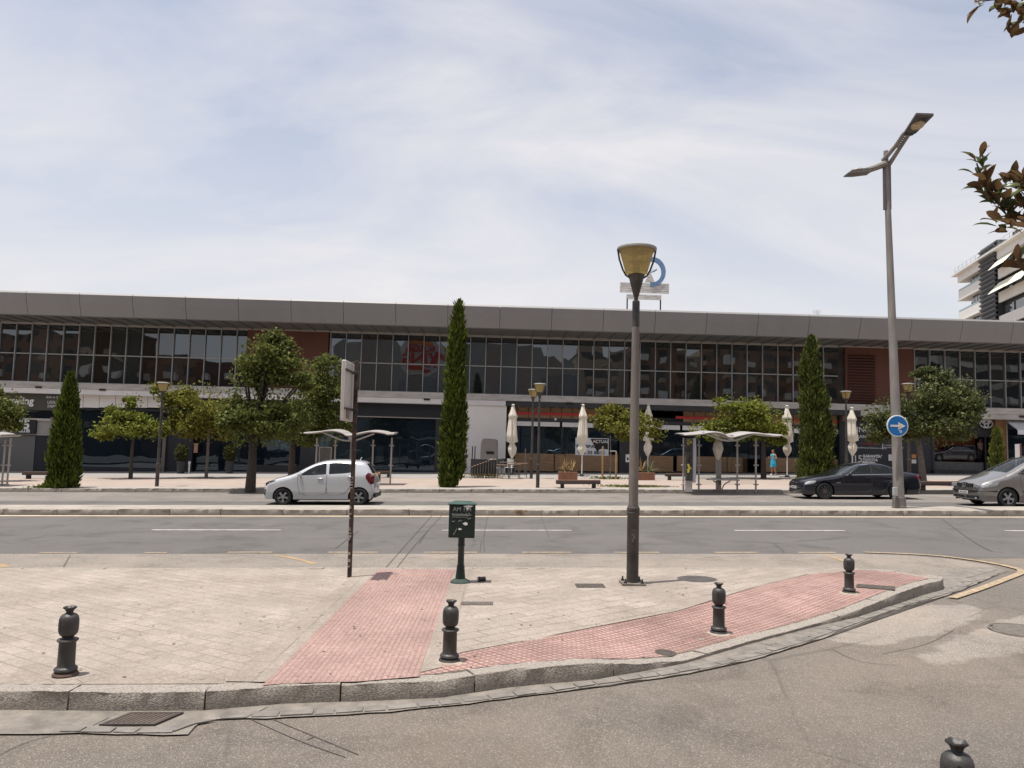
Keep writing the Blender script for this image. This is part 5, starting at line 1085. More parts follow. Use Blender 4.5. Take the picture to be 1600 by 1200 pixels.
# ------------------------------------------------------------------ closed parasols
m_cloth = pm('cream parasol cloth', (.66, .60, .51), .9, var=.12, sc=6, strch=(5, 5, .7), bump=.3, bsc=9)
PG = 'closed cream parasols in front of the restaurant'
def parasol(px, by, ty, tie, end, label, seed):
    p = TB(px, by, .15); h = yp(px, ty, p.y).z-p.z; zt_ = yp(px, tie, p.y).z-p.z; ze = yp(px, end, p.y).z-p.z; rr = random.Random(seed); ph = [rr.uniform(0, 6.28) for _ in range(4)]
    t = thing('closed_parasol', label, 'parasol', p, group=PG)
    MB().lathe([(.035, 0), (.035, h-.1)], 10).build('pole', m_beam, t)
    mb = MB(); mb.box(-.45, .45, -.04, .04, .0, .05); mb.box(-.04, .04, -.45, .45, .0, .05); mb.box(-.1, .1, -.1, .1, .05, .12); mb.build('base', m_dgr, t, bevel=.01)
    def fn(r, z, a):
        f = max(0, min(1, (h-.25-z)/.5)); return r*(1+f*(.16*sin(6*a+ph[0])+.13*sin(11*a+ph[1]+z*1.5)+.10*sin(3*a+z*2.4+ph[2])))*.84
    pr = [(.03, h), (.09, h-.05), (.15, h-.3), (.26, h-.62), (.29, h-.74), (.24, h-.79), (.25, h-1.0), (.31, zt_+.5), (.33, zt_+.08), (.16, zt_), (.14, zt_-.04), (.25, zt_-.3), (.23, (zt_+ze)/2-.1), (.06, ze), (.03, ze+.02)]
    MB().lathe(pr, 48, fn=fn, cap=False).build('canopy', m_cloth, t, ang=80); mb = MB(); mb.lathe([(.13, h-.02), (.02, h+.02), (.005, h+.05)], 12); mb.build('cap', m_cloth, t)
    MB().lathe([(.125, zt_-.025), (.13, zt_), (.125, zt_+.025)], 20, cap=False).build('strap', m_cloth, t); return t
for q in ((799, 742, 632, 692, 716, 'closed parasol standing at the edge of the white wall by the outdoor tables', 1), (909, 744, 632, 692, 711, 'closed parasol in front of the white and black for-lease banner', 2), (1012, 741, 632, 690, 713, 'closed parasol right of the tall lamp post, over a planter', 3),
          (1230, 746, 634, 692, 713, 'closed parasol between the person in blue and the big cypress', 4), (1332, 744, 637, 690, 712, 'closed parasol at the right end, in front of the navy wall banner', 5)): parasol(*q)
# ------------------------------------------------------------------ for-lease banner
p = yp(925, 698, YS-.15); t = thing('lease_banner', 'white and black TRASPASA banner on the dark restaurant glass', 'banner', (p.x, YS-.02, p.z)); x0 = gx(899)-p.x; x1 = gx(951)-p.x; z1 = yp(925, 684.5, YS).z-p.z; z0 = yp(925, 711.5, YS).z-p.z
MB().box(x0, x1, -.02, .02, z0, z1).build('cloth', pm('white banner cloth', (.62, .62, .64), .7, var=.04), t); zm = (z0+z1)/2; wd = x1-x0
MB().prism([(x0+wd*.45, z1-.04), (x1-.04, z1-.04), (x1-.04, z0+.42), (x0+wd*.74, z0+.42), (x0+wd*.66, z0+.22)], -.028, -.021).build('black_panel', m_blk, t, smooth=False)
text('TRASPASA', .27, m_blk, t, (x0+wd*.38, -.03, zm-.0), bold=.008, sx=1.3); text('ACTUAL', .27, m_lt, t, (x0+wd*.76, -.034, z1-.22), bold=.005); text('958 35 86', .3, m_blk, t, (x0+wd*.4, -.03, z0+.17), bold=.008, sx=1.15)
MB().prism([(x0+wd*.55, z1-.1), (x0+wd*.62, z1-.1), (x0+wd*.69, z1-.38), (x0+wd*.62, z1-.38)], -.036, -.03).build('red_stroke', m_lr, t, smooth=False); MB().box(x0+wd*.72, x0+wd*.9, -.03, -.02, z0+.08, z0+.3).build('pale_box', pm('pale blue print', (.3, .36, .48)), t)
# ------------------------------------------------------------------ benches, planters
m_bw = pm('dark bench timber', (.085, .045, .032), .6, var=.25, sc=5); m_bl = pm('bench iron', (.04, .032, .03), .6, .2)
def bench(px0, px1, ys, yb, label):
    a = gp(px0, yb, .15); b = gp(px1, yb, .15); c = (a+b)/2; L_2 = (b.x-a.x)/2; h = yp((px0+px1)/2, ys, c.y).z-c.z
    t = thing('park_bench', label, 'bench', c, group='dark timber backless benches'); t.rotation_euler = (0, -math.atan(G), 0)
    for y in (-.2, -.05, .10): MB().box(-L_2, L_2, y-.065, y+.065, h-.07, h).build('seat_board', m_bw, t, bevel=.008)
    MB().box(-L_2, L_2, -.27, .18, h-.16, h-.071).build('seat_frame', m_bl, t, bevel=.01)
    for s_ in (-.72, .72): MB().box(s_*L_2-.07, s_*L_2+.07, -.15, .1, 0, h-.16).build('leg', m_bl, t, bevel=.01)
    return t
bench(869, 937, 750, 762.5, 'backless bench in front of the planter with dry spiky plants'); bench(1430, 1512, 752, 766, 'backless bench between the dark saloon and the silver people carrier'); bench(1040, 1083, 739.5, 750, 'backless bench half hidden by the advertising panel of the second shelter'); bench(38, 84, 737, 748, 'backless bench beside the left cypress'); bench(577, 612, 736, 746, 'backless bench seen through the first bus shelter')
m_pl = pm('reddish planter boards', (.20, .09, .055), .7, var=.25, sc=4, strch=(1, 1, 8)); lf_dry = leafm('dry straw leaves', (.14, .10, .05), (.32, .24, .13)); lf_ag = leafm('pale agave leaves', (.08, .10, .05), (.2, .22, .13))
def planter(px, py, w_, h_, label, seed):
    p = TB(px, py, .15); k = p.y/F; t = thing('wooden_planter', label, 'planter', p, group='timber planters by the restaurant'); a = w_*k/2; h = h_*k
    for i in range(4): MB().box(-a, a, -a*.6, a*.6, h*i/4+.008, h*(i+1)/4-.008).build('board', m_pl, t, bevel=.006)
    MB().box(-a*.9, a*.9, -a*.5, a*.5, .02, h-.03).build('soil', m_bark, t)
    rng = np.random.default_rng(seed); rr = random.Random(seed)
    for j, (cx, mt) in enumerate(((-.45*a, lf_dry), (.4*a, lf_ag if seed == 2 else lf_dry))):
        mb = MB()
        for i in range(26):
            an = rr.uniform(0, 2*pi); el = rr.uniform(.15, 1.4); ln = rr.uniform(.5, .95)
            d = Vector((cos(an)*cos(el), sin(an)*cos(el)*.6, sin(el))); o = Vector((cx, 0, h)); m_ = o+d*ln*.6; e = o+d*ln+Vector((0, 0, -.22*cos(el))); s_ = Vector((-sin(an), cos(an), 0))*.022
            q = mb.pts([o-s_, o+s_, m_+s_*1.1, m_-s_*1.1, e]); mb.face((q, q+1, q+2, q+3)); mb.face((q+3, q+2, q+4))
        mb.build('spiky_plant', mt, t, normals=False)
planter(887, 750, 29, 13, 'planter with straw coloured spiky plants behind the bench', 1); planter(1009, 750, 26, 12, 'planter with a pale agave right of the tall lamp post', 2)
# ------------------------------------------------------------------ stacked folding tables, chairs and covered board
m_tb = pm('sun bleached table top', (.19, .12, .085), .7, var=.25, sc=5); m_tl = pm('steel table leg', (.16, .155, .15), .5, .5); m_wc = pm('white plastic chair', (.55, .55, .50), .6, var=.05)
def table(px, py, w_, label, seed, hh=.74, d=.6):
    p = TB(px, py, .15); k = p.y/F; a = w_*k/2; t = thing('terrace_table', label, 'table', p, random.Random(seed).uniform(-.06, .06), group='terrace tables stored by the white wall')
    MB().box(-a, a, -d/2, d/2, hh-.035, hh).build('table_top', m_tb, t, bevel=.006)
    for x in (-a+.05, a-.05):
        for y in (-d/2+.05, d/2-.05): MB().tube([(x, y, 0), (x, y, hh-.035)], .016, 6).build('leg', m_tl, t)
table(787, 748, 22, 'terrace table nearest the kerb, third from the white wall side', 1); table(803, 748, 20, 'terrace table behind the first parasol foot', 2, .78); table(816, 747, 16, 'rightmost terrace table beside the far lamp pair', 3, .8); table(793, 744, 26, 'terrace table at the back of the group against the white chairs', 4, .8)
t = thing('folded_tables', 'row of folded tables leaning together right of the tallest cypress', 'tables', TB(752, 747, .15)); kk = 0.036
for i in range(9):
    x = -.55+i*.145; h = .62+i*.055; MB().box(x, x+.11, -.36, .36, h-.03, h).build('table_top', m_tb, t, bevel=.004)
    for y in (-.34, .34): MB().tube([(x+.05, y, 0), (x+.05, y, h-.03)], .013, 6).build('leg', m_tl, t)
MB().box(-.6, .8, .4, .45, .1, 1.0).build('back_board', m_dgr, t)
def chair(px, py, label, mat, seed, dark=False):
    p = TB(px, py, .15); t = thing('terrace_chair', label, 'chair', p, random.Random(seed).uniform(-.5, .5), group='terrace chairs by the white wall')
    MB().box(-.22, .22, -.22, .22, .42, .46).build('seat', mat, t, bevel=.01); mb = MB(); mb.box(-.22, .22, .19, .23, .50, .95); mb.build('backrest', mat, t, bevel=.015)
    for x in (-.2, .2):
        for y in (-.2, .2): MB().tube([(x, y, 0), (x, y, .42 if y < 0 else .9)], .015, 6).build('leg', m_tl, t)
chair(764, 744, 'white chair right behind the folded tables', m_wc, 1); chair(772, 743, 'white chair below the grey covered board', m_wc, 2); chair(796, 742, 'white chair at the foot of the first parasol', m_wc, 3); chair(780, 742, 'dark chair between the white chairs', m_dgr, 4); chair(789, 741, 'dark chair next to the first parasol', m_dgr, 5)
p = TB(766, 741, .15); x0 = yp(751, 700, p.y).x; x1 = yp(779, 700, p.y).x; zt_ = yp(766, 685, p.y).z; t = thing('covered_board', 'tall grey covered heater with rounded corners against the white wall', 'cover', ((x0+x1)/2, p.y, p.z)); a = (x1-x0)/2; h = zt_-p.z
MB().prism(smooth_pl([(-a, .0), (-a*1.0, h*.75), (-a*.88, h*.97), (-a*.6, h), (a*.8, h*.98), (a*.93, h*.93), (a*.93, h*.45), (a*1.08, h*.3), (a*1.05, 0)], 1), -.25, .25).build('cover_cloth', pm('grey tarpaulin', (.21, .19, .18), .6, var=.12, sc=2, bump=.4, bsc=5), t, bevel=.06); MB().box(-a*.35, a*.5, -.262, -.252, h*.56, h*.64).build('dark_label', m_blk, t)
for px, ty in ((737, 697), (741, 697), (820, 701)): q = TB(px, 743, .15); zz0 = yp(px, ty, q.y).z-q.z; o = MB().lathe([(.03, 0), (.03, zz0)], 8).build('thin_pole', m_tl if px > 800 else m_blk); o.location = q; tag(o, {737: 'left one of two thin dark poles before the white wall', 741: 'right one of two thin dark poles before the white wall', 820: 'short grey post beside the shorter far park lamp'}[px], 'pole')
# potted shrubs by the dark shopfront
for px, label, seed in ((282, 'potted shrub standing by the dark wall left of the glass doors', 1), (358, 'potted shrub inside the dim entrance behind the yellowing tree', 2)):
    p = gp(px, 740, .15); t = thing('potted_shrub', label, 'plant', p); MB().lathe([(.2, 0), (.26, .75), (.24, .75), (.22, .70)], 14, cap=False).build('pot', m_dgr, t); rng = np.random.default_rng(seed)
    P_ = rng.normal(0, 1, (900, 3)); P_ /= np.linalg.norm(P_, axis=1)[:, None]; P_ = P_*rng.uniform(.4, 1, (900, 1))*np.array([.42, .42, .6])+np.array([0, 0, 1.25]); leaves(P_, P_*.2, .16, 'foliage', leafm('muted pot leaves', (.03, .04, .012), (.09, .09, .03)) if seed == 1 else bpy.data.materials['muted pot leaves'], t, .4)
p = gp(295, 740, .15); o = MB().lathe([(.05, 0), (.05, .55), (.07, .56), (.07, .72), (.03, .74)], 10).build('ashtray_post', m_beam); o.location = p; tag(o, 'small pale post beside the potted shrub', 'post')
p = yp(307, 700, YS+.0); o = MB().box(-.12, .12, -.04, .0, -.3, .3).build('wall_poster', pm('orange brown poster', (.36, .2, .12), .7, var=.3, sc=3)); o.location = (p.x, YS-.08, p.z); tag(o, 'small orange brown poster beside the glass doors', 'poster')
# totem at the right edge and awning
p = gp(1591, 745, .15); h = yp(1591, 694, p.y).z-p.z; t = thing('info_totem', 'slim white information totem with a red side at the right edge', 'sign', p); kk = p.y/F
MB().box(-3*kk, 2.5*kk, -.06, .06, 0, h).build('white_face', m_beam, t); MB().box(2.6*kk, 5*kk, -.08, .1, 0, h+.05).build('red_side', pm('dull red side', (.13, .05, .04), .6), t)
mb = MB(); q = [yp(1568, 655, YS-.1), yp(1680, 657, YS-.1), yp(1680, 673, YS-1.6), yp(1590, 671.5, YS-1.6)]
mb.quad(*q); mb.quad(*[a-Vector((0, 0, .03)) for a in q]); mb.quad(q[3], q[2], q[2]-Vector((0, 0, .3)), q[3]-Vector((0, 0, .3))); o = mb.build('shop_awning', pm('white awning cloth', (.6, .6, .6), .8), smooth=False); tag(o, 'pale sloping shop awning at the right edge', 'awning')
# ------------------------------------------------------------------ bus shelters
m_sh = pm('pale shelter metal', (.40, .37, .35), .5, .25, var=.08, sc=2); m_shg, _t, _p = nm('shelter glass'); _p.inputs['Base Color'].default_value = (.55, .58, .56, 1); _p.inputs['Roughness'].default_value = .02; _p.inputs['Transmission Weight'].default_value = 1.; _p.inputs['IOR'].default_value = 1.05; _p.inputs['Alpha'].default_value = .35
def shelter(pxs, by, roof, label, ad=True, cen=None, frame_px=None):
    p = gp(cen, by, .15); k = p.y/F; t = thing('bus_shelter', label, 'bus shelter', p, group='wavy roofed bus shelters'); X = lambda px, yy=720: yp(px, yy, p.y).x-p.x; Z = lambda px, py: yp(px, py, p.y).z-p.z
    zr_ = Z(cen, roof[0][1]+6)
    for px in pxs:
        ht = Z(px, 684 if px in (pxs[0], pxs[-1]) else 687); MB().tube([(X(px), .0, -.05), (X(px), 0, ht)], .038, 10).build('post', m_sh, t)
        mb = MB()
        for py in (696, 727, 757): mb.tube([(X(px)-.1, -.03, Z(px, py)), (X(px)+.1, -.03, Z(px, py))], .028, 8)
        mb.build('glass_clamp', m_sh, t)
    for a, b in zip(pxs, pxs[1:]):
        MB().box(X(a)+.05, X(b)-.05, .0, .012, Z(a, 757), Z(a, 690)).build('glass_panel', m_shg, t, smooth=False)
    c = cen; pts = smooth_pl([(X(a, b), Z(a, b)) for a, b in roof], 2); mb = MB(); n = len(pts); rings = []
    for y, dz in ((-1.25, -.04), (-1.1, .0), (.25, .06), (.35, .02)): rings.append(mb.pts([(x, y, z+dz) for x, z in pts])); 
    rb = [mb.pts([(x, y, z+dz-.09*(1 if abs(i-n/2) < n/2.3 else .3)) for i, (x, z) in enumerate(pts)]) for y, dz in ((-1.1, .0), (.25, .06))]
    for r0, r1 in ((rings[0], rings[1]), (rings[1], rings[2]), (rings[2], rings[3]), (rb[0], rb[1]), (rings[0], rb[0]), (rings[3], rb[1])):
        for i in range(n-1): mb.face((r0+i, r0+i+1, r1+i+1, r1+i))
    mb.build('roof', m_sh, t, normals=False)
    l, r = roof[0][0], roof[-1][0]; q = lambda f: l+(r-l)*f
    for s_ in (-1, 1): MB().tube(smooth_pl([(X(c+s_*39), -1.1, Z(c, 677)), (X(c+s_*24), -1.1, Z(c, 683)), (X(c+s_*12), -1.1, Z(c, 688)), (X(c), -1.1, Z(c, 689))], 2), .035, 8).build('roof_brace', m_sh, t)
    MB().lathe([(.001, -.1), (.12, -.1), (.13, 0), (.12, .1), (.001, .1)], 14, o=(X(c+4), -1.05, Z(c, 684))).build('roof_hub', m_sh, t)
    MB().box(X(c)-.12, X(c)+.07, .02, .2, -.05, Z(c, 686)).build('column', m_sh, t, bevel=.02)
    MB().box(X(c-22), X(c+26), -.42, -.05, Z(c, 750), Z(c, 748)).build('seat', m_sh, t, bevel=.01)
    for s_ in (-1, 1): MB().tube(smooth_pl([(X(c)+s_*.04, -.1, 0), (X(c)+s_*.12, -.18, .25), (X(c)+s_*.34, -.25, Z(c, 751))], 2), .025, 8).build('seat_brace', m_sh, t)
    if frame_px:
        a, b = frame_px; mb = MB(); z0_, z1_ = Z(a, 724), Z(a, 698)
        for bx_ in ((X(a), X(b), z0_, z0_+.045), (X(a), X(b), z1_-.045, z1_), (X(a), X(a)+.045, z0_+.045, z1_-.045), (X(b)-.045, X(b), z0_+.045, z1_-.045)): mb.box(bx_[0], bx_[1], -.05, -.02, bx_[2], bx_[3])
        mb.build('timetable_frame', m_sh, t); MB().box(X(a)+.05, X(b)-.05, -.035, -.02, z0_+.05, z1_-.05).build('timetable', pm('grey timetable', (.12, .115, .11), .4, var=.3, sc=6), t)
    if ad:
        a, b, b2 = ad; MB().box(X(a), X(b), -1.0, -.9, -.05, Z(a, 750)).build('ad_foot', m_sh, t); MB().box(X(a), X(b), -1.02, -.88, Z(a, 749.5), Z(a, 685)).build('ad_poster', pm('dark street poster', (.035, .032, .03), .3, var=.8, sc=2.5, col2=(.10, .095, .085, 1)), t, bevel=.01)
        MB().box(X(b)+.02, X(b2), -.95, .1, Z(a, 752), Z(a, 684.5)).build('ad_back', pm('pale lilac panel', (.46, .45, .50), .5), t, bevel=.02)
        for z0_, z1_, w_ in ((737, 724, .7), (695, 688, .6)):
            mb = MB(); rr = random.Random(4)
            for i in range(7): zq = Z(a, z0_)+(Z(a, z1_)-Z(a, z0_))*i/7; x_ = X(a)+(X(b)-X(a))*rr.uniform(.15, .4); mb.box(x_, x_+(X(b)-X(a))*rr.uniform(.25, .5), -1.03, -1.021, zq, zq+.05)
            mb.build('yellow_print', pm('yellow poster print', (.6, .5, .06), .5) if 'yellow poster print' not in bpy.data.materials else bpy.data.materials['yellow poster print'], t, smooth=False)
    return t
def rf(l, r, c): return [(l, 679), (l+25, 677.5), (l+45, 674), (l+62, 677), (c, 683.5), (c+22, 678), (c+38, 675.5), (c+58, 678.5), (r-12, 680), (r, 679.5)]
shelter([1068, 1092, 1152, 1181], 765.5, rf(1057, 1205, 1125), 'wavy roofed bus shelter with an advertising panel, right of the tall lamp post', (1062, 1072, 1078), 1125, (1079, 1088))
shelter([494, 523, 582, 611], 756, [(a, b-2.5) for a, b in rf(480, 621, 550)], 'wavy roofed bus shelter behind the white hatchback', None, 550, (498, 518))
shelter([-92, -63, 6, 14], 758, [(a, b+1) for a, b in rf(-104, 28, -40)], 'bus shelter at the left edge, only its right end in the frame', None, -40)
# cloth hanging in the second shelter
p = gp(1123, 765.5, .15); q = yp(1122, 688, p.y-.1); o = MB().lathe([(.02, 0), (.16, -.1), (.19, -.35), (.10, -.62), (.04, -.78)], 14, fn=lambda r, z, a: r*(1+.3*sin(4*a+z*5)), cap=False).build('hanging_cloth', m_cloth); o.location = q; tag(o, 'cream cloth hanging from the column of the second bus shelter', 'cloth')
# ------------------------------------------------------------------ cars
m_tyre = pm('tyre rubber', (.018, .018, .018), .85, var=.1); m_rim = pm('alloy wheel', (.42, .42, .42), .35, .7, var=.05); m_rimd = pm('dark alloy wheel', (.16, .15, .145), .35, .7, var=.05)
m_cg = glassm('car window glass', (.014, .018, .018), 1.55, 0); m_cg.node_tree.nodes['Principled BSDF'].inputs['Alpha'].default_value = .62; m_seat = pm('grey seat fabric', (.16, .155, .15), .9, var=.1); m_blkp = pm('black car plastic', (.02, .02, .02), .5, var=.05); m_chr = pm('chrome', (.65, .65, .65), .15, .95, var=0)
m_lens = pm('headlamp glass', (.45, .46, .47), .12, .4, var=.3, sc=14); m_red = pm('red tail lamp', (.10, .006, .010), .2, var=.1); m_plate = pm('number plate', (.62, .62, .58), .5, var=.02); m_org = pm('amber lamp', (.6, .3, .05), .3)
def carpaint(name, col, metal=.5, rough=.3): m = pm(name, col, rough, metal, var=.02, sc=2, coat=1.); return m
def car(label, name, paint, L_, W_, top, wheels, wr, wins, wsx, rwx, belt, group=None, nspoke=5, rim=None, seams=(), front=None, rear=None, handles=(), trim=None, mirror=None, ground=.2, lowtrim=None):
    """length runs along x with the nose at x=0, facing -x; top: profile over the car from front sill to rear sill"""
    t = thing(name, label, 'car', (0, 0, 0), group=group); prof = smooth_pl(top, 3); arch = wr+.055
    und = [(L_-.12, ground)]
    for x in reversed(wheels):
        a0 = math.asin(max(-1, min(1, (ground-wr)/arch))); xs_ = [(x+arch*cos(a), wr+arch*sin(a)) for a in [a0+(pi-2*a0)*i/14 for i in range(15)]]; und += xs_
    und += [(.12, ground)]; outl = prof+und[0:]; outl = [p for i, p in enumerate(outl) if i == 0 or hypot(p[0]-outl[i-1][0], p[1]-outl[i-1][1]) > .004]
    ringpts = []
    for d in (.03, .08, .15):
        for i in range(1, len(prof)-1):
            a, b = prof[i-1], prof[i+1]; n_ = Vector((b[1]-a[1], -(b[0]-a[0]))).normalized(); q = (prof[i][0]+n_.x*d, prof[i][1]+n_.y*d)
            if inpoly(q[0], q[1], outl): ringpts.append(q)
    V, fs = tri([outl]+[list(w_) for w_ in wins], .13, ringpts)
    def dist(x, z):
        best = 9
        for i in range(len(prof)-1):
            a, b = prof[i], prof[i+1]; dx, dz = b[0]-a[0], b[1]-a[1]; q = max(0, min(1, ((x-a[0])*dx+(z-a[1])*dz)/(dx*dx+dz*dz+1e-9))); best = min(best, hypot(x-a[0]-dx*q, z-a[1]-dz*q))
        return best
    def yy(x, z):
        u = abs(2*x/L_-1); w_ = W_/2*(1-.10*u**5-.02*u*u); 
        if z < belt: w_ *= 1-.035*((z-.6)/.45)**2
        else: w_ = w_*(1-.035*((belt-.6)/.45)**2)-(z-belt)*.36
        d = dist(x, z); r = .11 if z < belt else .09
        if d < r: w_ -= r-sqrt(max(0, r*r-(r-d)**2))
        return w_
    Yv = [yy(v.x, v.y) for v in V]; body = MB(); gl = [MB() for _ in wins]
    for s_ in (-1, 1):
        k = body.pts([(v.x, s_*y, v.y) for v, y in zip(V, Yv)]); kg = [g.pts([(v.x, s_*(y-.012), v.y) for v, y in zip(V, Yv)]) for g in gl]
        for f, cx, cz in fs:
            wi = next((i for i, w_ in enumerate(wins) if inpoly(cx, cz, w_)), None); q = list(f) if s_ < 0 else list(reversed(f))
            if wi is None: body.face([k+i for i in q])
            else: gl[wi].face([kg[wi]+i for i in q])
    m = 10; rings = []; wsg = MB(); rwg = MB()
    for i, (x, z) in enumerate(prof):
        a = prof[max(0, i-1)]; b = prof[min(len(prof)-1, i+1)]; n_ = Vector((-(b[1]-a[1]), b[0]-a[0])).normalized(); y = yy(x, z); rings.append([(x+n_.x*.045*(1-q*q), q*y, z+n_.y*.045*(1-q*q)) for q in [-1+2*j/m for j in range(m+1)]])
    for i in range(len(prof)-1):
        xm = (prof[i][0]+prof[i+1][0])/2; zm_ = (prof[i][1]+prof[i+1][1])/2
        for j in range(m):
            tgt = body
            if 0 < j < m-1:
                if wsx[0] < xm < wsx[1] and zm_ > belt-.05: tgt = wsg
                elif rwx[0] < xm < rwx[1] and zm_ > belt-.02: tgt = rwg
            q = tgt.pts([rings[i][j], rings[i][j+1], rings[i+1][j+1], rings[i+1][j]]); tgt.face((q, q+1, q+2, q+3))
    bo = body.build('body', paint, t, normals=False, ang=40)
    bm = bmesh.new(); bm.from_mesh(bo.data); bmesh.ops.remove_doubles(bm, verts=bm.verts, dist=.0008); bmesh.ops.recalc_face_normals(bm, faces=bm.faces); bm.to_mesh(bo.data); bm.free(); bo.data.polygons.foreach_set('use_smooth', [True]*len(bo.data.polygons)); bo.data.set_sharp_from_angle(angle=R(40))
    for g in gl: g.build('side_window', m_cg, t, ang=60)
    if wsg.f: wsg.build('windscreen', m_cg, t, normals=False)
    if rwg.f: rwg.build('rear_window', m_cg, t, normals=False)
    # floor and wheel wells
    MB().box(.25, L_-.25, -W_/2+.28, W_/2-.28, ground-.02, .62).build('underbody', m_blkp, t)
    mb = MB(); mb.box(wheels[0]+arch, wheels[1]-arch, -W_/2+.06, W_/2-.06, ground-.03, ground+.02); mb.build('sill', m_blkp, t)
    for x in wheels:
        for s_ in (-1, 1):
            w0 = MB(); w0.T = Matrix.Translation((x, s_*(W_/2-.115), wr))@Matrix.Rotation(R(90)*s_, 4, 'X'); w0.lathe([(wr*.62, -.09), (wr*.9, -.10), (wr, -.07), (wr, .07), (wr*.9, .10), (wr*.66, .095), (wr*.62, .06)], 28, cap=False); wo_ = w0.build('wheel', m_tyre, t)
            r0 = MB(); r0.T = w0.T; ri = wr*.66; r0.lathe([(ri, -.06), (ri, -.088), (ri*.93, -.085), (ri*.90, -.03)], 28, cap=False); r0.lathe([(.001, -.082), (ri*.2, -.08), (ri*.24, -.05)], 14, cap=False)
            for j in range(nspoke):
                a = 2*pi*j/nspoke+.3; c_, s2 = cos(a), sin(a); wd = ri*.17 if nspoke < 7 else ri*.08
                k_ = r0.pts([(c_*ri*.15-s2*wd*.8, s2*ri*.15+c_*wd*.8, -.078), (c_*ri*.15+s2*wd*.8, s2*ri*.15-c_*wd*.8, -.078), (c_*ri*.95+s2*wd*1.25, s2*ri*.95-c_*wd*1.25, -.07), (c_*ri*.95-s2*wd*1.25, s2*ri*.95+c_*wd*1.25, -.07)]); r0.face((k_, k_+1, k_+2, k_+3))
            r0.build('rim', rim or m_rim, wo_, normals=False); d0 = MB(); d0.T = w0.T; d0.lathe([(.001, -.02), (wr*.63, -.02)], 20, cap=False); d0.build('brake_disc', m_dark, wo_)
    for x in (wheels[0]+1.15, wheels[0]+2.0):
        for y in (-.36, .36):
            mb = MB(); mb.prism(smooth_pl([(x-.42, .50), (x-.42, .62), (x+.0, .60), (x+.16, 1.12), (x+.14, 1.30), (x+.24, 1.30), (x+.28, 1.1), (x+.16, .50)], 1, True), y-.22, y+.22); mb.build('seat', m_seat, t, ang=50)
    mb = MB(); mb.box(wheels[0]+.35, wheels[0]+.62, -.62, .62, .62, belt-.06); mb.build('dashboard', m_blkp, t, bevel=.03)
    for pl in seams:
        for s_ in (-1, 1): MB().tube([(x, s_*(yy(x, z)+.0005), z) for x, z in smooth_pl(pl, 1)], .0055, 4).build('door_seam', m_blkp, t)
    for x, z in handles:
        for s_ in (-1, 1): MB().box(x-.09, x+.09, s_*(yy(x, z))-.012, s_*(yy(x, z))+.022 if s_ > 0 else s_*yy(x, z)+.012, z-.018, z+.018).build('door_handle', paint, t, bevel=.006) if s_ > 0 else MB().box(x-.09, x+.09, -yy(x, z)-.024, -yy(x, z)+.012, z-.018, z+.018).build('door_handle', paint, t, bevel=.006)
    if trim:
        mb = MB()
        for s_ in (-1, 1): mb.tube([(x, s_*(yy(x, z)+.002), z) for x, z in trim], .012, 5)
        mb.build('window_trim', m_chr, t)
    if mirror:
        x, z = mirror
        for s_ in (-1, 1): mb = MB(); k_ = Vector((x, s_*(yy(x, z)+.13), z)); mb.T = Matrix.Translation(k_)@Matrix.Diagonal((.075, .11, .075, 1)); mb.lathe([(.01, -1), (.75, -.7), (1, 0), (.75, .7), (.01, 1)], 14); mb.T = None; mb.box(x-.03, x+.03, min(s_*yy(x, z), k_.y), max(s_*yy(x, z), k_.y), z-.05, z-.02); mb.build('wing_mirror', paint, t)
    def patchm(name_, pl, mat, off=.006, sides=(-1, 1)):       # polygon on the flank, follows the body
        Vp, fp = tri([pl], .06)
        for s_ in sides:
            mb = MB(); k_ = mb.pts([(v.x-(.01 if v.x < L_/2 else -.01)*0, s_*(yy(v.x, v.y)+off), v.y) for v in Vp]); [mb.face([k_+i for i in f]) for f, *_ in fp]; mb.build(name_, mat, t)
    return t, yy, patchm
def facebox(t, name_, x, y0, y1, z0, z1, mat, dx=.03, bev=.006): return MB().box(x-dx, x+dx, y0, y1, z0, z1).build(name_, mat, t, bevel=bev)
def place(t, px_front, px_rear, py, L_, zo=0.):
    a = gp((px_front+px_rear)/2, py, zo); t.rotation_euler = (0, -math.atan(G), 0); return a
# white hatchback
pw_ = carpaint('silver white paint', (.58, .58, .59), .4, .24)
top = [(.02, .24), (.0, .42), (.02, .60), (.12, .78), (.55, .93), (.98, 1.03), (1.35, 1.26), (1.70, 1.43), (2.05, 1.50), (2.60, 1.51), (3.10, 1.47), (3.28, 1.42), (3.44, 1.16), (3.56, .92), (3.60, .60), (3.60, .42), (3.52, .27)]
wA = [(1.16, 1.0), (1.45, 1.20), (1.70, 1.34), (1.98, 1.425), (2.03, 1.42), (2.04, 1.045), (1.6, 1.02)]; wB = [(2.13, 1.05), (2.12, 1.43), (2.55, 1.43), (2.80, 1.385), (2.93, 1.27), (2.97, 1.12), (2.6, 1.075)]
t, yf, pf = car('silver white hatchback driving left behind the sign post', 'hatchback_car', pw_, 3.6, 1.6, top, (.66, 3.10), .285, [wA, wB], (1.0, 1.78), (3.28, 3.50), 1.02,
    seams=[[(1.12, .98), (1.15, .6), (1.22, .34), (2.0, .32), (2.06, .6), (2.07, 1.04)], [(2.07, .6), (2.08, .34), (2.62, .36), (2.82, .62), (2.98, .95)]], handles=[(1.86, .90), (2.82, .97)], mirror=(1.22, 1.05))
pf('headlamp', smooth_pl([(.06, .62), (.08, .78), (.42, .86), (.36, .80), (.16, .72)], 1, True), m_blkp); pf('tail_lamp', smooth_pl([(3.28, .98), (3.42, 1.14), (3.55, .95), (3.57, .72), (3.46, .70)], 1, True), m_red); pf('fog_slot', [(.03, .34), (.08, .34), (.1, .55), (.05, .55)], m_blkp)
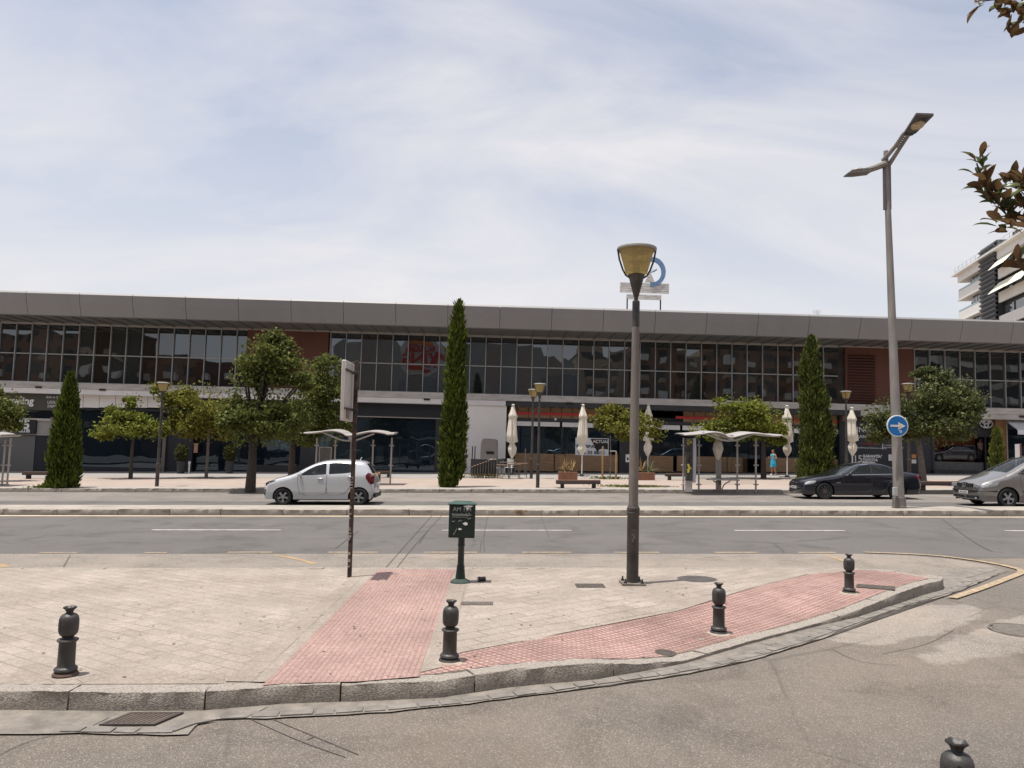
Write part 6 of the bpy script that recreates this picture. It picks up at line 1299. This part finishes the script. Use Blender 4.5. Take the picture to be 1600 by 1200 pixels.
facebox(t, 'rear_bumper', 3.6, -.62, .62, .25, .40, m_blkp); facebox(t, 'number_plate', 3.645, -.26, .26, .62, .74, m_plate, .008); facebox(t, 'grille', .0, -.5, .5, .33, .50, m_blkp); facebox(t, 'front_plate', -.055, -.26, .26, .40, .51, m_plate, .006)
for s_ in (-1, 1): facebox(t, 'tail_lamp', 3.565, min(s_*.52, s_*.72), max(s_*.52, s_*.72), .74, 1.0, m_red, .03); facebox(t, 'indicator', 3.545, min(s_*.55, s_*.70), max(s_*.55, s_*.70), 1.01, 1.07, m_org, .03)
MB().tube([(3.0, 0, 1.52), (3.06, 0, 1.62)], .012, 6).build('aerial', m_beam, t)
p = gp(441, 789.5, 0); q = gp(560, 789.5, 0); k = (q.x-p.x)/2.44; t.scale = (k, k, k*.95); t.location = (p.x-.66*k, p.y+.8*k, gz(p.x-.62*k)); t.rotation_euler = (0, -math.atan(G), 0); hatch = t
# dark saloon
pb = carpaint('dark navy paint', (.010, .011, .020), .3, .22)
top = [(.04, .22), (.0, .40), (.01, .58), (.10, .72), (.5, .84), (1.2, .95), (1.52, 1.0), (1.95, 1.24), (2.30, 1.39), (2.75, 1.46), (3.25, 1.45), (3.75, 1.30), (4.10, 1.13), (4.45, 1.08), (4.78, 1.03), (4.86, .85), (4.90, .62), (4.89, .42), (4.80, .26)]
wA = [(1.74, 1.0), (2.12, 1.24), (2.42, 1.365), (2.77, 1.40), (2.79, 1.02)]; wB = [(2.84, 1.02), (2.84, 1.405), (3.20, 1.39), (3.54, 1.30), (3.60, 1.04)]; wC = [(3.65, 1.04), (3.60, 1.28), (3.82, 1.19), (4.04, 1.055)]
t, yf, pf = car('dark navy saloon parked at the far kerb behind the street light pole', 'saloon_car', pb, 4.9, 1.86, top, (.86, 3.84), .335, [wA, wB, wC], (1.5, 2.36), (3.5, 4.1), 1.0, nspoke=10, rim=m_rimd,
    seams=[[(1.62, .95), (1.66, .55), (1.72, .32), (2.76, .30), (2.80, .6), (2.80, 1.0)], [(2.80, .6), (2.82, .32), (3.3, .32), (3.5, .65), (3.7, .98)]], handles=[(2.62, .87), (3.52, .89)], trim=[(1.72, .985), (2.3, 1.0), (3.0, 1.015), (4.0, 1.03)], mirror=(1.86, 1.02))
pf('headlamp', smooth_pl([(.05, .60), (.12, .70), (.52, .78), (.48, .66), (.2, .60)], 1, True), m_lens); pf('tail_lamp', smooth_pl([(4.55, .86), (4.62, .98), (4.84, .96), (4.87, .82)], 1, True), m_red); pf('roof_trim', [(1.8, 1.03), (1.84, 1.03), (2.44, 1.40), (2.76, 1.435), (2.76, 1.425), (2.42, 1.385)], m_chr, .004); pf('side_badge', [(1.32, .66), (1.50, .67), (1.50, .70), (1.32, .69)], m_chr)
facebox(t, 'grille', -.005, -.38, .38, .50, .66, m_blkp); facebox(t, 'front_plate', -.055, -.26, .26, .40, .51, m_plate, .006); facebox(t, 'air_intake', .03, -.7, .7, .26, .37, m_blkp); facebox(t, 'number_plate', 4.945, -.26, .26, .7, .81, m_plate, .006)
for s_ in (-1, 1): facebox(t, 'tail_lamp', 4.865, min(s_*.5, s_*.8), max(s_*.5, s_*.8), .82, .95, m_red, .03); facebox(t, 'grille_frame', -.05, min(s_*.03, s_*.33), max(s_*.03, s_*.33), .655, .67, m_chr, .006)
p = gp(1290, 780.5, 0); q = gp(1402, 780.5, 0); k = (q.x-p.x)/2.98; t.scale = (k, k, k*1.0); t.location = (p.x-.86*k, p.y+.93*k, gz(p.x-.86*k)); t.rotation_euler = (0, -math.atan(G), 0); saloon = t
MB().box(-.1, .25, -.2, .2, 0, .04).build('leaf_litter', m_cloth, None).location = t.matrix_basis @ Vector((2.9, -.3, 1.49)); o = bpy.data.objects['leaf_litter']; o.scale = (.9, .9, .5); tag(o, 'small heap of dry leaves on the roof of the dark saloon', 'leaves')
# silver people carrier
pg = carpaint('warm silver paint', (.27, .255, .245), .7, .3)
top = [(.06, .26), (.0, .42), (.01, .60), (.05, .76), (.22, .86), (.60, .98), (1.05, 1.12), (1.6, 1.42), (2.1, 1.64), (2.6, 1.73), (3.4, 1.75), (4.1, 1.70), (4.42, 1.55), (4.58, 1.15), (4.63, .70), (4.62, .42), (4.5, .28)]
wA = [(1.28, 1.12), (1.75, 1.42), (2.10, 1.59), (2.38, 1.64), (2.38, 1.14)]; wB = [(2.46, 1.14), (2.46, 1.65), (3.38, 1.66), (3.40, 1.16)]; wC = [(3.48, 1.16), (3.48, 1.65), (4.1, 1.60), (4.37, 1.2)]
t, yf, pf = car('silver grey people carrier driving in from the right edge', 'people_carrier', pg, 4.64, 1.81, top, (.92, 3.78), .325, [wA, wB, wC], (1.08, 2.2), (4.4, 4.56), 1.1, nspoke=5,
    seams=[[(1.36, 1.08), (1.38, .6), (1.46, .34), (2.38, .33), (2.42, .7), (2.42, 1.12)]], handles=[(2.22, .98), (3.2, 1.0)], mirror=(1.52, 1.18))
pf('headlamp', smooth_pl([(.04, .66), (.08, .80), (.62, .87), (.60, .74), (.3, .68)], 1, True), m_lens); pf('bumper_strip', [(.02, .52), (.02, .57), (.56, .57), (.56, .52)], m_blkp, .014); pf('side_strip', [(1.42, .52), (1.42, .57), (2.38, .57), (2.38, .52)], m_blkp, .012)
for s_ in (-1, 1): facebox(t, 'headlamp', .02, min(s_*.48, s_*.78), max(s_*.48, s_*.78), .66, .78, m_lens, .035, .012); facebox(t, 'grille', .0, min(s_*.14, s_*.44), max(s_*.14, s_*.44), .67, .79, m_blkp, .04)
mb = MB(); mb.box(-.035, .02, -.11, .11, .65, .82); mb.build('grille', m_blkp, t, bevel=.01)
mb = MB(); pts = [(-.042, -.1, .80), (-.042, .1, .80), (-.042, .08, .68), (-.042, 0, .655), (-.042, -.08, .68), (-.042, -.1, .80)]; mb.tube(pts, .01, 5); mb.tube([(-.042, .05, .77), (-.042, -.04, .75), (-.042, .04, .715), (-.042, -.05, .695)], .014, 5); mb.build('grille_emblem', m_chr, t)
facebox(t, 'bumper_strip', -.03, -.68, .68, .515, .57, m_blkp, .02); facebox(t, 'front_plate', -.075, -.26, .26, .43, .53, m_plate, .006); facebox(t, 'air_intake', .0, -.68, -.06, .29, .38, m_blkp, .03); facebox(t, 'air_intake', .0, .06, .68, .29, .38, m_blkp, .03); facebox(t, 'fog_lamp', -.03, -.66, -.56, .27, .33, m_lens, .01)
p = gp(1577.5, 793.5, 0); k = .93; t.scale = (k, k, k); t.location = (p.x-.92*k, p.y+.85, gz(p.x-.92*k)); t.rotation_euler = (0, -math.atan(G), 0); mpv = t
for s_ in (.55, -.25): MB().tube([(1.12, s_, 1.17), (1.3, s_-.5, 1.24)], .012, 5).build('wiper', m_blkp, t)
for t_, s_, y_, z_ in ((hatch, '', 0, 0),): pass
text('1864 FTN', .1, m_blkp, saloon, (-.064, 0, .455), rot=(pi/2, 0, -pi/2), ext=.001); text('4973 BWK', .09, m_blkp, mpv, (-.083, 0, .48), rot=(pi/2, 0, -pi/2), ext=.001)
# car modelled in place of a reflected one, and cars parked behind the viewer that the shop glass mirrors
q = yp(1505, 723, YB+1.0); r = dup(saloon, Vector((q.x-2.6, YB+1.0, yp(1505, 722, YB+1).z)), None, 'dark car modelled in place of a reflected one before the red wall', None, .72); r['category'] = 'car'
for x, y, src, lab in ((-33, -9, saloon, 'dark saloon parked behind the viewer, mirrored in the left shop glass'), (-22, -8.5, hatch, 'white hatchback parked behind the viewer, mirrored by the glass doors'), (-12, -9, mpv, 'grey people carrier parked behind the viewer, mirrored in the glass by the first shelter'), (7, -9, hatch, 'white hatchback parked behind the viewer, mirrored in the restaurant glass')):
    r = dup(src, Vector((x, y, gz(x))), None, lab, None); r.rotation_euler = (0, -math.atan(G), 0)
# ------------------------------------------------------------------ people
def person(base, hgt, label, heading, dress, skin, hair, pants=None, arms='phone', bag=True, shirt=None):
    t = thing('person', label, 'person', base, heading); s_ = hgt/1.65; me = bpy.data.meshes.new('body')
    J = {'pel': (0, 0, .92, .115), 'wai': (0, 0, 1.08, .10), 'che': (0, .0, 1.25, .125), 'nec': (0, .0, 1.42, .055), 'chi': (0, -.01, 1.49, .062), 'hea': (0, -.02, 1.57, .092), 'cro': (0, -.01, 1.64, .06), 'nos': (0, -.11, 1.545, .022),
         'lh': (-.09, 0, .86, .095), 'lk': (-.10, -.05, .48, .06), 'la': (-.09, .03, .09, .038), 'lt': (-.10, -.12, .03, .032), 'rh': (.09, 0, .86, .095), 'rk': (.10, .0, .48, .06), 'ra': (.13, .12, .10, .038), 'rt': (.13, .0, .03, .032),
         'ls': (-.17, 0, 1.36, .05), 'le': (-.24, .02, 1.10, .038), 'lw': (-.17, -.18, 1.13, .028), 'lp': (-.14, -.25, 1.17, .03), 'rs': (.17, 0, 1.36, .05), 're': (.25, .03, 1.1, .038), 'rw': (.16, -.2, 1.14, .028), 'rp': (.12, -.27, 1.19, .03)}
    E = [('pel', 'wai'), ('wai', 'che'), ('che', 'nec'), ('nec', 'chi'), ('chi', 'hea'), ('hea', 'cro'), ('hea', 'nos'), ('pel', 'lh'), ('lh', 'lk'), ('lk', 'la'), ('la', 'lt'), ('pel', 'rh'), ('rh', 'rk'), ('rk', 'ra'), ('ra', 'rt'), ('che', 'ls'), ('ls', 'le'), ('le', 'lw'), ('lw', 'lp'), ('che', 'rs'), ('rs', 're'), ('re', 'rw'), ('rw', 'rp')]
    for sd, hp in (('l', Vector((-.14, -.25, 1.17))), ('r', Vector((.12, -.27, 1.19)))):
        for i in range(4): J[sd+'f%d' % i] = (hp.x-.024+.016*i, hp.y-.05-.006*(i in (1, 2)), hp.z+.03, .0085); J[sd+'g%d' % i] = (hp.x-.022+.015*i, hp.y-.06, hp.z+.06, .0075); E += [(sd+'p', sd+'f%d' % i), (sd+'f%d' % i, sd+'g%d' % i)]
        J[sd+'th'] = (hp.x+(.045 if sd == 'l' else -.045), hp.y-.02, hp.z+.03, .0095); E.append((sd+'p', sd+'th'))
    ks_ = list(J); me.from_pydata([tuple(c*s_ for c in J[k_][:3]) for k_ in ks_], [(ks_.index(a), ks_.index(b)) for a, b in E], []); o = bpy.data.objects.new('body', me); C.objects.link(o); o.parent = t
    sk = o.modifiers.new('skin', 'SKIN'); lay = me.skin_vertices[0].data if me.skin_vertices else None
    if lay is None:
        bm = bmesh.new(); bm.from_mesh(me); bm.verts.layers.skin.verify(); bm.to_mesh(me); bm.free(); lay = me.skin_vertices[0].data
    for i, k_ in enumerate(ks_): lay[i].radius = (J[k_][3]*s_,)*2; lay[i].use_root = (k_ == 'pel')
    sb = o.modifiers.new('sub', 'SUBSURF'); sb.levels = 2; sb.render_levels = 2; me.materials.append(skin)
    if dress:
        pr = [(.185, .56), (.18, .60), (.165, .75), (.155, .88), (.125, 1.06), (.135, 1.2), (.14, 1.30), (.10, 1.38)]
        MB().lathe([(r_*s_, z*s_) for r_, z in pr], 24, fn=lambda r_, z, a: r_*(1+.10*abs(cos(a))+(.05*sin(5*a) if z < .9 else 0)), cap=False).build('dress', dress, t)
    if pants:
        mb = MB(); mb.tube([(-.1*s_, 0, .95*s_), (-.105*s_, -.05*s_, .5*s_), (-.09*s_, .03*s_, .1*s_)], [.115*s_, .085*s_, .07*s_], 12); mb.tube([(.1*s_, 0, .95*s_), (.105*s_, 0, .5*s_), (.13*s_, .12*s_, .12*s_)], [.115*s_, .085*s_, .07*s_], 12); mb.build('trousers', pants, t)
    if shirt: MB().lathe([(r_*s_, z*s_) for r_, z in ((.15, .88), (.135, 1.06), (.15, 1.25), (.16, 1.34), (.08, 1.41))], 20, fn=lambda r_, z, a: r_*(1+.2*abs(cos(a))), cap=False).build('shirt', shirt, t)
    mb = MB(); mb.lathe([(.001, 1.685), (.06, 1.675), (.10, 1.63), (.107, 1.57), (.10, 1.50), (.085, 1.42), (.05, 1.36)], 16, fn=lambda r_, z, a: r_*(1 if sin(a) > -.25 or z > 1.61 else .55), cap=False, o=(0, .015, 0)); mb.T = None
    ho = mb.build('hair', hair, t); ho.scale = (s_, s_, s_)
    for x in (-.1, .13): MB().lathe([(.001, 0), (.05, 0), (.055, .03), (.04, .07), (.03, .1)], 12, o=(x*s_, (-.04 if x < 0 else .06)*s_, 0), fn=lambda r_, z, a: r_*(1+.7*max(0, -sin(a))), cap=False).build('shoe', m_wc if dress else m_blk, t)
    return t
m_skin = pm('tanned skin', (.42, .22, .14), .6, var=.05); m_hair = pm('brown hair', (.05, .03, .02), .6, var=.2)
b = TB(1208, 743, .15); h = yp(1208, 703, b.y).z-b.z; person(b, h, 'person in a turquoise dress walking in front of the restaurant, looking at a phone', R(-60), pm('turquoise dress', (.03, .32, .48), .8, var=.08), m_skin, m_hair)
b = Vector((yp(1532, 720, YB+1.3).x, YB+1.3, yp(1532, 722.5, YB+1.3).z)); person(b, 1.6, 'person in a pale top and dark trousers modelled in place of a reflected figure by the red wall', R(20), None, m_skin, m_hair, pants=m_blk, shirt=pm('pale pink shirt', (.5, .36, .34), .8))  # figure stands for one mirrored in the shop window
# ------------------------------------------------------------------ magnolia reaching in from the right
lf_mag = leafm('magnolia leaves', (.035, .056, .02), (.11, .135, .045), alt=(.26, .22, .06), altp=1.0, rough=.3, under=(.125, .072, .034), trans=.42)
def mleaf(mb, base, d, ln, wd, roll):
    d = d.normalized(); a = d.cross(Vector((0, 0, 1))); a = a.normalized() if a.length > .05 else Vector((1, 0, 0)); a = Matrix.Rotation(roll, 3, d) @ a; n_ = a.cross(d); k = []
    for f, w_, c_ in ((0, .10, 0), (.18, .55, .02), (.42, 1, .05), (.68, .9, .04), (.87, .5, 0), (1, .02, -.07)):
        c = base+d*ln*f+n_*ln*c_; k.append(mb.pts([c-a*wd*w_*.5+n_*wd*w_*.16, c, c+a*wd*w_*.5+n_*wd*w_*.16]))
    for p_, q_ in zip(k, k[1:]): mb.face((p_, p_+1, q_+1, q_)); mb.face((p_+1, p_+2, q_+2, q_+1))
YM = 4.6; tm = yp(1950, 700, YM+.6); mt = thing('magnolia_tree', 'magnolia with glossy leaves and rusty undersides reaching in from the right edge', 'tree', (tm.x, YM+.6, gz(tm.x, .14)))
def mp_(px, py, dy=0.): q = yp(px, py, YM+dy); return q
W0 = Vector(mt.location); lm = MB(); br_ = MB(); rr = random.Random(21)
def cluster(px, py, n, ln, dy=0., up_=(-.3, -.1, .5), rad=.03, spread=1.):
    c = mp_(px, py, dy)-W0
    for i in range(n):
        an = 2.4*i+rr.uniform(-.4, .4); el = rr.uniform(-.5, .9); d = Vector((cos(an)*cos(el)*spread, sin(an)*cos(el)*.8, sin(el)))+Vector(up_); mleaf(lm, c+Vector((rr.uniform(-1, 1), rr.uniform(-1, 1), rr.uniform(-1, 1)))*rad, d, ln*rr.uniform(.75, 1.15), ln*rr.uniform(.34, .44), rr.uniform(-.9, .9))
def branch(pts, r0, r1): P_ = smooth_pl([tuple(mp_(*q)-W0) for q in pts], 2); br_.tube(P_, [r0+(r1-r0)*i/(len(P_)-1) for i in range(len(P_))], 7)
limb = mp_(1700, 420, .3)
branch([(1800, 520, .4), (1660, 390, .1), (1600, 340, 0), (1560, 320, 0), (1538, 290, 0), (1526, 255, 0)], .02, .004); branch([(1640, 370, .1), (1600, 350, -.1), (1570, 350, -.1)], .008, .003); branch([(1620, 350, 0), (1598, 310, .1), (1590, 295, .1)], .007, .003)
branch([(1800, 520, .4), (1700, 440, .2), (1620, 425, 0), (1600, 415, 0)], .012, .004); branch([(1850, 100, .5), (1700, 30, .2), (1600, 8, 0), (1560, -2, 0), (1535, 2, 0)], .012, .003); branch([(1610, 10, 0), (1590, 30, 0)], .006, .003)
for q in ((1527, 250, 5, .12, 0, (-.1, 0, 1.0)), (1530, 268, 7, .11, 0, (-.2, 0, .6)), (1536, 288, 8, .115), (1546, 302, 9, .115), (1556, 314, 9, .13), (1566, 322, 6, .12), (1572, 288, 7, .11, .1, (0, 0, .7)), (1590, 296, 8, .13, .1), (1600, 285, 6, .12, 0), (1578, 335, 7, .12), (1560, 350, 6, .12, -.1, (-.7, 0, .1)), (1578, 356, 8, .11, -.1, (-.4, 0, 0)), (1596, 348, 8, .12, 0), (1612, 330, 10, .13), (1600, 320, 8, .12, .1), (1625, 300, 12, .13), (1630, 360, 12, .13),
          (1598, 412, 6, .12, 0, (-.5, 0, .2)), (1612, 425, 8, .13, 0), (1640, 430, 10, .13), (1540, 3, 4, .11, 0, (-.7, 0, -.4)), (1562, 4, 6, .12, 0, (-.3, 0, -.6)), (1580, 14, 8, .12, 0, (0, 0, -.4)), (1596, 22, 8, .13, 0, (0, 0, -.5)), (1600, 40, 4, .12, 0, (0, 0, -.9)), (1620, 10, 12, .13), (1650, 20, 14, .14)): cluster(*q)
for i in range(150):                                  # the rest of the crown, outside the frame
    px = rr.uniform(1680, 2150); py = rr.uniform(-500, 470); dy = rr.uniform(-.4, 1.8); c = mp_(px, py, dy)-W0
    for j in range(9): mleaf(lm, c+Vector((rr.gauss(0, .05), rr.gauss(0, .05), rr.gauss(0, .05))), Vector((rr.gauss(0, 1), rr.gauss(0, 1), rr.gauss(0, .7)+.3)), .15, .06, rr.uniform(-1, 1))
    if i % 4 == 0: br_.tube([tuple(Vector((0, 0, 2.1))), tuple((c+Vector((0, 0, 2.1)))*.5+Vector((0, 0, .1))), tuple(c)], [.03, .016, .005], 5)
br_.tube([mp_(1800, 520, .4)-W0, Vector((0, 0, 1.9))], [.022, .035], 7); br_.tube([mp_(1850, 100, .5)-W0, Vector((0, 0, 2.2))], [.014, .035], 7)
lm.build('crown', lf_mag, mt, ang=60, normals=False); br_.build('branches', m_bark, mt); MB().tube([(0, 0, -.05), (.03, .02, 1.), (0, 0, 2.2)], [.10, .08, .06], 12).build('trunk', m_bark, mt)
# ------------------------------------------------------------------ litter
for i, (px, py) in enumerate(((30, 884), (1360, 945), (650, 1051), (740, 1000))):
    pass
